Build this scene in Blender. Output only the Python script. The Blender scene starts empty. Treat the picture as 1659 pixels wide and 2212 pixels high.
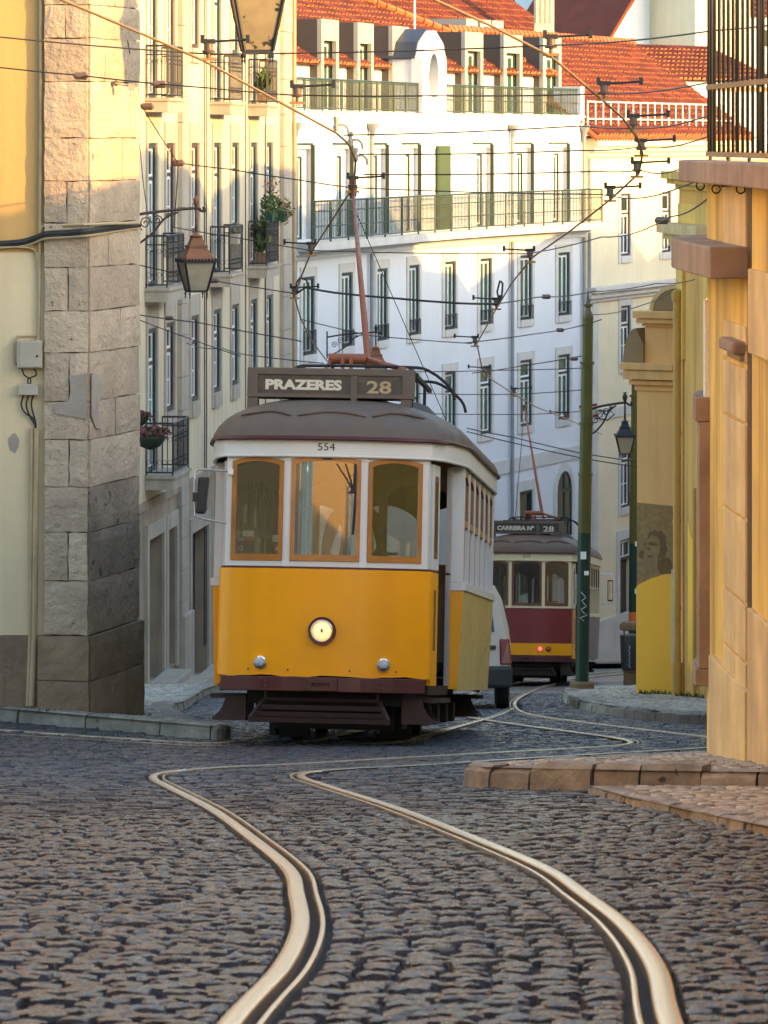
import bpy, bmesh, math, random
from mathutils import Vector, Matrix
random.seed(7)
PI = math.pi
scene = bpy.context.scene
COL = scene.collection

# ------------------------------------------------------------------ camera, sky, sun, exposure
FPX, CX, HY = 8785.0, 829.5, 300.0        # focal length, centre column, horizon row on a 1659 x 2212 view
cam_data = bpy.data.cameras.new('camera')
cam = bpy.data.objects.new('camera', cam_data); COL.objects.link(cam)
cam.location = (0, 0, 0); cam.rotation_euler = (PI/2, 0, 0)
cam_data.sensor_fit = 'VERTICAL'; cam_data.sensor_height = 36.0; cam_data.sensor_width = 27.0
cam_data.lens = FPX/2212.0*36.0
cam_data.shift_y = -(1106.0-HY)/2212.0
cam_data.clip_start = 0.1; cam_data.clip_end = 3000
cam_data.dof.use_dof = True; cam_data.dof.focus_distance = 37.0; cam_data.dof.aperture_fstop = 18.0
scene.camera = cam

SUN_AZ = (0.905, -0.425)                  # horizontal direction towards the sun
SUN_EL = math.radians(12.0)
world = bpy.data.worlds.new('World'); scene.world = world; world.use_nodes = True
wn = world.node_tree
sky = wn.nodes.new('ShaderNodeTexSky'); sky.sky_type = 'NISHITA'; sky.sun_disc = False
sky.sun_elevation = SUN_EL; sky.sun_rotation = math.atan2(SUN_AZ[0], SUN_AZ[1])
sky.altitude = 50; sky.air_density = 1.3; sky.dust_density = 1.6; sky.ozone_density = 1.9
bg = wn.nodes['Background']; bg.inputs['Strength'].default_value = 0.115
wn.links.new(sky.outputs[0], bg.inputs['Color'])
sl = bpy.data.lights.new('sun', 'SUN'); sl.energy = 2.0; sl.angle = math.radians(0.55); sl.color = (0.80, 0.435, 0.10)
sun = bpy.data.objects.new('sun', sl); COL.objects.link(sun)
sv = Vector((SUN_AZ[0]*math.cos(SUN_EL), SUN_AZ[1]*math.cos(SUN_EL), math.sin(SUN_EL)))
sun.rotation_euler = sv.to_track_quat('Z', 'Y').to_euler(); sun.location = sv*200
vs = scene.view_settings
vs.view_transform = 'Standard'; vs.look = 'None'; vs.gamma = 1.0; vs.use_curve_mapping = False
vs.exposure = 2.7
scene.cycles.max_bounces = 7; scene.cycles.diffuse_bounces = 4; scene.cycles.transparent_max_bounces = 12
scene.cycles.use_denoising = True
scene.cycles.sample_clamp_indirect = 6.0

# ------------------------------------------------------------------ helpers
def V(*a): return Vector(a)
def px(x, y, D):
    """world point seen at (x, y) of the 1659 x 2212 view at distance D"""
    return Vector(((x-CX)/FPX*D, D, (HY-y)/FPX*D))
def sstep(a, b, t):
    t = max(0.0, min(1.0, (t-a)/(b-a))); return t*t*(3-2*t)
def ground(x, y):
    if y < 60: z = -(0.84+0.126*y)
    elif y < 140: z = -(8.40+0.12*(y-60))
    else: z = -18.0
    if y > 170: z += 0.16*(y-170)*sstep(170, 260, y)
    if y < -5: z = -(0.84+0.126*-5) - (y+5)*0.05
    r = max(0.0, -1.7-x)
    z += 0.075*min(r, 6.0)*sstep(30, 38, y)*(1-sstep(46, 60, y))
    return z

class MB:
    def __init__(s): s.v = []; s.f = []
    def add(s, vs, fs):
        b = len(s.v); s.v += [tuple(p) for p in vs]; s.f += [tuple(b+i for i in f) for f in fs]
    def box(s, x0, x1, y0, y1, z0, z1):
        s.add([(x0,y0,z0),(x1,y0,z0),(x1,y1,z0),(x0,y1,z0),(x0,y0,z1),(x1,y0,z1),(x1,y1,z1),(x0,y1,z1)],
              [(0,3,2,1),(4,5,6,7),(0,1,5,4),(1,2,6,5),(2,3,7,6),(3,0,4,7)])
        return s
    def hexa(s, p):
        """eight points, bottom ring then top ring"""
        s.add(p, [(0,3,2,1),(4,5,6,7),(0,1,5,4),(1,2,6,5),(2,3,7,6),(3,0,4,7)]); return s
    def quad(s, a, b, c, d): s.add([a,b,c,d], [(0,1,2,3)]); return s
    def tube(s, pts, r, n=6, closed=False):
        pts = [Vector(p) for p in pts]; m = len(pts)
        rad = r if isinstance(r, (list, tuple)) else [r]*m
        up = None; vs = []
        for i, p in enumerate(pts):
            if closed: t = pts[(i+1) % m]-pts[i-1]
            else: t = pts[min(i+1, m-1)]-pts[max(i-1, 0)]
            if t.length < 1e-9: t = Vector((0,0,1))
            t.normalize()
            if up is None:
                up = Vector((0,0,1)) if abs(t.z) < 0.9 else Vector((1,0,0))
            a = t.cross(up)
            if a.length < 1e-6: a = t.cross(Vector((1,0.3,0)))
            a.normalize(); b = a.cross(t).normalized(); up = b
            for k in range(n):
                an = 2*PI*k/n; vs.append(p+(a*math.cos(an)+b*math.sin(an))*rad[i])
        fs = []
        for i in range(m if closed else m-1):
            j = (i+1) % m
            for k in range(n):
                fs.append((i*n+k, i*n+(k+1) % n, j*n+(k+1) % n, j*n+k))
        if not closed:
            fs.append(tuple(range(n))[::-1]); fs.append(tuple((m-1)*n+k for k in range(n)))
        s.add(vs, fs); return s
    def lathe(s, prof, c=(0,0,0), n=12, axis='z', caps=True):
        vs = []; fs = []
        for r, h in prof:
            for k in range(n):
                a = 2*PI*k/n; u, w = r*math.cos(a), r*math.sin(a)
                if axis == 'z': vs.append((c[0]+u, c[1]+w, c[2]+h))
                elif axis == 'y': vs.append((c[0]+u, c[1]+h, c[2]+w))
                else: vs.append((c[0]+h, c[1]+u, c[2]+w))
        m = len(prof)
        for i in range(m-1):
            for k in range(n):
                q = (i*n+k, i*n+(k+1) % n, (i+1)*n+(k+1) % n, (i+1)*n+k)
                fs.append(q if axis != 'y' else q[::-1])
        if caps: fs.append(tuple(range(n))[::-1]); fs.append(tuple((m-1)*n+k for k in range(n)))
        s.add(vs, fs); return s
    def prism(s, poly, fn, a, b):
        """extrude a 2-D polygon; fn(u, w, h) gives the 3-D point"""
        n = len(poly)
        vs = [fn(u, w, a) for u, w in poly]+[fn(u, w, b) for u, w in poly]
        fs = [tuple(range(n))[::-1], tuple(range(n, 2*n))]
        fs += [(i, (i+1) % n, n+(i+1) % n, n+i) for i in range(n)]
        s.add(vs, fs); return s
    def ring(s, outer, inner, fn, a, b):
        """frame between two loops of equal point count, extruded from a to b"""
        n = len(outer)
        vs = [fn(u, w, a) for u, w in outer]+[fn(u, w, a) for u, w in inner]
        vs += [fn(u, w, b) for u, w in outer]+[fn(u, w, b) for u, w in inner]
        fs = []
        for i in range(n):
            j = (i+1) % n
            fs += [(i, j, n+j, n+i), (2*n+i, 3*n+i, 3*n+j, 2*n+j), (i, 2*n+i, 2*n+j, j), (n+i, n+j, 3*n+j, 3*n+i)]
        s.add(vs, fs); return s
    def sheet(s, rows):
        m = len(rows); n = len(rows[0])
        s.add([p for r in rows for p in r], [(i*n+j, i*n+j+1, (i+1)*n+j+1, (i+1)*n+j) for i in range(m-1) for j in range(n-1)])
        return s
    def mesh(s, name, smooth=False, recalc=True):
        me = bpy.data.meshes.new(name); me.from_pydata(s.v, [], s.f)
        if recalc:
            bm = bmesh.new(); bm.from_mesh(me); bmesh.ops.recalc_face_normals(bm, faces=bm.faces); bm.to_mesh(me); bm.free()
        if smooth:
            me.polygons.foreach_set('use_smooth', [True]*len(me.polygons))
        me.update(); return me
    def build(s, name, mat, parent=None, smooth=False, bevel=0, recalc=True, auto=None):
        return obj(name, s.mesh(name, smooth, recalc), mat, parent, bevel, auto)

def obj(name, me, mat, parent=None, bevel=0, auto=None):
    o = bpy.data.objects.new(name, me); COL.objects.link(o)
    if mat is not None and len(me.materials) == 0: me.materials.append(mat)
    if parent is not None: o.parent = parent
    if bevel:
        m = o.modifiers.new('bevel', 'BEVEL'); m.width = bevel; m.segments = 2; m.limit_method = 'ANGLE'
    if auto is not None:
        try: me.set_sharp_from_angle(angle=math.radians(auto))
        except Exception: pass
    return o
def tag(o, label, cat, group=None, kind=None):
    if label: o['label'] = label
    if cat: o['category'] = cat
    if group: o['group'] = group
    if kind: o['kind'] = kind
    return o
def thing(name, label, cat, loc=(0,0,0), rotz=0.0, group=None):
    o = bpy.data.objects.new(name, None); COL.objects.link(o)
    o.location = loc; o.rotation_euler = (0, 0, rotz); o.empty_display_size = 0.2
    return tag(o, label, cat, group)
def copy_tree(o, parent=None):
    c = o.copy(); COL.objects.link(c)
    if parent is not None: c.parent = parent
    for ch in o.children: copy_tree(ch, c)
    return c
def catmull(pts, n=8):
    P = [Vector(p) for p in pts]; out = []
    for i in range(len(P)-1):
        a = P[max(i-1, 0)]; b = P[i]; c = P[i+1]; d = P[min(i+2, len(P)-1)]
        for k in range(n):
            t = k/n
            out.append(0.5*((2*b)+(c-a)*t+(2*a-5*b+4*c-d)*t*t+(3*b-a-3*c+d)*t**3))
    out.append(P[-1]); return out

# ------------------------------------------------------------------ materials
MAT = {}
def mat(name, col, rough=0.8, var=0.12, scale=2.0, bump=0.0, bscale=30.0, metal=0.0, col2=None, streak=0.0,
        streak_col=None, island=0.0, spec=0.5, coat=0.0, detail=6.0, mix2=0.5, rvar=0.0, emit=None, estr=0.0, world=False, spots=None, streak_f=5.0):
    m = bpy.data.materials.new(name); m.use_nodes = True; nt = m.node_tree; N = nt.nodes; L = nt.links
    b = N['Principled BSDF']; b.inputs['Roughness'].default_value = rough; b.inputs['Metallic'].default_value = metal
    b.inputs['Specular IOR Level'].default_value = spec
    if coat: b.inputs['Coat Weight'].default_value = coat; b.inputs['Coat Roughness'].default_value = 0.12
    tc = N.new('ShaderNodeTexCoord'); co = tc.outputs['Object']
    if world:
        g = N.new('ShaderNodeNewGeometry'); co = g.outputs['Position']
    col = tuple(col); c2 = tuple(col2) if col2 else None
    nz = N.new('ShaderNodeTexNoise'); nz.inputs['Scale'].default_value = scale; nz.inputs['Detail'].default_value = detail
    nz.inputs['Roughness'].default_value = 0.62
    L.new(co, nz.inputs['Vector'])
    rp = N.new('ShaderNodeValToRGB'); L.new(nz.outputs['Fac'], rp.inputs['Fac'])
    lo = c2 if c2 else tuple(c*(1-var) for c in col); hi = col if c2 else tuple(min(1, c*(1+var)) for c in col)
    w = 0.22
    rp.color_ramp.elements[0].position = mix2-w; rp.color_ramp.elements[0].color = (*lo, 1)
    rp.color_ramp.elements[1].position = mix2+w; rp.color_ramp.elements[1].color = (*hi, 1)
    out = rp.outputs['Color']
    def mixc(fac, a, bcol, mode='MIX'):
        mx = N.new('ShaderNodeMix'); mx.data_type = 'RGBA'; mx.blend_type = mode
        if isinstance(fac, float): mx.inputs['Factor'].default_value = fac
        else: L.new(fac, mx.inputs['Factor'])
        L.new(a, mx.inputs[6])
        if isinstance(bcol, tuple): mx.inputs[7].default_value = (*bcol, 1)
        else: L.new(bcol, mx.inputs[7])
        return mx.outputs[2]
    if streak:
        mp = N.new('ShaderNodeMapping'); mp.inputs['Scale'].default_value = (streak_f, streak_f, 0.35*streak_f/5); L.new(co, mp.inputs['Vector'])
        n2 = N.new('ShaderNodeTexNoise'); n2.inputs['Scale'].default_value = 1.3; n2.inputs['Detail'].default_value = 7; L.new(mp.outputs[0], n2.inputs['Vector'])
        r2 = N.new('ShaderNodeValToRGB'); r2.color_ramp.elements[0].position = 0.47; r2.color_ramp.elements[1].position = 0.72
        r2.color_ramp.elements[0].color = (0,0,0,1); r2.color_ramp.elements[1].color = (streak,)*3+(1,)
        L.new(n2.outputs['Fac'], r2.inputs['Fac'])
        out = mixc(r2.outputs['Color'], out, streak_col or tuple(c*0.35 for c in col))
    if spots:
        n3 = N.new('ShaderNodeTexNoise'); n3.inputs['Scale'].default_value = spots[0]; n3.inputs['Detail'].default_value = 3; L.new(co, n3.inputs['Vector'])
        r3 = N.new('ShaderNodeValToRGB'); r3.color_ramp.elements[0].position = spots[1]; r3.color_ramp.elements[1].position = spots[1]+0.03
        L.new(n3.outputs['Fac'], r3.inputs['Fac'])
        out = mixc(r3.outputs['Color'], out, tuple(spots[2]))
    if island:
        g2 = N.new('ShaderNodeNewGeometry'); oi = N.new('ShaderNodeObjectInfo')
        ad = N.new('ShaderNodeMath'); ad.operation = 'ADD'; L.new(g2.outputs['Random Per Island'], ad.inputs[0]); L.new(oi.outputs['Random'], ad.inputs[1])
        fr = N.new('ShaderNodeMath'); fr.operation = 'FRACT'; L.new(ad.outputs[0], fr.inputs[0])
        mr = N.new('ShaderNodeMapRange'); mr.inputs['To Min'].default_value = 1-island; mr.inputs['To Max'].default_value = 1+island
        L.new(fr.outputs[0], mr.inputs['Value'])
        cb = N.new('ShaderNodeCombineColor')
        for k in range(3): L.new(mr.outputs[0], cb.inputs[k])
        out = mixc(1.0, out, cb.outputs[0], 'MULTIPLY')
    L.new(out, b.inputs['Base Color'])
    if rvar:
        n4 = N.new('ShaderNodeTexNoise'); n4.inputs['Scale'].default_value = scale*2.3; n4.inputs['Detail'].default_value = 4; L.new(co, n4.inputs['Vector'])
        mr2 = N.new('ShaderNodeMapRange'); mr2.inputs['From Min'].default_value = 0.3; mr2.inputs['From Max'].default_value = 0.7
        mr2.inputs['To Min'].default_value = max(0.02, rough-rvar); mr2.inputs['To Max'].default_value = min(1, rough+rvar)
        L.new(n4.outputs['Fac'], mr2.inputs['Value']); L.new(mr2.outputs[0], b.inputs['Roughness'])
    if bump:
        n5 = N.new('ShaderNodeTexNoise'); n5.inputs['Scale'].default_value = bscale; n5.inputs['Detail'].default_value = 8
        n5.inputs['Roughness'].default_value = 0.65; L.new(co, n5.inputs['Vector'])
        bp = N.new('ShaderNodeBump'); bp.inputs['Strength'].default_value = bump; bp.inputs['Distance'].default_value = 0.05
        L.new(n5.outputs['Fac'], bp.inputs['Height']); L.new(bp.outputs[0], b.inputs['Normal'])
    if emit:
        b.inputs['Emission Color'].default_value = (*emit, 1); b.inputs['Emission Strength'].default_value = estr
    MAT[name] = m; return m

mat('plaster_ochre', (0.70,0.475,0.215), 0.9, col2=(0.62,0.45,0.26), scale=0.9, bump=0.12, bscale=14, streak=0.18, streak_col=(0.28,0.22,0.16), spots=(1.3,0.735,(0.30,0.27,0.24)))
mat('stone_block', (0.60,0.465,0.34), 0.92, col2=(0.42,0.32,0.235), scale=2.6, bump=1.0, bscale=13, island=0.16, spots=(9,0.70,(0.20,0.165,0.13)))
mat('stone_sooty', (0.38,0.285,0.20), 0.92, col2=(0.19,0.145,0.105), scale=2.2, bump=1.0, bscale=13, island=0.14, spots=(9,0.66,(0.09,0.075,0.06)))
mat('plaster_patch', (0.33,0.28,0.23), 0.95, var=0.15, scale=5, bump=0.3)
mat('plaster_ochre_old', (0.62,0.365,0.125), 0.9, col2=(0.54,0.33,0.13), scale=1.2, bump=0.12, bscale=14, streak=0.25, streak_col=(0.30,0.20,0.11), streak_f=3)
mat('plaster_low', (0.74,0.60,0.385), 0.9, col2=(0.64,0.50,0.32), scale=0.9, bump=0.10, bscale=14, streak=0.3, streak_col=(0.42,0.33,0.22), streak_f=2.5)
mat('tile_lip_lit', (0.42,0.17,0.06), 0.9, var=0.2)  # paler tile ends carry the sunlit lip highlight in their colour
mat('stone_plinth', (0.34,0.235,0.145), 0.92, col2=(0.20,0.14,0.09), scale=2.4, bump=0.7, bscale=9, island=0.16)
mat('mortar', (0.17,0.145,0.115), 0.95, var=0.2, bump=0.4)
mat('plaster_cream', (0.70,0.58,0.40), 0.9, col2=(0.58,0.48,0.34), scale=0.5, bump=0.08, bscale=12, streak=0.45, streak_col=(0.30,0.25,0.19))
mat('stone_dirty', (0.40,0.315,0.22), 0.9, col2=(0.27,0.21,0.15), scale=1.4, bump=0.2, bscale=14, streak=0.6, streak_col=(0.15,0.12,0.09), streak_f=2.5)
mat('limestone', (0.47,0.40,0.32), 0.9, col2=(0.34,0.29,0.235), scale=1.6, bump=0.2, bscale=14, streak=0.3, streak_col=(0.20,0.17,0.14))
mat('plaster_white', (0.66,0.675,0.71), 0.85, var=0.05, scale=0.5, bump=0.04, bscale=8, streak=0.06, streak_col=(0.55,0.54,0.53))
mat('cream_far', (0.74,0.64,0.44), 0.88, var=0.07, scale=0.6, streak=0.15, streak_col=(0.48,0.42,0.32))
mat('surround_white', (0.55,0.53,0.50), 0.85, var=0.12, scale=1.5)
mat('plaster_yellow_old', (0.80,0.43,0.10), 0.9, col2=(0.64,0.34,0.085), scale=1.3, bump=0.10, bscale=18, streak=0.6, streak_col=(0.24,0.155,0.065), streak_f=2.6)
mat('tram_red', (0.20,0.018,0.018), 0.42, var=0.12, scale=1.5, coat=0.1)
mat('plaster_yellow', (0.87,0.575,0.13), 0.88, col2=(0.62,0.385,0.09), scale=1.3, bump=0.10, bscale=18, streak=0.85, streak_col=(0.28,0.18,0.075), streak_f=2.6, spots=(5,0.735,(0.42,0.27,0.10)))
mat('plaster_yellow_fresh', (0.97,0.51,0.05), 0.8, var=0.05, scale=0.8, bump=0.03)
mat('plaster_tan', (0.86,0.50,0.19), 0.88, col2=(0.74,0.42,0.16), scale=1.0, bump=0.06, streak=0.3, streak_col=(0.33,0.23,0.12))
mat('plaster_tan_dark', (0.33,0.22,0.105), 0.9, col2=(0.25,0.17,0.09), scale=1.6)
mat('pink_stone', (0.40,0.275,0.185), 0.85, col2=(0.21,0.14,0.098), scale=2.5, bump=0.25, bscale=14, island=0.06, streak=0.35, streak_col=(0.17,0.12,0.09))
mat('pale_stone', (0.78,0.57,0.26), 0.85, col2=(0.52,0.36,0.165), scale=2.2, bump=0.15, bscale=14, streak=0.5, streak_col=(0.34,0.23,0.13), streak_f=2.2)
mat('roof_tile', (0.165,0.028,0.009), 0.85, col2=(0.10,0.018,0.007), scale=1.2, island=0.4)
mat('ridge_tile', (0.36,0.11,0.035), 0.85, var=0.2, island=0.2)
mat('roof_base', (0.10,0.022,0.010), 0.95, var=0.2)
mat('zinc', (0.27,0.26,0.25), 0.6, var=0.1, scale=1.2, metal=0.2)
mat('dormer_grey', (0.36,0.345,0.30), 0.7, var=0.06)
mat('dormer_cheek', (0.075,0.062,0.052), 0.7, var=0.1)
mat('slate_dark', (0.045,0.05,0.065), 0.5, var=0.2)
mat('green_paint', (0.026,0.052,0.034), 0.45, var=0.15)
mat('green_shutter', (0.05,0.08,0.028), 0.55, var=0.1, scale=3)
mat('green_dark', (0.016,0.035,0.035), 0.5, var=0.2)
mat('white_paint', (0.78,0.78,0.77), 0.5, var=0.04)
mat('iron_black', (0.018,0.019,0.022), 0.55, var=0.3)
mat('brown_wood_dark', (0.055,0.03,0.024), 0.55, var=0.3, scale=4)
mat('window_glass', (0.022,0.032,0.032), 0.08, var=0.6, scale=1.1, spec=0.3)
mat('window_green', (0.035,0.085,0.062), 0.15, var=0.4, scale=1.2, spec=0.35)
mat('interior_dark', (0.012,0.011,0.010), 0.9, var=0.2)
mat('copper_rust', (0.30,0.115,0.040), 0.6, col2=(0.16,0.065,0.03), scale=5, bump=0.1, rvar=0.15)
mat('lamp_glass', (0.50,0.43,0.32), 0.35, col2=(0.30,0.265,0.20), scale=3.0, spots=(7,0.72,(0.10,0.085,0.06)))
mat('lamp_glass_dirty', (0.34,0.265,0.16), 0.4, col2=(0.20,0.15,0.09), scale=3.0, spots=(9,0.64,(0.03,0.025,0.02)))
mat('pipe_tan', (0.42,0.31,0.18), 0.55, var=0.15, scale=3)
mat('pipe_grey', (0.24,0.25,0.27), 0.5, var=0.12, scale=3)
mat('pipe_yellow', (0.64,0.37,0.085), 0.55, col2=(0.52,0.30,0.07), scale=3)
mat('cable_black', (0.02,0.019,0.018), 0.6, var=0.2)
mat('wire_copper', (0.42,0.24,0.10), 0.42, var=0.15, metal=0.6)
mat('wire_dark', (0.035,0.028,0.024), 0.55, var=0.2)
mat('insulator', (0.13,0.08,0.055), 0.45, var=0.3)
mat('box_grey', (0.42,0.38,0.32), 0.6, col2=(0.33,0.28,0.21), scale=2)
mat('pole_green', (0.105,0.098,0.013), 0.45, col2=(0.08,0.072,0.013), scale=2.5, coat=0.2)
mat('pole_dark', (0.010,0.036,0.024), 0.45, var=0.2)
mat('pole_foot', (0.17,0.11,0.055), 0.9, var=0.2, bump=0.2)
mat('sign_white', (0.75,0.72,0.68), 0.5, var=0.03)
mat('sign_red', (0.50,0.03,0.025), 0.5, var=0.05)
mat('kerb', (0.33,0.30,0.25), 0.7, col2=(0.13,0.115,0.095), scale=5, bump=0.4, bscale=18, island=0.2, spots=(7,0.66,(0.06,0.05,0.038)))
mat('paving', (0.25,0.20,0.15), 0.75, col2=(0.17,0.135,0.10), scale=2.0, bump=0.4, bscale=26)
mat('calcada', (0.42,0.37,0.29), 0.6, col2=(0.25,0.215,0.165), scale=9, island=0.45, rvar=0.12)
mat('cobble', (0.032,0.043,0.066), 0.26, col2=(0.016,0.018,0.025), scale=10, island=0.4, bump=0.75, bscale=60, rvar=0.10, spec=0.75)
mat('joint', (0.026,0.021,0.017), 0.95, col2=(0.016,0.013,0.011), scale=9, bump=0.4, bscale=40)
mat('rail_steel', (0.80,0.76,0.69), 0.22, var=0.03, scale=30, metal=1.0)
mat('rail_dimmed', (0.30,0.25,0.19), 0.33, var=0.2, scale=4, metal=0.9, rvar=0.12)  # darker copy of the rail steel, weaker reflection farther off put into colour
mat('rail_groove', (0.012,0.011,0.011), 0.6, var=0.3)
mat('leaf', (0.085,0.13,0.03), 0.6, col2=(0.04,0.075,0.02), scale=7, island=0.4)
mat('leaf_yellow', (0.20,0.21,0.03), 0.6, var=0.3, island=0.3)
mat('petal', (0.24,0.045,0.065), 0.6, col2=(0.15,0.05,0.06), scale=9, island=0.4)
mat('dried_flower', (0.26,0.13,0.05), 0.8, var=0.3, island=0.3)
mat('moss', (0.055,0.09,0.02), 0.9, var=0.3, island=0.3)
mat('pot_green', (0.035,0.10,0.075), 0.5, var=0.1)
mat('pot_clay', (0.25,0.16,0.10), 0.8, var=0.2)
mat('basket', (0.03,0.035,0.022), 0.95, var=0.4, bump=0.6)
mat('terrain', (0.10,0.11,0.07), 0.95, var=0.3, scale=0.05)
mat('far_green', (0.03,0.075,0.055), 0.7, var=0.15)
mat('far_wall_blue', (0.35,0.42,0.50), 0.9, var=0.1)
# tram
mat('tram_yellow', (0.92,0.35,0.001), 0.40, var=0.05, scale=1.8, bump=0.05, bscale=2.2, spec=0.35, coat=0.08, rvar=0.08, streak=0.16, streak_col=(0.45,0.16,0.01), streak_f=2.2)
mat('tram_white', (0.74,0.70,0.66), 0.42, col2=(0.66,0.61,0.56), scale=1.6, coat=0.15)
mat('tram_cream', (0.82,0.68,0.40), 0.42, col2=(0.74,0.60,0.35), scale=1.6, coat=0.15)
mat('tram_maroon', (0.090,0.013,0.014), 0.45, col2=(0.060,0.010,0.010), scale=2.5, rvar=0.1, coat=0.1)
mat('tram_side', (0.70,0.46,0.10), 0.36, col2=(0.60,0.43,0.16), scale=1.1, streak=0.5, streak_col=(0.45,0.36,0.20), rvar=0.12, streak_f=1.6)
mat('tram_grey_side', (0.20,0.15,0.14), 0.5, var=0.1, scale=2)
mat('tram_roof', (0.135,0.092,0.062), 0.68, col2=(0.10,0.072,0.054), scale=2.2, bump=0.08, bscale=7, rvar=0.1, streak=0.35, streak_col=(0.075,0.07,0.068))
mat('tram_roof_grey', (0.12,0.125,0.14), 0.5, var=0.15, scale=2)
mat('tram_wood', (0.52,0.185,0.020), 0.38, col2=(0.29,0.10,0.016), scale=3.2, coat=0.4, detail=9)
mat('tram_wood_dark', (0.20,0.06,0.022), 0.4, col2=(0.13,0.04,0.018), scale=4, coat=0.3)
mat('tram_under', (0.013,0.010,0.009), 0.7, var=0.4, scale=5)
mat('tram_rust', (0.040,0.015,0.012), 0.6, col2=(0.022,0.009,0.008), scale=5)
mat('tram_metal', (0.42,0.40,0.40), 0.4, var=0.1, metal=0.6)
mat('sign_black', (0.022,0.022,0.020), 0.35, col2=(0.035,0.03,0.024), scale=6, rvar=0.1)
mat('sign_letter', (0.62,0.54,0.42), 0.6, var=0.05)
mat('sign_digit', (0.40,0.29,0.15), 0.6, var=0.2, scale=9)
mat('black_text', (0.012,0.012,0.012), 0.5, var=0.1)
mat('orange_red', (0.30,0.085,0.032), 0.5, col2=(0.20,0.06,0.03), scale=6, rvar=0.1)
mat('chrome', (0.75,0.75,0.75), 0.12, var=0.05, metal=1.0)
mat('black_rubber', (0.015,0.015,0.016), 0.6, var=0.2)
mat('lens_warm', (0.9,0.75,0.5), 0.15, var=0.1, emit=(1.0,0.60,0.20), estr=0.16)
mat('lens_white', (0.42,0.44,0.48), 0.12, var=0.5, scale=60)
mat('lens_red', (0.6,0.03,0.03), 0.2, var=0.1, emit=(1.0,0.05,0.04), estr=0.9)
mat('lens_amber', (0.40,0.11,0.02), 0.2, var=0.1)
mat('lens_red_off', (0.22,0.01,0.012), 0.15, var=0.2, coat=0.5)
mat('card_dark', (0.10,0.11,0.14), 0.5, var=0.05)
mat('card_orange', (0.70,0.17,0.03), 0.5, var=0.05)
mat('card_white', (0.9,0.9,0.88), 0.5, var=0.03)
mat('card_red', (0.55,0.04,0.03), 0.5, var=0.05)
mat('cloth_dark', (0.055,0.048,0.042), 0.9, var=0.3, scale=6)
mat('skin', (0.42,0.24,0.16), 0.55, var=0.08, scale=8)
mat('hair_dark', (0.02,0.015,0.012), 0.6, var=0.3)
mat('seat_wood', (0.24,0.13,0.06), 0.5, var=0.2, scale=3)
mat('interior_cream', (0.46,0.40,0.30), 0.6, var=0.08)
mat('van_white', (0.66,0.58,0.52), 0.3, var=0.04, coat=0.5)
mat('van_plastic', (0.045,0.045,0.048), 0.6, var=0.15)
mat('mural_dark', (0.13,0.082,0.036), 0.9, col2=(0.20,0.125,0.05), scale=8)
mat('mural_mid', (0.37,0.245,0.10), 0.9, col2=(0.22,0.14,0.06), scale=14)
mat('bin_dark', (0.022,0.026,0.026), 0.5, var=0.2)
mat('scribble', (0.45,0.48,0.44), 0.6, var=0.2)

def glass_mat(name, tint=(0.92,0.93,0.90), boost=1.0):
    m = bpy.data.materials.new(name); m.use_nodes = True; nt = m.node_tree; N = nt.nodes; L = nt.links
    N.remove(N['Principled BSDF']); o = N['Material Output']
    t = N.new('ShaderNodeBsdfTransparent'); t.inputs[0].default_value = (*tint, 1)
    g = N.new('ShaderNodeBsdfGlossy'); g.inputs['Roughness'].default_value = 0.015; g.inputs[0].default_value = (1,1,1,1)
    f = N.new('ShaderNodeFresnel'); f.inputs[0].default_value = 1.5
    mu = N.new('ShaderNodeMath'); mu.operation = 'MULTIPLY_ADD'; mu.inputs[1].default_value = boost; mu.inputs[2].default_value = 0.04; mu.use_clamp = True
    L.new(f.outputs[0], mu.inputs[0])
    x = N.new('ShaderNodeMixShader'); L.new(mu.outputs[0], x.inputs[0]); L.new(t.outputs[0], x.inputs[1]); L.new(g.outputs[0], x.inputs[2])
    L.new(x.outputs[0], o.inputs['Surface']); MAT[name] = m; return m
glass_mat('tram_glass', (0.80,0.80,0.76), 1.5)
glass_mat('tram_glass_side', (0.45,0.45,0.42), 0.55)

def text(name, body, size_h, mat_, parent, loc, rot, width=None, bold=0.0, depth=0.0015):
    c = bpy.data.curves.new(name, 'FONT'); c.body = body; c.align_x = 'CENTER'; c.align_y = 'CENTER'; c.size = 1.0
    c.extrude = 0; c.offset = bold; c.resolution_u = 3
    o = bpy.data.objects.new(name, c); COL.objects.link(o); c.materials.append(mat_)
    bpy.context.view_layer.update()
    d = o.dimensions.copy(); k = size_h/max(d.y, 1e-4); kx = (width/max(d.x, 1e-4)) if width else k
    dg = bpy.context.evaluated_depsgraph_get(); me = bpy.data.meshes.new_from_object(o.evaluated_get(dg))
    cx = sum(v.co.x for v in me.vertices); xs = [v.co.x for v in me.vertices]; ys = [v.co.y for v in me.vertices]
    mx, my = (min(xs)+max(xs))/2, (min(ys)+max(ys))/2
    for v in me.vertices: v.co = ((v.co.x-mx)*kx, (v.co.y-my)*k, 0)
    bpy.data.objects.remove(o); bpy.data.curves.remove(c)
    r = bpy.data.objects.new(name, me); COL.objects.link(r); r.parent = parent; r.location = loc; r.rotation_euler = rot
    if not me.materials: me.materials.append(mat_)
    return r
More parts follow.
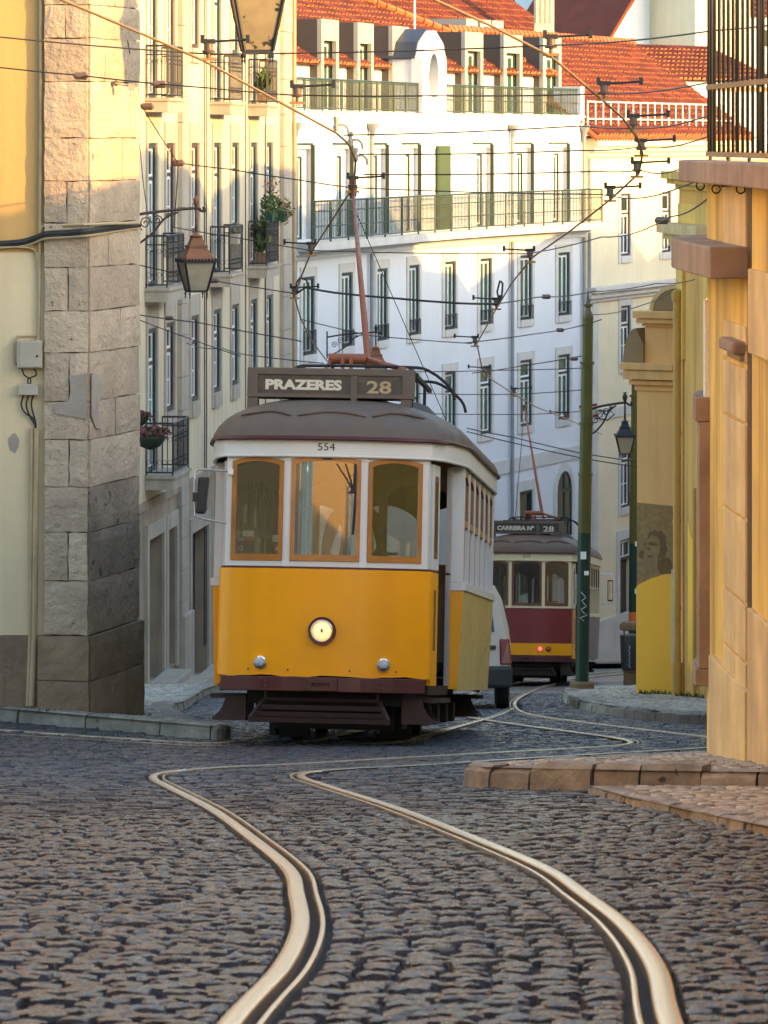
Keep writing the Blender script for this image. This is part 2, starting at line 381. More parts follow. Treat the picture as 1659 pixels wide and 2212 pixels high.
# ------------------------------------------------------------------ ground, track, setts, kerbs
import numpy as np
rng = np.random.default_rng(5)
def road_far_mat():
    m = mat('road_far', (0.17,0.155,0.14), 0.45, col2=(0.09,0.083,0.08), scale=9, rvar=0.12)
    nt = m.node_tree; N = nt.nodes; L = nt.links; b = N['Principled BSDF']
    tc = N.new('ShaderNodeTexCoord'); mp = N.new('ShaderNodeMapping'); mp.inputs['Scale'].default_value = (8, 9, 1); L.new(tc.outputs['Object'], mp.inputs[0])
    vo = N.new('ShaderNodeTexVoronoi'); vo.feature = 'DISTANCE_TO_EDGE'; vo.inputs['Scale'].default_value = 1.0; vo.inputs['Randomness'].default_value = 0.45; L.new(mp.outputs[0], vo.inputs['Vector'])
    mr = N.new('ShaderNodeMapRange'); mr.inputs['From Max'].default_value = 0.22; L.new(vo.outputs['Distance'], mr.inputs['Value'])
    bp = N.new('ShaderNodeBump'); bp.inputs['Distance'].default_value = 0.03; bp.inputs['Strength'].default_value = 1.0; L.new(mr.outputs[0], bp.inputs['Height']); L.new(bp.outputs[0], b.inputs['Normal'])
    return m
road_far_mat()
def ground_sheet():
    mb = MB()
    xs = [-400,-120,-40,-15,-9,-7,-6,-5,-4,-3.4,-2.8,-2.3,-1.7,-1,0,1,2,3,4,6,10,15,40,120,400]
    ys = [-90,-40,-15,-5,0,5,8]+[8+i*1.5 for i in range(1,28)]+[52,56,60,66,72,80,90,100,115,130,140,155,170,185,200,220,260,320,420,600,900]
    mb.sheet([[(x, y, ground(x, y)-0.030) for x in xs] for y in ys])
    me = mb.mesh('road', True, False)
    o = obj('road', me, MAT['joint']); me.materials.append(MAT['road_far']); me.materials.append(MAT['terrain'])
    idx = []
    for p in me.polygons:
        c = p.center; idx.append(0 if c.y < 74 else (1 if c.y < 150 else 2))
    me.polygons.foreach_set('material_index', idx)
    o['kind'] = 'structure'; o['label'] = 'steep street of dark granite setts running downhill between the houses'
    return o
road = ground_sheet()

# centre lines of the two tracks (x, y)
C2 = [(-0.05,2),(0.04,6),(0.15,9.17),(0.225,10.8),(0.24,12.4),(0.195,14.0),(0.125,15.7),(-0.11,18.4),(-0.42,21.6),(-0.82,25.0),(-1.03,26.9),(-1.02,28.1),(-0.70,29.2),
      (-0.18,30.1),(0.95,32.6),(2.15,35.0),(2.62,36.3),(2.78,37.8),(2.66,40.0),(2.10,45.5),(1.55,52.0),(1.42,58.0),(1.75,68.0),(2.9,84.0),(4.3,97),(7.5,112),(12,122)]
C1 = [(1.40,60.0),(0.98,53.0),(0.27,44.4),(-0.04,40.6),(-0.24,38.4),(-0.75,37.0),(-1.9,36.5),(-4.2,36.4),(-9,36.4)]
def dense(C, n=10): return [(p.x, p.y) for p in catmull([(a, b, 0) for a, b in C], n)]
T2 = dense(C2, 14); T1 = dense(C1, 14)
HALF = 0.475
def offset_line(T, u):
    out = []
    for i, (x, y) in enumerate(T):
        a = T[max(i-1, 0)]; b = T[min(i+1, len(T)-1)]
        tx, ty = b[0]-a[0], b[1]-a[1]; l = math.hypot(tx, ty) or 1
        out.append((x+ty/l*u, y-tx/l*u))      # positive u = to the right of travel
    return out
def rail_mesh(T, side):
    steel, groove = MB(), MB()
    def strip(mb, u0, u1, zt, zb):
        A = offset_line(T, u0); B = offset_line(T, u1); rows = []
        for (ax, ay), (bx, by) in zip(A, B):
            ga, gb = ground(ax, ay), ground(bx, by)
            e = 0.006*(1 if u1 > u0 else -1)
            L_ = lambda k: (ax+(bx-ax)*k, ay+(by-ay)*k)
            rows.append([(ax, ay, ga+zb), (ax, ay, ga+zt-0.005)]+[(*L_(k), ga+(gb-ga)*k+zt-0.0022*abs(2*k-1)**2.5) for k in (0.07,0.25,0.5,0.75,0.93)]+[(bx, by, gb+zt-0.005), (bx, by, gb+zb)])
        mb.sheet(rows)
    s = side
    strip(steel, s*(HALF-0.008), s*(HALF+0.049), 0.009, -0.05)
    strip(steel, s*(HALF-0.056), s*(HALF-0.040), 0.006, -0.05)
    A = offset_line(T, s*(HALF-0.042)); B = offset_line(T, s*(HALF-0.006))
    groove.sheet([[(ax, ay, ground(ax, ay)-0.038), (bx, by, ground(bx, by)-0.038)] for (ax, ay), (bx, by) in zip(A, B)])
    return steel, groove
def make_track(T, label, m_, e=None):
    if e is None: e = thing('tram_track', label, None); e['kind'] = 'structure'
    for s in (-1, 1):
        st, gr = rail_mesh(T, s)
        r = st.build('rail', MAT[m_], e, smooth=True, auto=35)
        gr.build('groove', MAT['rail_groove'], r)
    return e
kk = next(i for i, p in enumerate(T2) if p[1] > 28.5)
trk = make_track(T2[:kk+1], 'polished grooved tram rails sweeping in an S through the foreground setts', 'rail_steel')
make_track(T2[kk:], '', 'rail_dimmed', trk)
make_track(T1, 'faint tram rails under the yellow tram, bending off to the left', 'rail_dimmed')

# pavements (outlines in plan)
POLY_LEFT = [(-9,41.6),(-5.6,40.7),(-3.78,40.0),(-2.4,39.3),(-1.66,38.8),(-1.46,38.9),(-1.46,39.3),(-1.62,40.2),(-2.05,43),(-2.5,48),(-2.72,53),(-2.9,60),(-3.1,70),(-3.1,79),(-2.7,88),(-1.9,96),
             (-0.6,102),(1.2,107.5),(3.2,113),(6.0,119),(9,123),(11,126),(11,140),(4,140),(-9,96),(-9,41.6)]
POLY_RIGHT_NEAR = [(3.4,29.8),(2.30,28.75),(1.35,27.2),(0.62,25.9),(0.50,25.45),(0.62,25.1),(1.0,24.75),(1.6,24.35),(2.3,24.0),(3.4,23.6)]
POLY_RAMP = [(3.2,23.9),(1.22,24.35),(1.34,22.6),(1.52,20.8),(1.77,18.6),(2.15,15.5),(3.2,15.5)]
POLY_RIGHT_FAR = [(9,44.8),(5.0,45.3),(3.75,46.4),(3.25,49),(2.98,53),(2.85,58),(2.87,64),(3.02,69),(3.25,71.6),(3.65,73.2),(4.4,74.5),(6,76),(9,78)]
def inside(poly, x, y):
    c = False; j = len(poly)-1
    for i in range(len(poly)):
        xi, yi = poly[i]; xj, yj = poly[j]
        if (yi > y) != (yj > y) and x < (xj-xi)*(y-yi)/(yj-yi+1e-12)+xi: c = not c
        j = i
    return c
def pavement(name, poly, h, material, label, subd=3):
    bm = bmesh.new()
    vs = [bm.verts.new((x, y, 0)) for x, y in poly]
    f = bm.faces.new(vs); bmesh.ops.triangulate(bm, faces=[f])
    for _ in range(subd):
        bmesh.ops.subdivide_edges(bm, edges=[e for e in bm.edges if e.calc_length() > 1.2], cuts=1)
        bmesh.ops.triangulate(bm, faces=bm.faces)
    for v in bm.verts: v.co.z = ground(v.co.x, v.co.y)+h
    bmesh.ops.recalc_face_normals(bm, faces=bm.faces)
    if sum(f.normal.z for f in bm.faces) < 0: bmesh.ops.reverse_faces(bm, faces=bm.faces)
    me = bpy.data.meshes.new(name); bm.to_mesh(me); bm.free()
    o = obj(name, me, material); o['kind'] = 'structure'; o['label'] = label
    return o
def kerb_line(parent, line, h, w=0.17, L=0.85, material=None, jitter=0.02, drop=0.06, name='kerb_stone'):
    """separate kerb stones along a plan line; the pavement lies to the left of travel"""
    P = [Vector((a, b, 0)) for a, b in line]; seg = []; acc = 0
    cum = [0]
    for a, b in zip(P, P[1:]): cum.append(cum[-1]+(b-a).length)
    def at(s):
        s = max(0, min(cum[-1], s))
        for i in range(len(P)-1):
            if s <= cum[i+1]+1e-9:
                t = (s-cum[i])/max(1e-9, cum[i+1]-cum[i]); return P[i].lerp(P[i+1], t)
        return P[-1]
    s = 0
    while s < cum[-1]-0.05:
        l = min(L*random.uniform(0.75, 1.2), cum[-1]-s); a = at(s+0.008); b = at(s+l-0.008); m = at(s+l/2); s += l
        pts = []; k = 4; hh = h+random.uniform(-jitter, jitter)*0.5; oo = random.uniform(-jitter, jitter)*0.5
        mb = MB(); rows = []
        for i in range(k+1):
            p = at(s-l+0.008+(l-0.016)*i/k); q = at(s-l+0.008+(l-0.016)*i/k+0.02); r = at(s-l+0.008+(l-0.016)*i/k-0.02)
            t = (q-r); t.normalize(); n = Vector((-t.y, t.x, 0))
            z = ground(p.x, p.y); e = 0.02 if i in (0, k) else 0
            w_ = random.uniform(-0.006, 0.006)
            o0 = p+n*(oo-0.004); o1 = p+n*(oo+0.012+w_); o2 = p+n*(oo+0.045); o3 = p+n*(w+oo)
            rows.append([(o0.x, o0.y, z-drop), (o1.x, o1.y, z+hh*0.72+w_-e*0.3), (o2.x, o2.y, z+hh+w_-e*0.5), (o3.x, o3.y, z+hh-0.004-e*0.5), (o3.x, o3.y, z-drop)])
        mb.sheet(rows); n_ = 5
        mb.f.append(tuple(range(n_))); mb.f.append(tuple(k*n_+j for j in range(n_))[::-1])
        mb.build(name, material or MAT['kerb'], parent, smooth=False)
def spaced(line, n=6): return [(p.x, p.y) for p in catmull([(a, b, 0) for a, b in line], n)]

pl = pavement('sidewalk_left', POLY_LEFT[:-1], 0.125, MAT['paving'], 'narrow pavement along the left house fronts')
kerb_line(pl, POLY_LEFT[:5][::-1], 0.14, 0.2, 0.75) if False else None
kerb_line(pl, spaced([(-7,41.1),(-5.6,40.7),(-3.78,40.0),(-2.4,39.3),(-1.66,38.8),(-1.46,38.92)], 5), 0.14, 0.2, 0.8)
kerb_line(pl, spaced([(-1.46,38.96),(-1.46,39.3),(-1.62,40.2),(-2.05,43),(-2.5,48),(-2.72,53),(-2.9,60),(-3.1,70),(-3.1,79),(-2.7,88),(-1.9,96)], 4), 0.14, 0.30, 1.6)
pr = pavement('sidewalk_right', POLY_RIGHT_NEAR, 0.125, MAT['joint'], 'raised corner pavement of small pale stones at the near yellow house')
kerb_line(pr, spaced([(2.30,28.75),(1.35,27.2),(0.62,25.9),(0.50,25.45)], 5), 0.145, 0.16, 0.9)
kerb_line(pr, spaced([(0.50,25.43),(0.62,25.1),(1.0,24.75),(1.6,24.35),(2.3,24.0),(3.2,23.65)], 5), 0.145, 0.18, 0.42, jitter=0.04)
pp = pavement('sidewalk_ramp', POLY_RAMP, 0.035, MAT['paving'], 'low smooth pavement ramp at the right edge')
kerb_line(pp, spaced([(1.22,24.30),(1.34,22.6),(1.52,20.8),(1.77,18.6),(2.15,15.5)], 5), 0.05, 0.10, 0.8)
pf = pavement('sidewalk_far', POLY_RIGHT_FAR, 0.125, MAT['joint'], 'rounded pavement of small pale stones round the green pole')
kerb_line(pf, spaced([(9,78),(6,76),(4.4,74.5),(3.65,73.2),(3.25,71.6),(3.02,69),(2.87,64),(2.85,58),(2.98,53),(3.25,49),(3.75,46.4),(5.0,45.3),(9,44.8)], 5), 0.145, 0.30, 1.3)

# setts --------------------------------------------------------------
ARR2 = np.array(T2); ARR1 = np.array(T1)
def near_track(x, y, ARR):
    d = (ARR[:,0]-x)**2+(ARR[:,1]-y)**2; i = int(d.argmin())
    a = ARR[max(i-1, 0)]; b = ARR[min(i+1, len(ARR)-1)]; t = b-a; t = t/np.hypot(*t)
    rx, ry = x-ARR[i,0], y-ARR[i,1]
    return rx*t[1]-ry*t[0], abs(rx*t[0]+ry*t[1])
stones = []      # x, y, half width, half depth, angle
PAVE = [POLY_LEFT, POLY_RIGHT_NEAR, POLY_RAMP, POLY_RIGHT_FAR]
def blocked(x, y):
    return any(inside(p, x, y) for p in PAVE)
# between the rails: rows across the curving track
cl = offset_line(T2, 0); s_acc = 0; nxt = 0
cum = [0]
for a, b in zip(T2, T2[1:]): cum.append(cum[-1]+math.hypot(b[0]-a[0], b[1]-a[1]))
def on_track(s):
    i = int(np.searchsorted(cum, s))-1; i = max(0, min(len(T2)-2, i)); t = (s-cum[i])/max(1e-9, cum[i+1]-cum[i])
    a, b = T2[i], T2[i+1]; tx, ty = b[0]-a[0], b[1]-a[1]; l = math.hypot(tx, ty)
    return a[0]+tx*t, a[1]+ty*t, tx/l, ty/l
s = 0.5; row = 0
while s < cum[-1]:
    d = rng.uniform(0.088, 0.118); x, y, tx, ty = on_track(s+d/2)
    if y > 74: break
    if y > 7.8:
        e0, e1 = -(HALF-0.068), HALF-0.068; u = e0
        n = 7; ws = rng.uniform(0.86, 1.14, n); ws[0] *= 1.0 if row % 2 else 0.8; ws[-1] *= 0.8 if row % 2 else 1.0
        ws = ws/ws.sum()*(e1-e0)
        for w in ws:
            uc = u+w/2; u += w
            X, Y = x+ty*uc, y-tx*uc
            stones.append((X, Y, w/2-rng.uniform(0.008, 0.016), d/2-rng.uniform(0.002, 0.006), math.atan2(ty, tx)-PI/2+rng.uniform(-0.05, 0.05)))
    s += d; row += 1
# elsewhere: rows across the street
y = 7.9; row = 0
while y < 74:
    d = rng.uniform(0.095, 0.125); half = 0.098*y+0.35
    segs = [(-half, half, 1)]
    if y < 26.6:
        yc0 = y+d/2; i = int(np.abs(ARR2[:,1]-yc0).argmin()); a_, b_ = ARR2[max(i-1,0)], ARR2[min(i+1,len(ARR2)-1)]
        sl_ = (b_[0]-a_[0])/(b_[1]-a_[1]); xcen = ARR2[i,0]+sl_*(yc0-ARR2[i,1]); e_ = (HALF+0.056)*math.sqrt(1+sl_*sl_)+abs(sl_)*d*0.5
        segs = [(xcen-e_, -half-0.2, -1), (xcen+e_, half+0.2, 1)]
    for x0_, x1_, sg in segs:
        x = x0_+(0 if y < 26.6 else -rng.uniform(0, 0.1)); first = True
        while (x < x1_) if sg > 0 else (x > x1_):
            w = rng.uniform(0.095, 0.14); w = w*(0.6 if first and row % 2 and y < 26.6 else 1.0); first = False
            xc, yc = x+sg*w/2, y+d/2
            if y >= 26.6: yc += 0.02*math.sin(x*0.9+row*0.02)
            x += sg*w
            if y >= 26.6:
                u2, a2 = near_track(xc, yc, ARR2)
                if abs(u2) < HALF+0.07+w*0.42 and a2 < 0.5: continue
            if yc > 34:
                u1, a1 = near_track(xc, yc, ARR1)
                if abs(abs(u1)-HALF) < 0.06+w*0.42 and a1 < 0.6: continue
                if xc < -3.6 and yc > 52: continue
            if blocked(xc, yc): continue
            stones.append((xc, yc, w/2-rng.uniform(0.006, 0.013), d/2-rng.uniform(0.002, 0.006), rng.uniform(-0.05, 0.05)))
    y += d; row += 1
S = np.array(stones)
def stone_block(S, hts, top, bev, bevh, base=-0.05, name='setts', tilt=0.02):
    n = len(S); c, sn = np.cos(S[:,4]), np.sin(S[:,4])
    sx = np.array([-1,1,1,-1]); sy = np.array([-1,-1,1,1])
    V_ = np.zeros((n, 12, 3))
    g = np.array([ground(a, b) for a, b in S[:,:2]])
    # slope of the street so that tops lie in its plane
    gs = -0.126
    tl = rng.normal(0, tilt, (n, 2))
    for ring, (ins, z) in enumerate(((0.0, base), (0.0, -bevh), (1.0, 0.0))):
        for k in range(4):
            a = S[:,2]-ins*np.minimum(bev, S[:,2]*0.5)*rng.uniform(0.6, 1.3, n); b = S[:,3]-ins*np.minimum(bev, S[:,3]*0.5)*rng.uniform(0.6, 1.3, n)
            lx, ly = sx[k]*a, sy[k]*b
            wx, wy = lx*c-ly*sn, lx*sn+ly*c
            V_[:,ring*4+k,0] = S[:,0]+wx; V_[:,ring*4+k,1] = S[:,1]+wy
            V_[:,ring*4+k,2] = g+hts+top+z+gs*wy+(tl[:,0]*lx+tl[:,1]*ly if ring else 0)
    Fq = [(4,5,1,0),(5,6,2,1),(6,7,3,2),(7,4,0,3),(8,9,5,4),(9,10,6,5),(10,11,7,6),(11,8,4,7),(8,11,10,9)]
    Fq = [q[::-1] for q in Fq]
    return V_, Fq
def bulk_mesh(name, V_, Fq):
    n, k, _ = V_.shape; f = np.array(Fq); nf = len(f)
    me = bpy.data.meshes.new(name); me.vertices.add(n*k); me.vertices.foreach_set('co', V_.reshape(-1))
    loops = (f[None,:,:]+(np.arange(n)*k)[:,None,None]).reshape(-1)
    me.loops.add(len(loops)); me.loops.foreach_set('vertex_index', loops.astype(np.int32))
    me.polygons.add(n*nf); me.polygons.foreach_set('loop_start', (np.arange(n*nf)*4).astype(np.int32))
    me.update(calc_edges=True); me.validate(); return me
hts = np.clip(rng.normal(-0.002, 0.0045, len(S)), -0.012, 0.006)
order = np.argsort(S[:,1]); vis = [i for i in order if abs(S[i,0]) < 0.0945*S[i,1]+0.02 and S[i,1] > 9.0]
single = set(vis[:300]); rest = np.array([i for i in range(len(S)) if i not in single])
def rough_stones(S, hts):
    """stones with an uneven 5 x 4 top and chipped outline"""
    n = len(S); NX, NY = 5, 4; c, sn = np.cos(S[:,4]), np.sin(S[:,4]); g = np.array([ground(a, b) for a, b in S[:,:2]])
    V_ = np.zeros((n, NX*NY+2*(NX+NY)-4, 3)); tl = rng.normal(0, 0.024, (n, 2)); ring = []
    def put(k, fx, fy, z, jx, jy):
        lx, ly = fx*S[:,2]+jx, fy*S[:,3]+jy; wx, wy = lx*c-ly*sn, lx*sn+ly*c
        V_[:,k,0] = S[:,0]+wx; V_[:,k,1] = S[:,1]+wy; V_[:,k,2] = g+hts+z-0.126*wy+tl[:,0]*lx+tl[:,1]*ly
    for j in range(NY):
        for i in range(NX):
            e = i in (0, NX-1) or j in (0, NY-1); cr = i in (0, NX-1) and j in (0, NY-1)
            fx, fy = -0.93+1.86*i/(NX-1), -0.93+1.86*j/(NY-1)
            if cr: fx *= 0.93; fy *= 0.93
            z = rng.normal(0, 0.0022, n)-(0.0045 if e else 0)-(0.003 if cr else 0)
            put(j*NX+i, fx, fy, z, rng.normal(0, 0.0025, n), rng.normal(0, 0.0025, n))
    per = [i for i in range(NX)]+[j*NX+NX-1 for j in range(1, NY)]+[(NY-1)*NX+i for i in range(NX-2, -1, -1)]+[j*NX for j in range(NY-2, 0, -1)]
    b0 = NX*NY
    for q, k in enumerate(per):
        i, j = k % NX, k//NX; put(b0+q, -1+2*i/(NX-1), -1+2*j/(NY-1), -0.05, 0, 0)
    F = [(j*NX+i, j*NX+i+1, (j+1)*NX+i+1, (j+1)*NX+i) for j in range(NY-1) for i in range(NX-1)]
    m = len(per); F += [(per[(q+1) % m], per[q], b0+q, b0+(q+1) % m) for q in range(m)]
    return V_, F
sl_ = list(single); near = np.array([i for i in rest if S[i,1] < 21]); rest = np.array([i for i in rest if S[i,1] >= 21])
Vr, Fq = stone_block(S[rest], hts[rest], 0.0, 0.008, 0.006, tilt=0.024)
o = obj('setts', bulk_mesh('setts', Vr, Fq), MAT['cobble'], road); o['kind'] = 'stuff'
Vn, Fn = rough_stones(S[near], hts[near])
o = obj('setts', bulk_mesh('setts', Vn, Fn), MAT['cobble'], road); o['kind'] = 'stuff'
Vs, Fq = rough_stones(S[sl_], hts[sl_])
for q in range(len(Vs)):
    ctr = Vs[q].mean(axis=0)
    me = bpy.data.meshes.new('sett'); me.from_pydata([tuple(p) for p in Vs[q]-ctr], [], Fq); me.update()
    oo = obj('sett', me, MAT['cobble'], road); oo.location = tuple(ctr)
# small pale paving stones
def pave_stones(parent, poly, h, size, x0, x1, y0, y1, name):
    st = []; y = y0; r = 0
    while y < y1:
        d = size*rng.uniform(0.85, 1.15); x = x0-rng.uniform(0, size)
        while x < x1:
            w = size*rng.uniform(0.8, 1.3); xc, yc = x+w/2+0.02*math.sin(y*3), y+d/2+0.12*math.sin(x*1.3); x += w
            if inside(poly, xc, yc) and abs(xc) < 0.105*yc+0.3: st.append((xc, yc, w/2-0.004, d/2-0.004, rng.uniform(-0.25, 0.25)))
        y += d; r += 1
    A = np.array(st); Vp, F_ = stone_block(A, rng.normal(0, 0.003, len(A)), h, 0.008, 0.006, base=-0.03, tilt=0.03)
    o = obj(name, bulk_mesh(name, Vp, F_), MAT['calcada'], parent); o['kind'] = 'stuff'
def shrink(poly, k):
    cx = sum(p[0] for p in poly)/len(poly); cy = sum(p[1] for p in poly)/len(poly)
    return [(cx+(x-cx)*k, cy+(y-cy)*k) for x, y in poly]
pave_stones(pr, [(3.4,29.5),(2.4,28.55),(1.42,27.1),(0.74,25.85),(0.66,25.45),(0.75,25.25),(1.05,24.95),(1.65,24.55),(2.35,24.2),(3.4,23.8)], 0.135, 0.06, 0.4, 3.2, 23.8, 29.6, 'paving_stones')
pave_stones(pp, [(3.2,23.85),(1.40,24.2),(1.50,22.6),(1.68,20.8),(1.93,18.6),(2.3,15.5),(3.2,15.5)], 0.045, 0.075, 1.2, 3.0, 16, 24.2, 'paving_stones')
pave_stones(pl, [(-9,41.7),(-5.6,40.95),(-3.78,40.22),(-2.4,39.55),(-1.75,39.1),(-1.75,39.3),(-1.92,40.2),(-2.35,43),(-2.8,48),(-3.02,53),(-3.2,60),(-3.4,70),(-3.4,78),(-9,78)], 0.135, 0.09, -6, -1.6, 39, 77, 'paving_stones')
pave_stones(pf, [(9,45.2),(5.1,45.7),(4.0,46.7),(3.55,49.1),(3.28,53),(3.15,58),(3.17,64),(3.32,69),(3.52,71.2),(3.85,72.8),(4.6,74.1),(9,77)], 0.135, 0.085, 2.8, 7.5, 45, 76, 'paving_stones')
# ------------------------------------------------------------------ facade tools
class Facade:
    """a straight house front in plan; s runs left to right as seen from the street"""
    def __init__(s, A, B):
        s.A = Vector((A[0], A[1], 0)); s.B = Vector((B[0], B[1], 0)); s.d = (s.B-s.A); s.L = s.d.length; s.d.normalize()
        s.n = Vector((s.d.y, -s.d.x, 0)); s.ang = math.atan2(s.d.y, s.d.x)
    def s_at(s, xpx):
        k = (xpx-CX)/FPX
        return (k*s.A.y-s.A.x)/(s.d.x-k*s.d.y)
    def D(s, t): return s.A.y+s.d.y*t
    def z(s, ypx, t): return (HY-ypx)/FPX*s.D(t)
    def pt(s, t, o=0.0, z=0.0):
        p = s.A+s.d*t+s.n*o; return Vector((p.x, p.y, z))
    def wall(s, mb, s0, s1, z0, z1, holes=(), depth=0.3, off=0.0):
        S = sorted(set([s0, s1]+[h[0] for h in holes]+[h[1] for h in holes])); Z = sorted(set([z0, z1]+[h[2] for h in holes]+[h[3] for h in holes]))
        for a, b in zip(S, S[1:]):
            for c, d in zip(Z, Z[1:]):
                m, q = (a+b)/2, (c+d)/2
                if any(h[0] < m < h[1] and h[2] < q < h[3] for h in holes): continue
                mb.quad(s.pt(a,off,c), s.pt(b,off,c), s.pt(b,off,d), s.pt(a,off,d))
        for a, b, c, d in holes:
            mb.quad(s.pt(a,off,c), s.pt(a,off,d), s.pt(a,off-depth,d), s.pt(a,off-depth,c))
            mb.quad(s.pt(b,off,c), s.pt(b,off-depth,c), s.pt(b,off-depth,d), s.pt(b,off,d))
            mb.quad(s.pt(a,off,d), s.pt(b,off,d), s.pt(b,off-depth,d), s.pt(a,off-depth,d))
            mb.quad(s.pt(a,off,c), s.pt(a,off-depth,c), s.pt(b,off-depth,c), s.pt(b,off,c))
    def box(s, mb, s0, s1, o0, o1, z0, z1):
        p = [s.pt(s0,o1,z0), s.pt(s1,o1,z0), s.pt(s1,o0,z0), s.pt(s0,o0,z0)]
        mb.hexa([tuple(q) for q in p]+[(q.x, q.y, z1) for q in p])
    def place(s, o, t, z, off=0.0):
        o.location = s.pt(t, off, z); o.rotation_euler = (0, 0, s.ang)
_wc = {}
def window_mesh(w, h, style):
    key = (round(w, 2), round(h, 2), style)
    if key in _wc: return _wc[key]
    w, h = key[0], key[1]
    F, P, C, S = MB(), MB(), MB(), MB()
    fr = 0.065
    top = style.get('transom', 0.68)*h if style.get('transom', 0.68) else None
    def frame_rect(x0, x1, z0, z1, t, y0, y1, mb):
        mb.box(x0, x1, y0, y1, z1-t, z1); mb.box(x0, x1, y0, y1, z0, z0+t)
        mb.box(x0, x0+t, y0, y1, z0+t, z1-t); mb.box(x1-t, x1, y0, y1, z0+t, z1-t)
    cw = style.get('casing_w', 0.06)
    x0, x1, z0, z1 = cw, w-cw, cw*0.6, h-cw
    if top:
        frame_rect(x0, x1, z0, top, fr, 0.05, 0.09, F); frame_rect(x0, x1, top+0.07, z1, fr*0.8, 0.05, 0.09, F)
        C.box(x0, x1, 0.03, 0.085, top, top+0.07)
    else: frame_rect(x0, x1, z0, z1, fr, 0.05, 0.09, F); top = z1
    m = (x0+x1)/2; F.box(m-0.04, m+0.04, 0.045, 0.085, z0+fr, top-fr)
    for zz in style.get('bars', (0.5,)):
        q = z0+(top-z0)*zz
        F.box(x0+fr, m-0.04, 0.057, 0.08, q-0.013, q+0.013); F.box(m+0.04, x1-fr, 0.057, 0.08, q-0.013, q+0.013)
    P.box(x0+0.01, x1-0.01, 0.070, 0.076, z0+0.01, z1-0.01)
    frame_rect(0, w, 0, h, cw, 0.004, 0.12, C)
    P.box(0.0, w, 0.205, 0.215, 0, h) if False else None
    res = [F.mesh('window'), P.mesh('pane'), C.mesh('casing')]
    _wc[key] = res; return res
class St(dict):
    def __hash__(s): return hash(tuple(sorted((k, str(v)) for k, v in s.items())))
    def __eq__(s, o): return dict(s) == dict(o)
def add_window(parent, fac, s0, s1, z0, z1, style=None, frame='white_paint', pane='window_glass', casing='green_dark', surround=None, sw=0.17, lintel=0.32, sill=0.14, name='window', off=0.0):
    style = style or St()
    w, h = round(s1-s0, 2), round(z1-z0, 2)
    st = St(style); st['m'] = frame+pane+casing
    F, P, C = window_mesh(w, h, st)
    o = obj(name, F, MAT[frame], parent); fac.place(o, s0, z0, off)
    p = obj('pane', P, MAT[pane], o); c = obj('casing', C, MAT[casing], o)
    if surround:
        key = ('sur', w, h, surround, sw, lintel, sill)
        if key not in _wc:
            S = MB(); y0, y1 = -0.035, 0.0
            S.box(-sw, 0, y0, y1, -sill, h+lintel); S.box(w, w+sw, y0, y1, -sill, h+lintel)
            S.box(0, w, y0, y1, h, h+lintel)
            if sill: S.box(-0.0, w, y0-0.03, y1+0.12, -sill, 0)
            _wc[key] = S.mesh('surround')
        obj('surround', _wc[key], MAT[surround], o)
    return o
def tiles(parent, origin, du, dv, nu, nv, wu, lv, r, hidden=None, limit=300, matname='roof_tile', label=None, pick=None):
    """rows of half-round tiles; du along the eave, dv up the slope"""
    du, dv = Vector(du).normalized(), Vector(dv).normalized(); nn = du.cross(dv).normalized()
    if nn.z < 0: nn = -nn
    def tile_geo():
        vs = []; k = 4
        for t, rr, hh in ((0, r*1.08, 0.02), (lv*1.12, r*0.9, -0.005)):
            for i in range(k+1):
                a = PI*i/k; vs.append(du*(-math.cos(a)*rr)+dv*t+nn*(math.sin(a)*rr*0.9+hh))
        fs = [(i, i+1, k+2+i, k+1+i) for i in range(k)]
        # front lip, so that each tile shows its end
        vs += [du*(-math.cos(PI*i/k)*r*0.35)+nn*(math.sin(PI*i/k)*r*0.25+0.02) for i in range(k+1)]
        b = 2*(k+1); fs += [(i, b+i, b+i+1, i+1) for i in range(k)]
        return vs, fs
    vs, fs = tile_geo(); me = bpy.data.meshes.new('roof_tile'); me.from_pydata([tuple(v) for v in vs], [], fs); me.materials.append(MAT[matname]); me.materials.append(MAT['tile_lip_lit'])
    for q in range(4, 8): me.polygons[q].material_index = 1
    rest = MB(); n = 0; org = Vector(origin)
    cells = [(i, j) for j in range(nv) for i in range(nu)]
    cells = [c for c in cells if not (hidden and hidden(c[0]*wu, c[1]*lv))]
    for i, j in cells:
        p = org+du*(i*wu+random.uniform(-0.01, 0.01))+dv*(j*lv+random.uniform(-0.012, 0.012))+nn*random.uniform(0, 0.008)
        if n < limit and pick != 'none':
            o = obj('roof_tile', me, None, parent); o.location = p; n += 1
        else: rest.add([v+p for v in vs], fs)
    if rest.v:
        o = rest.build('roof_tiles', MAT[matname], parent, recalc=False); o['kind'] = 'stuff'; o.data.materials.append(MAT['tile_lip_lit']); o.data.polygons.foreach_set('material_index', [1 if (q % 8) > 3 else 0 for q in range(len(o.data.polygons))])
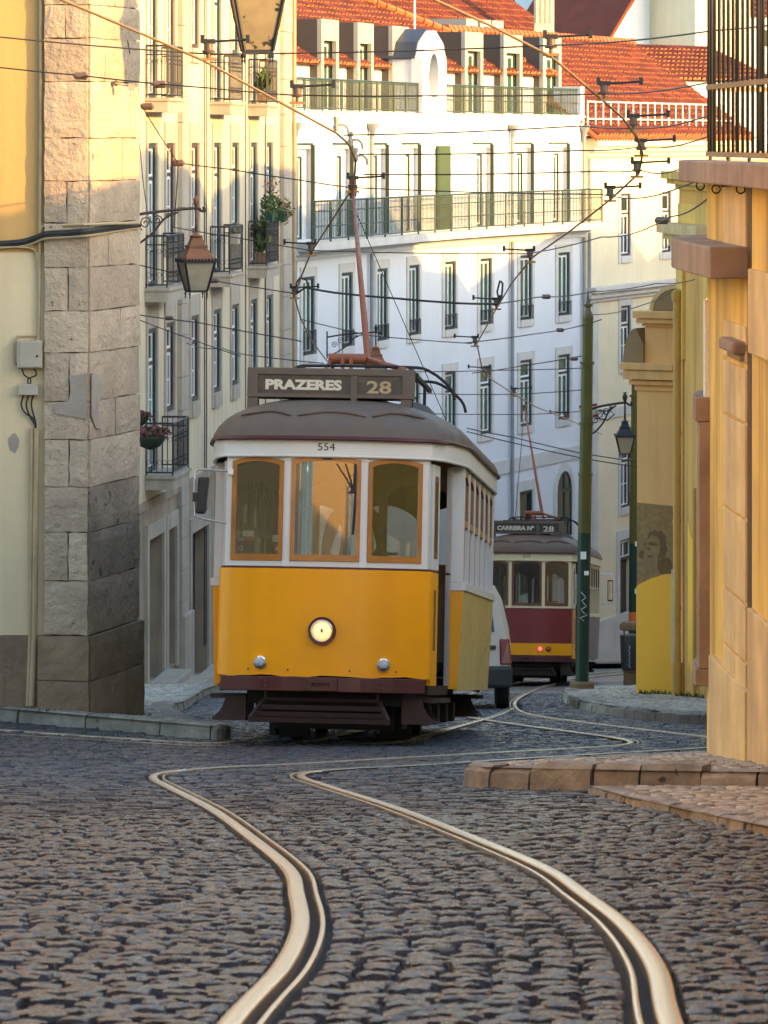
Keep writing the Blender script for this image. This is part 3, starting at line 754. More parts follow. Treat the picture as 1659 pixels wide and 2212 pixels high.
def rail_panel(mb, p, q, z0, z1, gap=0.11, r=0.008, top=0.018, mids=(), ends=True, curls=False):
    """upright bars between two plan points, with a top and a bottom bar"""
    p, q = Vector(p), Vector(q); L = (q-p).length; n = max(2, int(round(L/gap)))
    A = lambda t, z: (p.x+(q.x-p.x)*t, p.y+(q.y-p.y)*t, z)
    mb.tube([A(0, z1), A(1, z1)], top, 5); mb.tube([A(0, z0+0.06), A(1, z0+0.06)], top*0.7, 4)
    for m in mids: mb.tube([A(0, m), A(1, m)], top*0.6, 4)
    for i in range(n+1):
        e = i in (0, n) and ends
        mb.tube([A(i/n, z0 if e else z0+0.06), A(i/n, z1)], r*1.7 if e else r, 4)
        if curls and i < n and n < 40:
            c = (i+0.5)/n
            for zz in (z0+0.25*(z1-z0), z0+0.7*(z1-z0)):
                mb.tube([A(c+math.cos(a)*gap*0.4/L, zz+math.sin(a)*gap*0.5) for a in [k*PI/3 for k in range(6)]], r*0.7, 3, closed=True)
# ------------------------------------------------------------------ left corner house of stone blocks and ochre plaster
corner = thing('corner_house', 'ochre plastered corner house with a tall rough stone corner at far left', 'building', (-3, 40.3, -5.7))
def wpart(mb, name, material, parent, **k):
    """part whose vertices are given in world space, under a parent that sits elsewhere"""
    o = mb.build(name, material, parent, **k)
    if parent is not None: o.matrix_parent_inverse = Matrix.LocRotScale(parent.location, parent.rotation_euler, parent.scale).inverted() if parent.parent is None else Matrix()
    return o
PC = Vector(((190-CX)/FPX*40.0, 40.0, 0)); PL = Vector(((96-CX)/FPX*40.05, 40.05, 0)); PR = Vector(((298-CX)/FPX*41.36, 41.36, 0))
FL = Facade((PL.x, PL.y), (PC.x, PC.y)); FR = Facade((PC.x, PC.y), (PR.x, PR.y))
WALL_Y = 40.17
def zy(y, D): return (HY-y)/FPX*D
# body behind the stone face, plaster wall to the left
mb = MB()
GZ = -6.2
body = [(PL.x+0.0, WALL_Y), (PC.x+0.02, PC.y+0.06), (PR.x-0.02, PR.y+0.02), (-3.0,49), (-3.5,57.5), (-12,57.5), (-12, WALL_Y)]
mb.prism(body, lambda u, w, h: (u, w, h), GZ, 4.2)
wpart(mb, 'core', MAT['mortar'], corner)
mb = MB(); mb.box(-12, PL.x+0.06, WALL_Y-0.05, WALL_Y-0.004, zy(545, 40.12)+0.002, 4.2)
wpart(mb, 'plaster_wall', MAT['plaster_ochre_old'], corner)
mb = MB(); mb.box(-12, PL.x+0.06, WALL_Y-0.052, WALL_Y-0.004, zy(1372, 40.12), zy(545, 40.12))
wpart(mb, 'plaster_wall', MAT['plaster_low'], corner)
mb = MB(); mb.box(-12, PL.x+0.08, WALL_Y-0.075, WALL_Y-0.003, GZ, zy(1372, 40.12)-0.004)
pb = wpart(mb, 'plinth_wall', MAT['stone_plinth'], corner)
for xx, y0, y1 in ((26,1378,1460),(62,1378,1460),(10,1465,1540),(48,1465,1540)):
    a = px(xx, y0, 40.1); mb = MB(); mb.box(a.x-0.004, a.x+0.004, WALL_Y-0.077, WALL_Y-0.07, zy(y1,40.1), zy(y0,40.1)); wpart(mb, 'joint', MAT['mortar'], pb)
def block(fac, s0, s1, z0, z1, proud=0.035, material='stone_block', n=5):
    """a rough-faced block: uneven grid face and chipped edges"""
    mb = MB(); g = 0.0045; s0 += g; s1 -= g; z0 += g; z1 -= g
    nx = max(3, min(7, int((s1-s0)/0.09))); nz = max(3, min(7, int((z1-z0)/0.09))); rows = []
    for j in range(nz+1):
        r = []
        for i in range(nx+1):
            e = min(i, nx-i, 1)*min(j, nz-j, 1)
            o = proud+random.uniform(-0.005, 0.004) if e else proud-0.010+random.uniform(-0.004, 0.004)
            ds = random.uniform(-0.006, 0.006) if i in (0, nx) else random.uniform(-0.02, 0.02); dz = random.uniform(-0.006, 0.006)
            r.append(fac.pt(s0+(s1-s0)*i/nx+(ds if e or i in (0,nx) else 0), o, z0+(z1-z0)*j/nz+dz))
        rows.append(r)
    mb.sheet(rows); b = len(mb.v)
    loop = [i for i in range(nx+1)]+[j*(nx+1)+nx for j in range(1, nz+1)]+[nz*(nx+1)+i for i in range(nx-1, -1, -1)]+[j*(nx+1) for j in range(nz-1, 0, -1)]
    for k in loop:
        p = Vector(mb.v[k])-fac.n*(proud+0.03); mb.v.append(tuple(p))
    m = len(loop)
    for k in range(m): mb.f.append((loop[k], loop[(k+1) % m], b+(k+1) % m, b+k))
    return wpart(mb, 'stone_block', MAT[material], corner, smooth=False)
# course lines (view rows at the corner) and the upright joints measured per course: (left face joints, right face joints)
courses = [(-180,-70,[],[]),(-70,10,[],[245]),(10,82,[142],[]),(82,176,[],[222]),(176,298,[],[]),(298,391,[],[262]),(391,482,[145],[]),(482,578,[],[230]),(578,672,[148],[]),
           (672,762,[],[255]),(762,868,[150],[]),(868,950,[],[245]),(950,1052,[150],[]),(1052,1150,[],[]),(1150,1255,[148],[]),(1255,1372,[],[245])]
for y0, y1, jl, jr in courses:
    z1, z0 = zy(y0, 40.0), zy(y1, 40.0)
    def dark(y): return 'stone_block'
    ss = [0]+[FL.s_at(x) for x in jl]+[FL.L]
    for a, b in zip(ss, ss[1:]): block(FL, a, b, z0, z1, 0.03+random.uniform(-0.006, 0.006))
    ss = [0]+[FR.s_at(x) for x in jr]+[FR.L]
    for a, b in zip(ss, ss[1:]): block(FR, a, b, z0, z1, 0.03+random.uniform(-0.006, 0.006), 'stone_sooty' if y0 >= 1050 else 'stone_block')
for (y0, y1, jl, jr) in ((1374,1470,[],[]),(1470,1600,[],[262])):
    z1, z0 = zy(y0, 40.0), zy(y1, 40.0)
    block(FL, -0.06, FL.L+0.02, z0, z1, 0.07, 'stone_plinth')
    ss = [0]+[FR.s_at(x) for x in jr]+[FR.L+0.03]
    for a, b in zip(ss, ss[1:]): block(FR, a, b, z0, z1, 0.07, 'stone_plinth')
# old repair patches
for fac, pts in ((FL, [(150,812),(190,806),(190,905),(120,893),(118,872),(150,866),(156,840)]),(FR, [(190.5,806),(205,812),(212,845),(204,880),(208,930),(198,925),(190.5,900)])):
    mb = MB(); mb.prism([(max(0.002, min(fac.L-0.002, fac.s_at(x))), zy(y, 40.0)) for x, y in pts], lambda u, w, h: fac.pt(u, h, w), 0.03, 0.043); wpart(mb, 'repair_patch', MAT['plaster_patch'], corner)
r_ = random.Random(4); mb = MB(); mb.prism([(px(29+13*math.cos(2*PI*k/14)*(1+r_.uniform(-0.2,0.2)),0,40.1).x, zy(958+20*math.sin(2*PI*k/14)*(1+r_.uniform(-0.2,0.2)),40.1)) for k in range(14)], lambda u, w, h: (u, h, w), WALL_Y-0.056, WALL_Y-0.051); wpart(mb, 'repair_patch', MAT['plaster_patch'], corner)
# pipes on the wall
def pipe(parent, pts, r, material, name='pipe', n=8):
    mb = MB(); mb.tube(pts, r, n); return wpart(mb, name, MAT[material], parent, smooth=True, auto=60)
YW = WALL_Y-0.09
def wp(x, y, d=YW): return px(x, y, d)
pipe(corner, [wp(88,-60), wp(88,300), wp(86,560), wp(84,700), wp(83,745)], 0.018, 'pipe_tan')
pipe(corner, [wp(79,925), wp(77,1100), wp(74,1372), wp(68,1525)], 0.030, 'pipe_tan')
pipe(corner, [wp(68,925), wp(67,1100), wp(65,1372), wp(60,1525)], 0.020, 'pipe_tan')
pipe(corner, [wp(86,500), wp(92,489), wp(110,487), px(180,485,39.9), px(230,483,40.2), px(300,482,41.2)], 0.016, 'pipe_tan')
for k, (dy, r, m_) in enumerate(((0,0.022,'cable_black'),(5,0.014,'cable_black'),(9,0.012,'pipe_tan'),(-5,0.010,'cable_black'))):
    pts = [wp(-30,528+dy,YW), wp(40,524+dy,YW), wp(75,515+dy,YW), px(100,506+dy,39.95), px(150,503+dy,39.93), px(192,499+dy,39.9), px(240,492+dy,40.5), px(302,486+dy*0.6,41.25)]
    pipe(corner, catmull(pts, 4), r, m_, 'cable', 6)
pipe(corner, catmull([wp(-20,533,YW), wp(40,534,YW), wp(70,538,YW), wp(80,552,YW), wp(84,600,YW)], 4), 0.013, 'pipe_tan', 'cable', 6)
# electric boxes
eb = thing('meter_box', 'grey steel electricity box on the ochre wall', 'electric box', wp(67,794,WALL_Y-0.05))
mb = MB(); mb.box(-0.13,0.12,-0.12,0.0,0,0.27); mb.build('case', MAT['box_grey'], eb, bevel=0.008)
mb = MB(); mb.box(-0.10,0.115,-0.128,-0.1205,0.012,0.258); mb.build('door', MAT['box_grey'], eb, bevel=0.004)
mb = MB(); mb.lathe([(0.012,-0.136),(0.012,-0.129)], (0.07,0,0.12), 10, 'y'); mb.build('lock', MAT['black_text'], eb)
mb = MB(); mb.tube([(-0.13,-0.03,0.02),(-0.16,-0.03,0.05),(-0.165,-0.03,0.24),(-0.14,-0.03,0.31),(-0.05,-0.03,0.315),(0.09,-0.03,0.315)],0.012,6); mb.build('conduit', MAT['pipe_tan'], eb, smooth=True)
e2 = thing('junction_box', 'weathered junction box with looping cables below the steel electricity box', 'electric box', wp(62,853,WALL_Y-0.05))
mb = MB(); mb.box(-0.10,0.10,-0.09,0.0,0,0.11); mb.build('case', MAT['box_grey'], e2, bevel=0.01)
mb = MB()
for x0, x1, zz in ((-0.05,0.06,-0.25),(0.0,0.07,-0.31),(0.05,0.075,-0.38)):
    mb.tube(catmull([(x0,-0.04,0.0),(x0-0.02,-0.04,-0.10),(x0+0.02,-0.04,zz*0.7),(x1,-0.04,zz),(x1,-0.04,-0.45)],4),0.009,5)
for x0, x1 in ((-0.06,0.02),(0.06,0.0)): mb.tube(catmull([(x0,-0.04,0.26),(x0+0.02,-0.05,0.2),(x1,-0.05,0.16),(x1,-0.04,0.11)],4),0.008,5)
mb.build('cable', MAT['cable_black'], e2, smooth=True)

# ------------------------------------------------------------------ cream tenement further down on the left
FA = Facade(((296-CX)/FPX*76.3, 76.3), ((626-CX)/FPX*97.6, 97.6))
ten = thing('cream_tenement', 'weathered cream tenement with iron balconies on the left', 'building', FA.pt(0,0,-10.6))
cols = {1:327, 2:366, 3:419, 4:467, 5:506, 6:546, 7:580}
SC = {k: FA.s_at(v) for k, v in cols.items()}
W = 1.02
holes = []; wins = []
def hole(c, z0, z1, kind): s = SC[c]-W/2; holes.append((s, s+W, z0, z1)); wins.append((s, s+W, z0, z1, kind))
for c in (1, 2, 4, 6): hole(c, 0.78, 3.55, 'door')
for c in (3, 5, 7): hole(c, 1.85, 3.55, 'win')
for c in (1, 4, 6): hole(c, -2.83, -0.08, 'door')
hole(2, -2.0, -0.08, 'win')
for c in (3, 5, 7): hole(c, -1.92, -0.08, 'win')
hole(1, -6.38, -3.62, 'door')
for c in (2, 3, 4, 5, 6, 7): hole(c, -5.36, -3.60, 'win')
# ground floor doorways
gd = [(318,350,1158,1470),(360,378,1140,1440),(411,447,1142,1480),(480,510,1150,1480),(545,575,1150,1480)]
gdh = []
for x0, x1, y0, y1 in gd:
    a, b = FA.s_at(x0), FA.s_at(x1); m = (a+b)/2; z1 = FA.z(y0, m); g = ground(*FA.pt(m).xy)+0.12
    z0 = g if x0 != 360 else FA.z(1440, m)
    gdh.append((a, b, z0, z1)); holes.append((a, b, z0, z1))
ZS = -6.98
mb = MB(); FA.wall(mb, -0.6, FA.L, ZS, 5.6, [h for h in holes if h[3] > ZS], 0.32)
wpart(mb, 'wall', MAT['plaster_cream'], ten)
mb = MB(); FA.wall(mb, -0.6, FA.L, -13.5, ZS, [(h[0],h[1],h[2],min(h[3],ZS-0.01)) for h in holes if h[2] < ZS], 0.32); FA.box(mb, -0.6, FA.L, 0.0, 0.05, ZS-0.06, ZS+0.1)
wpart(mb, 'ground_floor_wall', MAT['stone_dirty'], ten)
mb = MB(); FA.box(mb, -0.6, FA.L, -3.2, -0.5, -13.5, 5.6); wpart(mb, 'interior', MAT['interior_dark'], ten)
def place_part(o, parent):
    o.matrix_parent_inverse = Matrix.LocRotScale(parent.location, parent.rotation_euler, parent.scale).inverted()
for s0, s1, z0, z1, kind in wins:
    o = add_window(ten, FA, s0, s1, z0, z1, St(transom=0.66 if kind == 'win' else 0.74, bars=(0.5,) if kind == 'win' else (0.33,0.66), casing_w=0.10), casing='green_dark' if (s0*7) % 2 > 0.6 else 'brown_wood_dark',
                   surround='limestone', sw=0.15, lintel=0.42, sill=0.30 if kind == 'win' else 0.0)
    place_part(o, ten)
for i, (a, b, z0, z1) in enumerate(gdh):
    mb = MB(); FA.box(mb, a-0.22, a, 0, 0.05, z0-0.05, z1+0.3); FA.box(mb, b, b+0.22, 0, 0.05, z0-0.05, z1+0.3); FA.box(mb, a, b, 0, 0.05, z1, z1+0.3)
    wpart(mb, 'door_surround', MAT['limestone'], ten)
    mb = MB(); FA.box(mb, a, b, -0.31, -0.25, z0, z1); d = wpart(mb, 'door', MAT['brown_wood_dark'], ten)
# stone strips, string course
for x0, x1 in ((383,398),(604,622)):
    a, b = FA.s_at(x0), FA.s_at(x1); mb = MB(); zz = -12.6
    while zz < 5.4:
        h = random.uniform(0.55, 0.85); FA.box(mb, a, b, 0.0, 0.10+random.uniform(-0.008, 0.008), zz+0.006, zz+h-0.006); zz += h
    wpart(mb, 'stone_strip', MAT['limestone'], ten)
a, b = FA.s_at(384), FA.s_at(401); mb = MB(); FA.box(mb, a-0.05, b+0.1, 0.0, 0.17, -12.5, FA.z(1330, a)); wpart(mb, 'plinth_block', MAT['limestone'], ten, bevel=0.02)
pipe(ten, [FA.pt(FA.L-0.1,0.12,5.4), FA.pt(FA.L-0.1,0.12,-12)], 0.05, 'pipe_tan', 'downpipe')
for x in (438, 442, 527, 570): pipe(ten, [FA.pt(FA.s_at(x),0.03,4.5), FA.pt(FA.s_at(x+1),0.03,-6.0), FA.pt(FA.s_at(x),0.03,-10.5)], 0.012, 'cable_black', 'cable', 4)
def balcony(c, zf, sspan=(-0.95, 0.95), o=0.44, h=1.02, ornate=True, cx=None):
    s = (SC[c] if cx is None else cx); a, b = s+sspan[0], s+sspan[1]
    mb = MB(); FA.box(mb, a, b, 0.0, o, zf-0.24, zf-0.03); FA.box(mb, a-0.03, b+0.03, 0.0, o+0.04, zf-0.03, zf+0.03)
    sl = wpart(mb, 'balcony', MAT['limestone'], ten)
    r = MB(); P = [FA.pt(a+0.04,0.02), FA.pt(a+0.04,o-0.02), FA.pt(b-0.04,o-0.02), FA.pt(b-0.04,0.02)]
    rail_panel(r, P[0], P[1], zf+0.03, zf+h, 0.10, 0.007, 0.02, (zf+0.85,), curls=True); r.build('railing', MAT['iron_black'], sl); r = MB(); rail_panel(r, P[2], P[3], zf+0.03, zf+h, 0.10, 0.007, 0.02, (zf+0.85,))
    ro = r.build('railing', MAT['iron_black'], sl)
    r = MB(); rail_panel(r, P[1], P[2], zf+0.03, zf+h, 0.13, 0.008, 0.018, (zf+0.85,), curls=True)
    r.build('railing_front', MAT['iron_black'], sl)
    return a, b, o
balcony(1, 0.75, (-0.75, 1.15)); balcony(4, 0.75, (-0.95, 1.0)); balcony(6, 0.75, (-0.8, 1.0))
balcony(1, -2.86, (-0.75, 1.3)); balcony(4, -2.86, (-0.95, 1.0)); balcony(6, -2.86, (-0.8, 1.2))
balcony(1, -6.42, (-0.75, 1.2), 0.55)
# steps in front of the doors
for x0, x1, y0 in ((318,352,1478),(411,448,1487)):
    a, b = FA.s_at(x0), FA.s_at(x1); mb = MB(); z = ground(*FA.pt((a+b)/2).xy); FA.box(mb, a-0.1, b+0.1, 0.051, 0.55, z-0.2, z+0.27); FA.box(mb, a-0.1, b+0.1, 0.55, 0.95, z-0.2, z+0.15)
    wpart(mb, 'door_step', MAT['limestone'], ten, bevel=0.02)
# rear corner house, ridge and roof above the frame
mb = MB(); FA.box(mb, -0.6, FA.L, -6, -3.2, -13.5, 5.6); wpart(mb, 'rear', MAT['plaster_cream'], ten)
mb = MB(); FA.box(mb, -0.6, FA.L, -6.2, 0.35, 5.605, 5.8); wpart(mb, 'eave', MAT['limestone'], ten)
# ------------------------------------------------------------------ long white house in the middle distance
WP = [(-2.31,99.5),(-1.45,102.5),(-0.53,105.7),(0.36,108.9),(1.30,112.05),(2.36,115.15),(3.53,118.2),(4.78,121.2),(6.12,124.3)]
wcol = [665,748,824,893,971,1048,1135,1217]; ucol = [657,742,820,890,955,1045,1132,1210]
white = thing('white_house', 'long white house with green railings, dormers and red tiled roof', 'building', (WP[0][0], WP[0][1], -14))
BAY = [Facade(a, b) for a, b in zip(WP, WP[1:])]
ZT, ZB = 0.65, -2.55
def off_pt(i, o, z=0):
    """plan point i of the front, moved outwards by o along the averaged normal"""
    n = Vector((0,0,0))
    if i > 0: n += BAY[i-1].n
    if i < len(BAY): n += BAY[i].n
    n.normalize(); return Vector((WP[i][0]+n.x*o, WP[i][1]+n.y*o, z))
def ribbon(mb, o0, o1, z0, z1, i0=0, i1=8, ends=True):
    rows = []
    for i in range(i0, i1+1):
        a, b = off_pt(i, o0), off_pt(i, o1)
        rows.append([(a.x,a.y,z0),(b.x,b.y,z0),(b.x,b.y,z1),(a.x,a.y,z1),(a.x,a.y,z0)])
    mb.sheet(rows); n = 5; b = len(mb.v)-n*len(rows)
    mb.f.append((b, b+1, b+2, b+3)); m = b+n*(len(rows)-1); mb.f.append((m+3, m+2, m+1, m))
wall = MB(); inter = MB()
for i, f in enumerate(BAY):
    hs = []
    c = f.s_at(wcol[i]); c = min(max(c, 0.9), f.L-0.9)
    h1 = (c-0.5, c+0.5, -5.32 if i else -5.36, -3.42)
    hs.append((h1, 'low'))
    hs.append(((c-0.5, c+0.5, -8.45, -6.50), 'mid'))
    u = f.s_at(ucol[i]); u = min(max(u, 0.95), f.L-0.95)
    hs.append(((u-0.62, u+0.62, ZB+0.06, -0.25), 'french'))
    if i in (5, 6): hs.append(((c-0.55, c+0.55, -13.4, -10.35), 'ground'))
    if i == 7: hs.append(((c-0.62, c+0.62, -13.2, -10.6), 'arch'))
    f.wall(wall, 0, f.L, -17, ZT, [h for h, k in hs], 0.30)
    f.box(inter, 0, f.L, -2.0, -0.6, -17, ZT-0.05)
    for h, k in hs:
        if k in ('low', 'mid'):
            o = add_window(white, f, *h, style=St(transom=0.70 if k == 'mid' else None, bars=(), casing_w=0.08), pane='window_green', casing='green_dark', surround='surround_white', sw=0.2, lintel=0.24, sill=0.2)
            place_part(o, white)
            if k == 'low':
                r = MB(); rail_panel(r, (0,-0.06,0), (1.0,-0.06,0), 0.0, 0.42 if i != 0 else 0.6, 0.10, 0.008, 0.015); r.build('window_guard', MAT['iron_black'], o)
        elif k == 'french':
            if i == 4:
                mb = MB(); mb.box(0.0,1.15,-0.05,0.0,0,2.3)
                for q in range(13): mb.box(0.06,1.09,-0.058,-0.05,0.1+q*0.17,0.23+q*0.17)
                o = mb.build('shutter', MAT['green_shutter'], white); f.place(o, h[0]+0.02, h[2], 0.03); place_part(o, white)
            else:
                o = add_window(white, f, h[0]+0.12, h[1]-0.42, h[2], h[3]-0.18, style=St(transom=None, bars=(), casing_w=0.05), pane='window_green', casing='green_paint', off=-0.12)
                place_part(o, white)
                mb = MB(); f.box(mb, h[1]-0.42, h[1], -0.30, -0.12, h[2], h[3]); f.box(mb, h[0], h[0]+0.12, -0.30, -0.12, h[2], h[3]); f.box(mb, h[0]+0.12, h[1]-0.42, -0.30, -0.12, h[3]-0.18, h[3]); wpart(mb, 'door_niche', MAT['plaster_white'], white)
                a = f.pt(h[1]-0.05, 0.07, ZB+0.1)
                mb = MB(); f.box(mb, h[1]-0.09, h[1]-0.02, 0.01, 0.10, ZB+0.06, h[3]+0.10); f.box(mb, h[0]-0.35, h[1]-0.02, 0.01, 0.05, h[3]+0.10, h[3]+0.15); wpart(mb, 'shutter_frame', MAT['green_paint'], white)
        elif k == 'ground':
            o = add_window(white, f, *h, style=St(transom=0.6, bars=(), casing_w=0.08), casing='green_dark', pane='window_glass', frame='green_dark', surround='surround_white', sw=0.2, lintel=0.3, sill=0.0); place_part(o, white)
        else:
            n = 10; W2 = 0.62; H = h[3]-h[2]
            arch = [(-W2, 0), (W2, 0)]+[(W2*math.cos(PI*q/n), H+W2*math.sin(PI*q/n)*0.95) for q in range(n+1)]
            out = [(-W2-0.22, 0), (W2+0.22, 0)]+[((W2+0.22)*math.cos(PI*q/n), H+(W2+0.22)*math.sin(PI*q/n)) for q in range(n+1)]
            mb = MB(); mb.ring(out, arch, lambda a_, b_, t: (a_, t, b_), -0.05, 0.02)
            o = mb.build('arched_window', MAT['surround_white'], white); f.place(o, c, h[2]); place_part(o, white)
            mb = MB(); mb.prism(arch, lambda a_, b_, t: (a_, t, b_), -0.02, -0.004); mb.build('pane', MAT['window_glass'], o)
            inn = [(x_*0.86, 0.06+z_*0.965) for x_, z_ in arch]
            mb = MB(); mb.ring(arch, inn, lambda a_, b_, t: (a_, t, b_), -0.04, -0.022); mb.box(-0.04,0.04,-0.045,-0.022,0,H+0.5); mb.box(-0.6,0.6,-0.045,-0.022,H-0.04,H+0.04); mb.build('casing', MAT['green_dark'], o)
wpart(wall, 'wall', MAT['plaster_white'], white, recalc=False)
wpart(inter, 'interior', MAT['interior_dark'], white)
# right end wall
mb = MB(); e = BAY[-1]; mb.quad(e.pt(e.L,0,-17), e.pt(e.L,-8,-17), e.pt(e.L,-8,ZT), e.pt(e.L,0,ZT)); wpart(mb, 'end_wall', MAT['plaster_white'], white)
# stone band, cornice, balcony
mb = MB(); ribbon(mb, 0.0, 0.05, -9.72, -9.32); wpart(mb, 'stone_band', MAT['surround_white'], white)
mb = MB(); ribbon(mb, 0.0, 0.10, -2.98, -2.86); ribbon(mb, 0.0, 0.22, -2.858, -2.76); wpart(mb, 'cornice', MAT['plaster_white'], white)
mb = MB(); ribbon(mb, 0.0, 0.62, -2.757, ZB); bal = wpart(mb, 'balcony', MAT['surround_white'], white)
def long_rail(parent, o, z0, h, i0, i1, t0=0.0, t1=1.0, frame_mat='green_paint', mids=(0.38,0.75), gap=0.13, posts=3):
    P = [off_pt(i, o) for i in range(i0, i1+1)]
    P[0] = P[0].lerp(P[1], t0); P[-1] = P[-2].lerp(P[-1], t1)
    bars = MB()
    for a, b in zip(P, P[1:]):
        rail_panel(bars, a, b, z0, z0+h, gap, 0.0115, 0.026, [z0+m for m in mids], ends=False)
    ob = bars.build('railing', MAT[frame_mat], parent)
    for a, b in zip(P, P[1:]):
        for k in range(posts):
            q = a.lerp(b, k/posts); mb = MB(); mb.tube([(q.x,q.y,z0-0.03),(q.x,q.y,z0+h)], 0.026, 4); mb.build('railing_post', MAT[frame_mat], parent)
    mb = MB(); q = P[-1]; mb.tube([(q.x,q.y,z0-0.03),(q.x,q.y,z0+h)], 0.026, 4); mb.build('railing_post', MAT[frame_mat], parent)
    return P
P = long_rail(bal, 0.58, ZB+0.02, 1.0, 0, 8, posts=2)
mb = MB(); q = P[-1]; w_ = off_pt(8, 0.0); rail_panel(mb, q, w_, ZB+0.02, ZB+1.02, 0.13, 0.009, 0.02); mb.build('railing', MAT['green_paint'], bal)
# parapet string under the terrace and downpipes with hoppers
mb = MB(); ribbon(mb, -0.25, 0.05, ZT, ZT+0.05); wpart(mb, 'parapet', MAT['surround_white'], white)
for x, b_ in ((629,0),(795,2),(1100,6),(1255,7)):
    f = BAY[b_]; s_ = min(max(f.s_at(x), 0.12), f.L-0.15)
    mb = MB(); mb.tube([f.pt(s_,0.10,0.3), f.pt(s_,0.10,-2.7)], 0.055, 8); mb.tube([f.pt(s_,0.10,-3.0), f.pt(s_,0.10,-15.5)], 0.055, 8)
    c = f.pt(s_,0.12,0.0); mb.lathe([(0.06,0.0),(0.08,0.15),(0.17,0.30),(0.17,0.36)], (c.x,c.y,0.05), 8)
    wpart(mb, 'downpipe', MAT['pipe_grey'], white, smooth=True, auto=40)
# terrace floor, set-back wall, dormers
SB = -1.15
mb = MB(); rows = []
for i in range(9):
    a, b = off_pt(i, -0.25), off_pt(i, SB-0.3); rows.append([(a.x,a.y,ZT+0.01),(b.x,b.y,ZT+0.01)])
mb.sheet(rows); wpart(mb, 'terrace_floor', MAT['limestone'], white)
BK = [Facade(off_pt(i, SB).xy, off_pt(i+1, SB).xy) for i in range(8)]
mb = MB(); rows = []
EAVE = 1.92
for f in BK: f.wall(mb, 0, f.L, ZT, EAVE)
wpart(mb, 'terrace_wall', MAT['plaster_white'], white)
dpx = [688, 765.5, 841.5, 1002, 1087, 1172]
def find_back(x):
    for i, f in enumerate(BK):
        s_ = f.s_at(x)
        if -0.01 <= s_ <= f.L+0.01: return f, s_
    return BK[-1], BK[-1].s_at(x)
for x in dpx:
    f, s_ = find_back(x); wd = 0.78
    top = 3.10
    mb = MB(); f.box(mb, s_-wd, s_-wd+0.22, 0.20, 0.32, ZT, top); f.box(mb, s_+wd-0.22, s_+wd, 0.20, 0.32, ZT, top); f.box(mb, s_-wd+0.22, s_+wd-0.22, 0.20, 0.32, top-0.55, top)
    d = wpart(mb, 'dormer', MAT['dormer_grey'], white)
    mb = MB(); f.box(mb, s_-wd+0.004, s_-wd+0.2, -2.6, 0.199, ZT, top-0.004); f.box(mb, s_+wd-0.2, s_+wd-0.004, -2.6, 0.199, ZT, top-0.004); f.box(mb, s_-wd+0.2, s_+wd-0.2, -2.6, 0.199, top-0.3, top-0.004); mb.build('cheek', MAT['dormer_cheek'], d)
    o = add_window(white, f, s_-wd+0.24, s_+wd-0.24, ZT+0.02, top-0.57, style=St(transom=None, bars=(), casing_w=0.05), pane='window_green', casing='green_paint', off=0.16); place_part(o, white)
# gable with oval window, flush with the front
fg = BAY[3]; g0 = None
for i, f in enumerate(BAY):
    s_ = f.s_at(911)
    if 0 <= s_ <= f.L: fg = f; g0 = s_
ga, gb = fg.s_at(911), fg.s_at(963); gm = (ga+gb)/2; gw = (gb-ga)/2
prof = [(-gw,0),(gw,0),(gw,1.55),(gw-0.12,1.62),(gw-0.30,1.95),(0.18,2.28),(0,2.32),(-0.18,2.28),(-gw+0.30,1.95),(-gw+0.12,1.62),(-gw,1.55)]
oc, orx, orz = (-0.05,1.02), 0.50, 0.66; n = 24
oval = [(oc[0]+orx*math.cos(2*PI*k/n-PI/2), oc[1]+orz*math.sin(2*PI*k/n-PI/2)) for k in range(n)]
# outline resampled by angle about the oval centre
def ray_out(ang):
    best = None; dx, dz = math.cos(ang), math.sin(ang)
    for (x0, z0), (x1, z1) in zip(prof, prof[1:]+prof[:1]):
        ex, ez = x1-x0, z1-z0; det = dx*-ez+ex*dz
        if abs(det) < 1e-9: continue
        t = ((x0-oc[0])*-ez+ex*(z0-oc[1]))/det; u = (dx*(z0-oc[1])-dz*(x0-oc[0]))/det
        if t > 0 and -1e-6 <= u <= 1+1e-6 and (best is None or t < best): best = t
    return (oc[0]+dx*best, oc[1]+dz*best)
N2 = 72
oo_, ii_ = [], []
for k in range(N2):
    a = 2*PI*k/N2; oo_.append(ray_out(a)); ii_.append((oc[0]+orx*math.cos(a), oc[1]+orz*math.sin(a)))
mb = MB(); mb.ring(oo_, ii_, lambda a_, b_, t: (a_, t, b_), -0.02, 0.30)
gable = mb.build('gable', MAT['plaster_white'], white); fg.place(gable, gm, ZT+0.03); place_part(gable, white)
mb = MB(); mb.prism([(oc[0]+(x-oc[0])*1.0, oc[1]+(z-oc[1])*1.0) for x, z in ii_], lambda a_, b_, t: (a_, t, b_), 0.24, 0.26); mb.build('oval_pane', MAT['window_glass'], gable)
mb = MB(); mb.prism([(-gw+0.03,0),(gw-0.03,0),(gw-0.03,1.5),(-gw+0.03,1.5)], lambda a_, b_, t: (a_, t, b_), 0.30, 1.6); mb.build('gable_side', MAT['plaster_white'], gable)
mb = MB(); rp_ = [(-gw-0.05,1.52),(gw+0.05,1.52),(gw-0.28,1.98),(0,2.36),(-gw+0.28,1.98)]; mb.prism(rp_, lambda a_, b_, t: (a_, t, b_), 0.20, 3.4); mb.build('gable_roof', MAT['slate_dark'], gable)
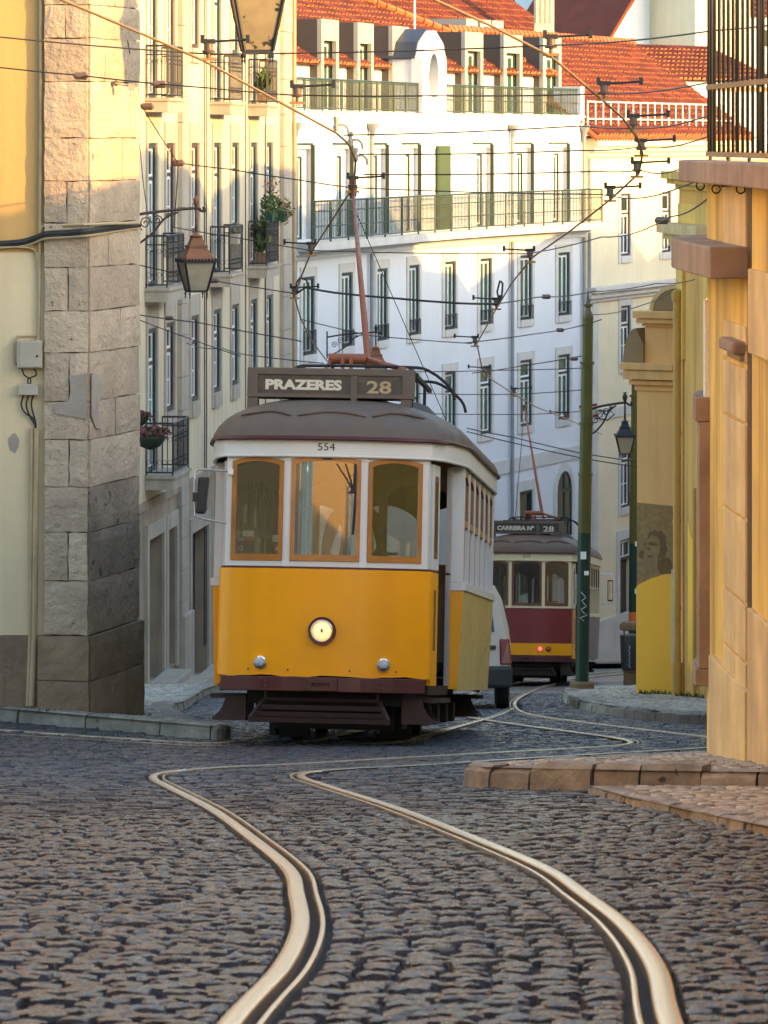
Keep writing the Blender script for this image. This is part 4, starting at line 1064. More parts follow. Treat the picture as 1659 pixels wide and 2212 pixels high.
# terrace railings
par = MB(); ribbon(par, -0.3, -0.2, ZT+0.055, ZT+0.08); parapet = wpart(par, 'railing_kerb', MAT['surround_white'], white)
ib = BAY.index(fg)
tg0 = ga/fg.L; tg1 = gb/fg.L
long_rail(parapet, -0.1, ZT+0.06, 0.80, 0, ib+1, 0, max(0.05, tg0-0.01), posts=2)
long_rail(parapet, -0.1, ZT+0.06, 0.80, ib, 8, min(0.95, tg1+0.01), 1.0, posts=2) if tg1 < 1 else long_rail(parapet, -0.1, ZT+0.06, 0.80, ib+1, 8, max(0, (BAY[ib+1].s_at(965))/BAY[ib+1].L), 1.0, posts=2)
# end parapet upstand
mb = MB(); f = BAY[-1]; f.box(mb, f.L-0.30, f.L, -0.9, 0.0, ZT+0.003, ZT+0.95); wpart(mb, 'end_parapet', MAT['plaster_white'], white)
# roof: eave line over the set-back wall, ridge parallel, hip at the far right end
roof = MB(); rows = []
slope = 0.62; depth = 6.5
rp = []
for i in range(9):
    k = 0.0 if i < 4 else (i-4)/4.0
    a = off_pt(i, SB+0.25, EAVE-0.02)
    dd = depth*(1-k*0.93) if i >= 4 else depth
    b = off_pt(i, SB+0.25-dd, EAVE-0.02+dd*slope); rows.append([a, b])
roof.sheet([[tuple(p) for p in r] for r in rows])
ro = wpart(roof, 'roof', MAT['roof_base'], white)
for i in range(8):
    f = Facade(rows[i][0].xy, rows[i+1][0].xy)
    dv = (-f.n+Vector((0,0,slope))).normalized(); nu = int(f.L/0.24)+1
    len0 = (rows[i][1]-rows[i][0]).length; len1 = (rows[i+1][1]-rows[i+1][0]).length
    nv = int(max(len0, len1)/0.36)
    tiles(ro, rows[i][0]+Vector((0,0,0.03)), f.d, dv, int(f.L/0.30)+1, int(nv*0.36/0.32), 0.30, 0.32, 0.115, hidden=lambda u, v, L=f.L, a=len0, b=len1: v > a+(b-a)*u/L-0.1, limit=38, pick=None)
# hip ridge tiles and a pale verge
mb = MB()
for k in range(40):
    a = rows[4][1].lerp(rows[8][0], k/40); b = rows[4][1].lerp(rows[8][0], (k+0.9)/40); mb.tube([a+Vector((0,0,0.1)), b+Vector((0,0,0.1))], [0.10, 0.085], 6)
wpart(mb, 'ridge_tiles', MAT['ridge_tile'], white)
for x, t in ((700,0.1),(752,0.35),(1000,0.2)):
    f, s_ = find_back(x); q = f.pt(s_, -1.5, EAVE+0.9); mb = MB(); mb.tube([q, q+Vector((0,0,2.2))], 0.03, 5); wpart(mb, 'vent_pipe', MAT['white_paint'], white)
# ------------------------------------------------------------------ cream house at the end of the street
FE = Facade((6.13,124.33), (6.13+0.36*17, 124.33+0.933*17))
cream = thing('cream_house', 'cream house with a broad red tiled roof closing the street', 'building', FE.pt(0,0,-15.5))
ch = []
for x in (1350, 1438, 1500):
    s_ = FE.s_at(x)
    for z0, z1 in ((-3.68,-1.72),(-7.15,-5.25),(-11.6,-9.45)): ch.append((s_-0.5, s_+0.5, z0, z1))
s_ = FE.s_at(1352); door = (s_-0.72, s_+0.72, -15.9, -12.6)
mb = MB(); FE.wall(mb, 0, FE.L, -18.5, 0.1, ch+[door], 0.3); wpart(mb, 'wall', MAT['cream_far'], cream)
mb = MB(); FE.box(mb, 0, FE.L, -3, -0.5, -18.5, 0.0); wpart(mb, 'interior', MAT['interior_dark'], cream)
for h in ch:
    o = add_window(cream, FE, *h, style=St(transom=0.66, bars=(0.5,), casing_w=0.07), pane='window_glass', casing='brown_wood_dark', surround='surround_white', sw=0.2, lintel=0.25, sill=0.22); place_part(o, cream)
mb = MB(); FE.box(mb, door[0], door[1], -0.28, -0.22, door[2], -13.35); d = wpart(mb, 'door', MAT['brown_wood_dark'], cream)
for k in range(2):
    for j in range(3): mb = MB(); FE.box(mb, door[0]+0.15+k*0.66, door[0]+0.62+k*0.66, -0.22, -0.20, door[2]+0.2+j*0.75, door[2]+0.8+j*0.75); mb.build('door_panel', MAT['brown_wood_dark'], d)
o = add_window(cream, FE, door[0], door[1], -13.25, -12.6, style=St(transom=None, bars=(), casing_w=0.07), pane='window_glass', casing='brown_wood_dark', off=-0.05); place_part(o, cream)
mb = MB(); FE.box(mb, door[0]-0.28, door[0], 0, 0.05, -16.4, -12.3); FE.box(mb, door[1], door[1]+0.28, 0, 0.05, -16.4, -12.3); FE.box(mb, door[0], door[1], 0, 0.05, -12.6, -12.3); wpart(mb, 'door_surround', MAT['surround_white'], cream)
mb = MB(); FE.box(mb, 0, FE.L, 0, 0.10, -5.02, -4.90); FE.box(mb, 0, FE.L, 0, 0.22, -4.898, -4.72); FE.box(mb, 0, FE.L, 0, 0.38, -4.718, -4.56); wpart(mb, 'cornice', MAT['surround_white'], cream)
mb = MB(); FE.box(mb, 0, FE.L, 0, 0.05, -8.7, -8.4); FE.box(mb, 0, FE.L, 0, 0.06, -18, -14.9); wpart(mb, 'band', MAT['surround_white'], cream)
s_ = FE.s_at(1285); mb = MB(); FE.box(mb, s_-0.25, s_+0.25, 0, 0.03, -18, -5.03); wpart(mb, 'pilaster', MAT['surround_white'], cream)
mb = MB(); FE.box(mb, 0, FE.L, 0, 0.15, -0.55, -0.40); FE.box(mb, 0, FE.L, 0, 0.32, -0.397, -0.22); FE.box(mb, 0, FE.L, -0.4, 0.45, -0.217, 0.02); wpart(mb, 'eave', MAT['cream_far'], cream)
# roof towards the street
sl = 0.72; up = 4.5
A0, B0 = FE.pt(-0.2, 0.45, 0.04), FE.pt(FE.L+0.4, 0.45, 0.04)
def roofpt(t, v): return FE.pt(t, 0.45-v, 0.04+v*sl)
tl = FE.L+0.6
mb = MB(); mb.quad(roofpt(-0.2,0), roofpt(tl,0), roofpt(tl,up), roofpt(-1.3,up)); rf = wpart(mb, 'roof', MAT['roof_base'], cream)
dv = (-FE.n+Vector((0,0,sl))).normalized()
tiles(rf, roofpt(-1.3,0)+Vector((0,0,0.02)), FE.d, dv, int((tl+1.3)/0.34), int(up*1.23/0.30), 0.34, 0.30, 0.13, hidden=lambda u, v: u-1.3 < -0.2-v*0.2, limit=300)
mb = MB()
for k in range(46):
    t = -1.3+k*(tl+1.3)/46; mb.tube([roofpt(t,up)+Vector((0,0,0.06)), roofpt(t+0.38,up)+Vector((0,0,0.08))], [0.19,0.16], 6)
wpart(mb, 'ridge_tiles', MAT['ridge_tile'], cream)
mb = MB()
for k in range(60):
    t = -0.2+k*tl/60; mb.tube([roofpt(t,-0.05)+Vector((0,0,-0.02)), roofpt(t,0.3)], 0.085, 6)
wpart(mb, 'eave_tiles', MAT['ridge_tile'], cream)
# pale guard rail along the eave
mb = MB(); z0 = 0.10
for zz in (z0+0.42, z0+0.95): mb.tube([roofpt(0,0.35)+Vector((0,0,zz-0.2)), roofpt(tl,0.35)+Vector((0,0,zz-0.2))], 0.022, 4)
for k in range(24):
    p = roofpt(k*tl/23, 0.35); mb.tube([p, p+Vector((0,0,z0+0.75))], 0.022, 4)
wpart(mb, 'guard_rail', MAT['white_paint'], cream)
pipe(cream, [FE.pt(0.25,0.08,-0.6), FE.pt(0.25,0.08,-15)], 0.05, 'pipe_grey', 'downpipe')

# ------------------------------------------------------------------ houses behind the roofs
def far_house(name, label, A, B, depth, z0, z1, wall_m, roof_m=None, rise=2.0, dormers=(), wins=()):
    f = Facade(A, B); t = thing(name, label, 'building', f.pt(0,0,z0))
    mb = MB(); f.box(mb, 0, f.L, -depth, 0, z0, z1); wpart(mb, 'wall', MAT[wall_m], t)
    if roof_m:
        mb = MB(); a, b, c, d = f.pt(-0.2,0.2,z1+0.01), f.pt(f.L+0.2,0.2,z1+0.01), f.pt(f.L+0.2,-depth/2,z1+rise), f.pt(-0.2,-depth/2,z1+rise); e, g = f.pt(f.L+0.2,-depth-0.2,z1+0.01), f.pt(-0.2,-depth-0.2,z1+0.01)
        mb.add([a,b,c,d,e,g], [(0,1,2,3),(3,2,4,5),(1,4,2),(0,3,5),(0,5,4,1)]); r = wpart(mb, 'roof', MAT[roof_m], t)
        if roof_m == 'roof_base':
            dv_ = (-f.n*(depth/2+0.2)+Vector((0,0,rise))).normalized(); ln = math.hypot(depth/2+0.2, rise)
            tiles(r, f.pt(-0.1,0.2,z1+0.04), f.d, dv_, int(f.L/0.3), int(ln/0.45), 0.3, 0.45, 0.11, limit=0, pick='none')
        for s_ in dormers:
            zz = z1+rise*0.18; mb = MB(); f.box(mb, s_-0.55, s_+0.55, -depth*0.45, -0.35, zz, zz+1.15); dd = wpart(mb, 'dormer', MAT['dormer_grey'], t)
            mb = MB(); f.box(mb, s_-0.33, s_+0.33, -0.351, -0.33, zz+0.2, zz+0.98); mb.build('dormer_window', MAT['white_paint'], dd)
            mb = MB(); f.box(mb, s_-0.25, s_+0.25, -0.332, -0.32, zz+0.27, zz+0.9); mb.build('pane', MAT['window_glass'], dd)
    for (s_, z_, w_, h_) in wins:
        mb = MB(); f.box(mb, s_-w_/2, s_+w_/2, -0.01, 0.02, z_, z_+h_); wn_ = wpart(mb, 'window', MAT['white_paint'], t)
        mb = MB(); f.box(mb, s_-w_/2+0.1, s_+w_/2-0.1, 0.015, 0.03, z_+0.1, z_+h_-0.1); mb.build('pane', MAT['window_glass'], wn_)
    return t
def P2(x, D): return ((x-CX)/FPX*D, D)
far_house('far_house', 'red roofed house with three grey dormers behind the broad tiled roof', P2(985,150), P2(1300,164), 9, -12, 2.75, 'plaster_white', 'roof_base', 3.3, (2.4,3.75,5.0))
far_house('far_house', 'white house with a steep red verge behind the ridge at upper right', P2(1392,172), P2(1500,174), 8, -8, 6.8, 'plaster_white', None, 2)
far_house('far_house', 'cream house slab at the top right behind the white gable', P2(1502,170), P2(1620,172), 8, -8, 7.2, 'cream_far', None, 2)
far_house('far_house', 'low red roofed house under the white gable at upper right', P2(1330,152), P2(1680,160), 7, -8, 2.2, 'plaster_white', 'roof_base', 1.5)
mb = MB(); f = Facade(P2(1255,176), P2(1390,178)); tw = thing('roof_tower', 'dark green roof tower with a ribbed grey cap', 'building', f.pt(0,0,-8))
f.box(mb, 0, f.L, -2.4, 0, -8, 4.75); wpart(mb, 'wall', MAT['far_green'], tw)
c = f.pt(f.L/2, -1.2, 0); mb = MB()
mb.add([f.pt(-0.2,0.2,4.76), f.pt(f.L+0.2,0.2,4.76), f.pt(f.L+0.2,-2.6,4.76), f.pt(-0.2,-2.6,4.76), f.pt(f.L*0.3,-0.6,5.9), f.pt(f.L*0.7,-0.6,5.9), f.pt(f.L*0.7,-1.6,5.9), f.pt(f.L*0.3,-1.6,5.9)], [(0,1,5,4),(1,2,6,5),(2,3,7,6),(3,0,4,7),(4,5,6,7)])
cap = wpart(mb, 'cap', MAT['zinc'], tw); mb = MB()
for k in range(13):
    t = k/12; mb.tube([f.pt(-0.2+t*(f.L+0.4),0.21,4.78), f.pt(f.L*(0.3+0.4*t),-0.6,5.92)], 0.03, 4)
o = mb.build('rib', MAT['zinc'], cap)
p = f.pt(f.L*0.3, 0.6, 0); mb = MB(); mb.tube([(p.x,p.y,2.5),(p.x,p.y,5.0)], 0.035, 5); o = wpart(mb, 'mast', MAT['white_paint'], tw)
mb = MB(); fw = Facade(P2(1392,171.8), P2(1500,173.8)); mb.add([fw.pt(-2.9,0.0,3.0), fw.pt(0.02,0.0,3.0), fw.pt(0.02,0.0,6.6), fw.pt(-2.9,-6,3.0), fw.pt(0.02,-6,3.0), fw.pt(0.02,-6,6.6)], [(0,1,2),(3,5,4),(0,2,5,3),(0,3,4,1)])
gw_ = mb.build('gable_wall', MAT['plaster_white'], None); tag(gw_, 'white half gable with a red verge beside the green roof tower', 'building'); gw_.name = 'far_gable'
mb = MB(); mb.hexa([fw.pt(-3.05,0.15,3.0), fw.pt(0.0,0.15,6.72), fw.pt(0.0,-6,6.72), fw.pt(-3.05,-6,3.0), fw.pt(-3.1,0.15,3.16), fw.pt(-0.05,0.15,6.9), fw.pt(-0.05,-6,6.9), fw.pt(-3.1,-6,3.16)]); mb.build('verge', MAT['roof_tile'], gw_)
ch_ = Facade(P2(1155,158), P2(1197,158)); chm = thing('chimney_block', 'pale ribbed chimney block above the dormered red roof', 'chimney', ch_.pt(0,0,3)); mb = MB(); ch_.box(mb, 0, ch_.L, -0.8, 0, 3, 6.8); wpart(mb, 'stack', MAT['cream_far'], chm)
for k in range(4): mb = MB(); ch_.box(mb, 0.05+k*0.19, 0.13+k*0.19, 0, 0.05, 4.5, 6.8); wpart(mb, 'rib', MAT['cream_far'], chm)
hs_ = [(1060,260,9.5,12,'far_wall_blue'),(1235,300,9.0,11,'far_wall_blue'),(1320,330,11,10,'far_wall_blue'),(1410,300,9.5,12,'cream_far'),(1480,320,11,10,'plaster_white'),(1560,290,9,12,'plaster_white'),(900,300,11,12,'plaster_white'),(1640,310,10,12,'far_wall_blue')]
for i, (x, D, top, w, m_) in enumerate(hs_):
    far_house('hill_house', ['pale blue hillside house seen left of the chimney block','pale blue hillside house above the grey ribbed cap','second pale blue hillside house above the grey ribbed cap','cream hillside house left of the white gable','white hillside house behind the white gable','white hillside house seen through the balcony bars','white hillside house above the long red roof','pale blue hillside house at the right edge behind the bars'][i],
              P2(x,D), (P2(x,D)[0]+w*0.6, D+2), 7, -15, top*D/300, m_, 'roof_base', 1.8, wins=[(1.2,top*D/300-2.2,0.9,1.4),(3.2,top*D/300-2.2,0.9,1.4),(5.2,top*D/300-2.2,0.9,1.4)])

# ------------------------------------------------------------------ yellow house on the far right pavement
fy = thing('yellow_annex', 'old yellow house with moulded cornices behind the near yellow corner', 'building', (4.6, 60, -9.0))
FS = Facade((4.585,63.2), (4.93,60.4))          # side front, far to near
ZTOP = -0.55
mb = MB(); FS.wall(mb, 0, FS.L, -9.8, ZTOP); mb.quad(FS.pt(0,0,-9.8), FS.pt(0,-9,-9.8), FS.pt(0,-9,ZTOP), FS.pt(0,0,ZTOP)); mb.quad(FS.pt(FS.L,0,-9.8), FS.pt(FS.L,-9,-9.8), FS.pt(FS.L,-9,ZTOP), FS.pt(FS.L,0,ZTOP)); mb.quad(FS.pt(0,0,ZTOP), FS.pt(FS.L,0,ZTOP), FS.pt(FS.L,-9,ZTOP), FS.pt(0,-9,ZTOP))
wpart(mb, 'wall', MAT['plaster_yellow_old'], fy)
def moulding(fac, s0, s1, steps, material, name, parent, back=-0.3, left=0.0, right=0.0):
    mb = MB()
    for o, z0, z1 in steps: fac.box(mb, s0-(o if left else 0), s1+(o if right else 0), back, o, z0+0.001, z1-0.001)
    return wpart(mb, name, MAT[material], parent)
moulding(FS, -0.02, FS.L, [(0.05,-0.78,-0.70),(0.16,-0.70,-0.62),(0.24,-0.62,-0.50)], 'plaster_yellow', 'parapet_cap', fy, left=1)
moulding(FS, -0.02, FS.L, [(0.07,-1.78,-1.66),(0.14,-1.66,-1.56),(0.20,-1.56,-1.46),(0.30,-1.46,-1.30)], 'pale_stone', 'cornice', fy, left=1)
moulding(FS, 0.0, FS.L, [(0.02,-1.30,-1.0)], 'plaster_yellow', 'frieze', fy)
for s0 in (0.0, 2.1): mb = MB(); FS.box(mb, s0, s0+0.5, 0.0, 0.05, -3.4, -1.785); wpart(mb, 'pilaster', MAT['plaster_yellow'], fy)
# ochre repaint patch and lower brown band on the side front
sa, sb = FS.s_at(1487), FS.s_at(1506); mb = MB()
dw = sb-sa; poly = [(sa,-8.0),(sb,-8.35),(sb,-6.35),(sb-0.25*dw,-6.2),(sb-0.5*dw,-6.12),(sa+0.3*dw,-6.05),(sa,-5.85)]
mb.prism(poly, lambda u, w, h: FS.pt(u, h, w), 0.004, 0.009); wpart(mb, 'repaint_patch', MAT['plaster_yellow_fresh'], fy)
s_ = FS.s_at(1476)
mb = MB(); z_ = zy(625, FS.D(s_)); zb = ground(*FS.pt(s_).xy)
mb.tube([FS.pt(s_,0.10,z_), FS.pt(s_,0.10,zb)], 0.062, 10); mb.lathe([(0.062,0),(0.085,0.05),(0.085,0.18),(0.066,0.2)], tuple(FS.pt(s_,0.10,z_-0.2)), 10)
zz = z_-0.9
while zz > zb+0.5: mb.lathe([(0.07,0),(0.07,0.04)], tuple(FS.pt(s_,0.10,zz)), 10); zz -= 1.35
mb.lathe([(0.085,0),(0.085,0.55)], tuple(FS.pt(s_,0.10,zb+0.1)), 10); wpart(mb, 'downpipe', MAT['pipe_yellow'], fy, smooth=True, auto=40)
s2 = FS.s_at(1507); mb = MB(); mb.tube([FS.pt(s2,0.05,-5.3), FS.pt(s2,0.05,-8.9)], 0.03, 8); wpart(mb, 'thin_pipe', MAT['pipe_yellow'], fy)
# gate pier block facing the camera
FG = Facade(((1376-CX)/FPX*64.6, 64.6), ((1457-CX)/FPX*64.3, 64.3))
gpier = thing('gate_pier', 'square tan pier with moulded caps and a fresh yellow lower half', 'building', FG.pt(0,0,-9.1))
zf = lambda y: zy(y, 64.4)
mb = MB(); FG.box(mb, 0, FG.L+0.05, -3.2, 0, -9.8, zf(1150)); FG.box(mb, 0, FG.L+0.05, -3.2, 0, zf(1150)+0.001, zf(830)); FG.box(mb, 0.13, FG.L+0.05, -3.0, -0.02, zf(830)+0.001, zf(690)); wpart(mb, 'shaft', MAT['plaster_tan'], gpier)
mb = MB()
for o, y0, y1 in ((0.03,845,832),(0.10,832,822),(0.17,820,800),(0.21,799,785)): FG.box(mb, -o, FG.L+0.05, -3.0, o, zf(y0)+0.001, zf(y1))
wpart(mb, 'middle_cap', MAT['plaster_tan'], gpier, bevel=0.006)
mb = MB()
for o, y0, y1 in ((0.04,706,700),(0.11,699,689),(0.15,688,672)): FG.box(mb, 0.13-o, FG.L+0.05, -3.0, o-0.02, zf(y0)+0.001, zf(y1))
wpart(mb, 'upper_cap', MAT['plaster_tan'], gpier, bevel=0.006)
n = 12; r_ = 0.42; ctr = FG.L+0.05
mb = MB(); mb.prism([(ctr-r_*1.05*math.cos(PI/2*k/n), zf(671)+r_*0.85*math.sin(PI/2*k/n)) for k in range(n+1)]+[(ctr, zf(671))], lambda u, w, h: FG.pt(u, h, w), -2.6, -0.05); wpart(mb, 'arched_pediment', MAT['plaster_tan_dark'], gpier)
mb = MB()
for k in range(n): mb.hexa([FG.pt(ctr-(r_*1.05+d_)*math.cos(PI/2*q/n), o_, zf(671)+(r_*0.85+d_*0.9)*math.sin(PI/2*q/n)) for o_, dd_ in ((-0.04,0),) for q, d_ in ((k,0),(k+1,0),(k+1,0.06),(k,0.06))]+[FG.pt(ctr-(r_*1.05+d_)*math.cos(PI/2*q/n), -2.6, zf(671)+(r_*0.85+d_*0.9)*math.sin(PI/2*q/n)) for q, d_ in ((k,0),(k+1,0),(k+1,0.06),(k,0.06))])
wpart(mb, 'pediment_rim', MAT['pale_stone'], gpier)
mb = MB(); mb.prism([(-0.10*math.cos(PI/2*k/8)*2.2, zf(785)+0.55*math.sin(PI/2*k/8)) for k in range(9)]+[(0.13, zf(745)),(0.13, zf(785))], lambda u, w, h: FG.pt(u, h, w), -2.8, 0.05); wpart(mb, 'scroll', MAT['plaster_tan_dark'], gpier)
mb = MB(); poly = [(-0.01,zf(1530)),(FG.L+0.0,zf(1530)),(FG.L,zf(1238)),(FG.L*0.75,zf(1240)),(FG.L*0.4,zf(1250)),(FG.L*0.12,zf(1262)),(-0.01,zf(1270))]
mb.prism(poly, lambda u, w, h: FG.pt(u, h, w), 0.004, 0.010); wpart(mb, 'fresh_paint', MAT['plaster_yellow_fresh'], gpier)
mb = MB(); mb.prism([(0,zf(1272)),(FG.L*0.12,zf(1263)),(FG.L*0.4,zf(1251)),(FG.L*0.75,zf(1241)),(FG.L,zf(1239)),(FG.L,zf(1092)),(0,zf(1088))], lambda u, w, h: FG.pt(u, h, w), 0.003, 0.006); wpart(mb, 'brown_panel', MAT['plaster_tan_dark'], gpier).data.materials[0] = MAT['mural_mid']
# worn painted portrait blotch: hood, face, beard, shoulder
def blob(cx, cy, rx, ry, seed, n=22, wob=0.12):
    r = random.Random(seed); return [(FG.s_at(cx+rx*math.cos(2*PI*k/n)*(1+r.uniform(-wob,wob))), zf(cy+ry*math.sin(2*PI*k/n)*(1+r.uniform(-wob,wob)))) for k in range(n)]
for nm, m_, lay, a in (('mural_hood','mural_dark',0.008,(1418,1178,24,34,1)),('mural_face','mural_mid',0.011,(1411,1182,16,24,2)),('mural_beard','plaster_tan_dark',0.0135,(1406,1212,17,24,3)),('mural_shoulder','mural_dark',0.010,(1437,1222,16,18,4)),('mural_brow','mural_dark',0.016,(1410,1176,11,4,5)),('mural_eye','mural_dark',0.0165,(1402,1187,4,3,6)),('mural_mouth','mural_dark',0.0167,(1405,1203,6,2.5,7)),('mural_smudge','mural_dark',0.0105,(1388,1200,8,9,8))):
    mb = MB(); mb.prism([(max(0.01, min(FG.L-0.01, u)), w) for u, w in blob(*a)], lambda u, w, h: FG.pt(u, h, w), lay-0.002, lay); wpart(mb, nm, MAT[m_], gpier)
mb = MB(); FG.box(mb, FG.L-0.045, FG.L+0.055, 0.0, 0.02, -9.8, zf(1228)); wpart(mb, 'grey_strip', MAT['surround_white'], gpier)

# ------------------------------------------------------------------ near yellow corner house on the right
ny = thing('yellow_corner_house', 'near yellow corner house with rounded stone ledges at the right edge', 'building', (2.4, 27, -4.1))
plan = [(2.52,-70),(2.50,8),(2.44,20),(2.392,25.3),(2.30,27.4),(2.268,28.2),(2.285,28.75),(2.40,29.25),(2.65,29.55),(3.0,29.75),(3.4,29.87),(3.9,29.95),(14,30.2)]
def outl(o, i0, i1, P=plan):
    out = []
    for i in range(i0, i1):
        a = Vector(P[max(i-1, 0)]); b = Vector(P[min(i+1, len(P)-1)]); t = (b-a).normalized(); out.append((P[i][0]-t.y*o, P[i][1]+t.x*o))
    return out
plan_s = plan[:3]+[(p.x, p.y) for p in catmull([(a, b, 0) for a, b in plan[3:-1]], 4)]+plan[-1:]
def strip(o0, o1, z0, z1, P, caps=True):
    mb = MB(); A = outl(o0, 0, len(P), P); B = outl(o1, 0, len(P), P); rows = []
    for (ax, ay), (bx, by) in zip(A, B): rows.append([(ax,ay,z0),(bx,by,z0),(bx,by,z1),(ax,ay,z1),(ax,ay,z0)])
    mb.sheet(rows); n_ = len(rows); mb.f += [(0,1,2,3), tuple((n_-1)*5+k for k in (3,2,1,0))]
    return mb
NTOP = zy(349,26.5)-0.02
mb = strip(-0.4, 0.0, -8, NTOP, plan_s); wpart(mb, 'wall', MAT['plaster_yellow'], ny)
mb = MB(); mb.prism([(p[0]+0.3, p[1]-0.3) for p in plan]+[(14,-70)], lambda u, w, h: (u, w, h), -8, NTOP-0.1); wpart(mb, 'core', MAT['interior_dark'], ny)
mb = MB(); mb.box(7.5, 14, -70, 0.5, NTOP-0.2, 1.2); mb.box(7.5, 14, 0.501, 10.5, NTOP-0.2, 3.5); mb.box(7.5, 14, 10.501, 23.5, NTOP-0.2, 1.2); wpart(mb, 'unseen_storey', MAT['plaster_yellow'], ny)  # added out of view, heights stepped to shape the sun on the terrace opposite
mb = MB(); mb.prism([(p[0]+0.02, p[1]-0.02) for p in plan]+[(14,-70)], lambda u, w, h: (u, w, h), NTOP-0.09, NTOP-0.02); wpart(mb, 'terrace_floor', MAT['pink_stone'], ny)
def near_seg(d0, d1, n=10):
    """piece of the front between two distances, going away from the camera"""
    def xat(D):
        for a, b in zip(plan_s, plan_s[1:]):
            if a[1] <= D <= b[1]: return a[0]+(b[0]-a[0])*(D-a[1])/(b[1]-a[1])
        return plan_s[-1][0]
    return [(xat(d0+(d1-d0)*k/n), d0+(d1-d0)*k/n) for k in range(n+1)]
round_end = [p for p in plan_s if 28.0 < p[1] and p[0] < 4]
def ledge(d0, o, z0, z1, name, material, parent=ny, bev=0.012, inner=-0.1):
    P = near_seg(d0, 28.0, 4)[:-1]+round_end
    mb = strip(inner, o, z0, z1, P); return wpart(mb, name, MAT[material], parent, bevel=bev)
# stone pieces of the ledges are separate stones
def ledge_stones(d0, o, z0, z1, name, cuts, top_round=0.0):
    P = near_seg(d0, 28.0, 8)[:-1]+round_end; n_ = len(P); k0 = 0
    ids = [0]+cuts+[n_-1]
    for a, b in zip(ids, ids[1:]):
        Q = P[a:b+1]; mb = strip(-0.05, o, z0, z1, Q); wpart(mb, name, MAT['pink_stone'], ny, bevel=0.012)
ledge_stones(26.25, 0.25, zy(592,27.2), zy(512,27.2)-0.04, 'ledge_stone', [5,10,16])
ledge_stones(20.0, 0.20, zy(402,26.5)+0.01, zy(349,26.5)-0.0, 'balcony_stone', [6,9,15])
# courses, pilaster stones and dark seam on the straight front
def panel(d0, d1, o, z0, z1, name, material, bev=0.006):
    mb = strip(-0.02, o, z0, z1, near_seg(d0, d1, 3)); return wpart(mb, name, MAT[material], ny, bevel=bev)
Dn = lambda x: 26.0 if x is None else None
def D_front(x):
    best = min(near_seg(24.0, 28.4, 200), key=lambda p: abs(CX+p[0]/p[1]*FPX-x)); return best[1]
dA, dB, dC, dD_ = D_front(1616), D_front(1567), D_front(1592), D_front(1624)
for y0, y1 in ((402,560),(700,780),(790,905),(910,1110),(1115,1290),(1295,1415),(1420,1640)):
    for a, b in ((dA+0.02, dC-0.004),(dC+0.004, dB)):
        panel(a, b, 0.018, zy(y1,26.6), zy(y0,26.6)-0.004, 'pilaster_stone', 'pale_stone')
panel(dD_, dA, 0.006, -5, zy(402,26.2), 'dark_seam', 'plaster_tan_dark').data.materials[0] = MAT['brown_wood_dark']
mb = MB(); q = near_seg(25.85, 25.86, 1)[0]
panel(24.0, dD_-0.03, 0.03, zy(770,25.6), zy(585,25.6), 'band_course', 'pale_stone')
panel(24.0, dD_-0.03, 0.035, zy(1700,25.6), zy(1330,25.6), 'plinth_course', 'pale_stone')
panel(dD_+0.02, 27.95, 0.045, -5.2, zy(1445,27.2), 'plinth_course', 'pale_stone')
# small rolled ledge
mb = strip(-0.02, 0.10, zy(760,26.6), zy(733,26.6), near_seg(dA+0.02, dA+0.75, 4)); wpart(mb, 'small_ledge', MAT['pink_stone'], ny, bevel=0.02)
mb = strip(-0.02, 0.05, zy(775,26.6), zy(761,26.6), near_seg(dA+0.04, dA+0.68, 4)); wpart(mb, 'small_ledge', MAT['pink_stone'], ny, bevel=0.008)
# window on the rounded corner with stone jamb, head and sill
Pj = [p for p in plan_s if p[1] >= 28.1 and p[0] < 2.8]
jz0, jz1 = zy(1445,28.3), zy(912,28.3)
def arc_strip(t0, t1, o, z0, z1, name, material, bev=0.006, inner=-0.05):
    L = [0]
    for a, b in zip(Pj, Pj[1:]): L.append(L[-1]+math.hypot(b[0]-a[0], b[1]-a[1]))
    def at(s):
        s = min(max(s, 0), L[-1])
        for i in range(len(Pj)-1):
            if s <= L[i+1]: u = (s-L[i])/(L[i+1]-L[i]); return (Pj[i][0]+(Pj[i+1][0]-Pj[i][0])*u, Pj[i][1]+(Pj[i+1][1]-Pj[i][1])*u)
        return Pj[-1]
    Q = [at(t0+(t1-t0)*k/6) for k in range(7)]
    return wpart(strip(inner, o, z0, z1, Q), name, MAT[material], ny, bevel=bev)
arc_strip(0.10, 0.30, 0.075, jz0, jz1, 'window_jamb', 'pink_stone')
arc_strip(0.10, 1.2, 0.10, jz1+0.003, jz1+0.17, 'window_head', 'pink_stone')
arc_strip(0.10, 1.2, 0.10, jz0-0.12, jz0-0.003, 'window_sill', 'pink_stone')
arc_strip(0.301, 0.42, 0.02, jz0, jz1, 'window_frame', 'white_paint')
arc_strip(0.42, 1.1, 0.012, jz0, jz1, 'window_pane', 'window_glass')
arc_strip(0.18, 0.30, 0.03, zy(870,28.3), zy(650,28.3), 'upper_window_frame', 'white_paint')
arc_strip(0.30, 1.0, 0.015, zy(870,28.3), zy(650,28.3), 'upper_window_pane', 'window_glass')
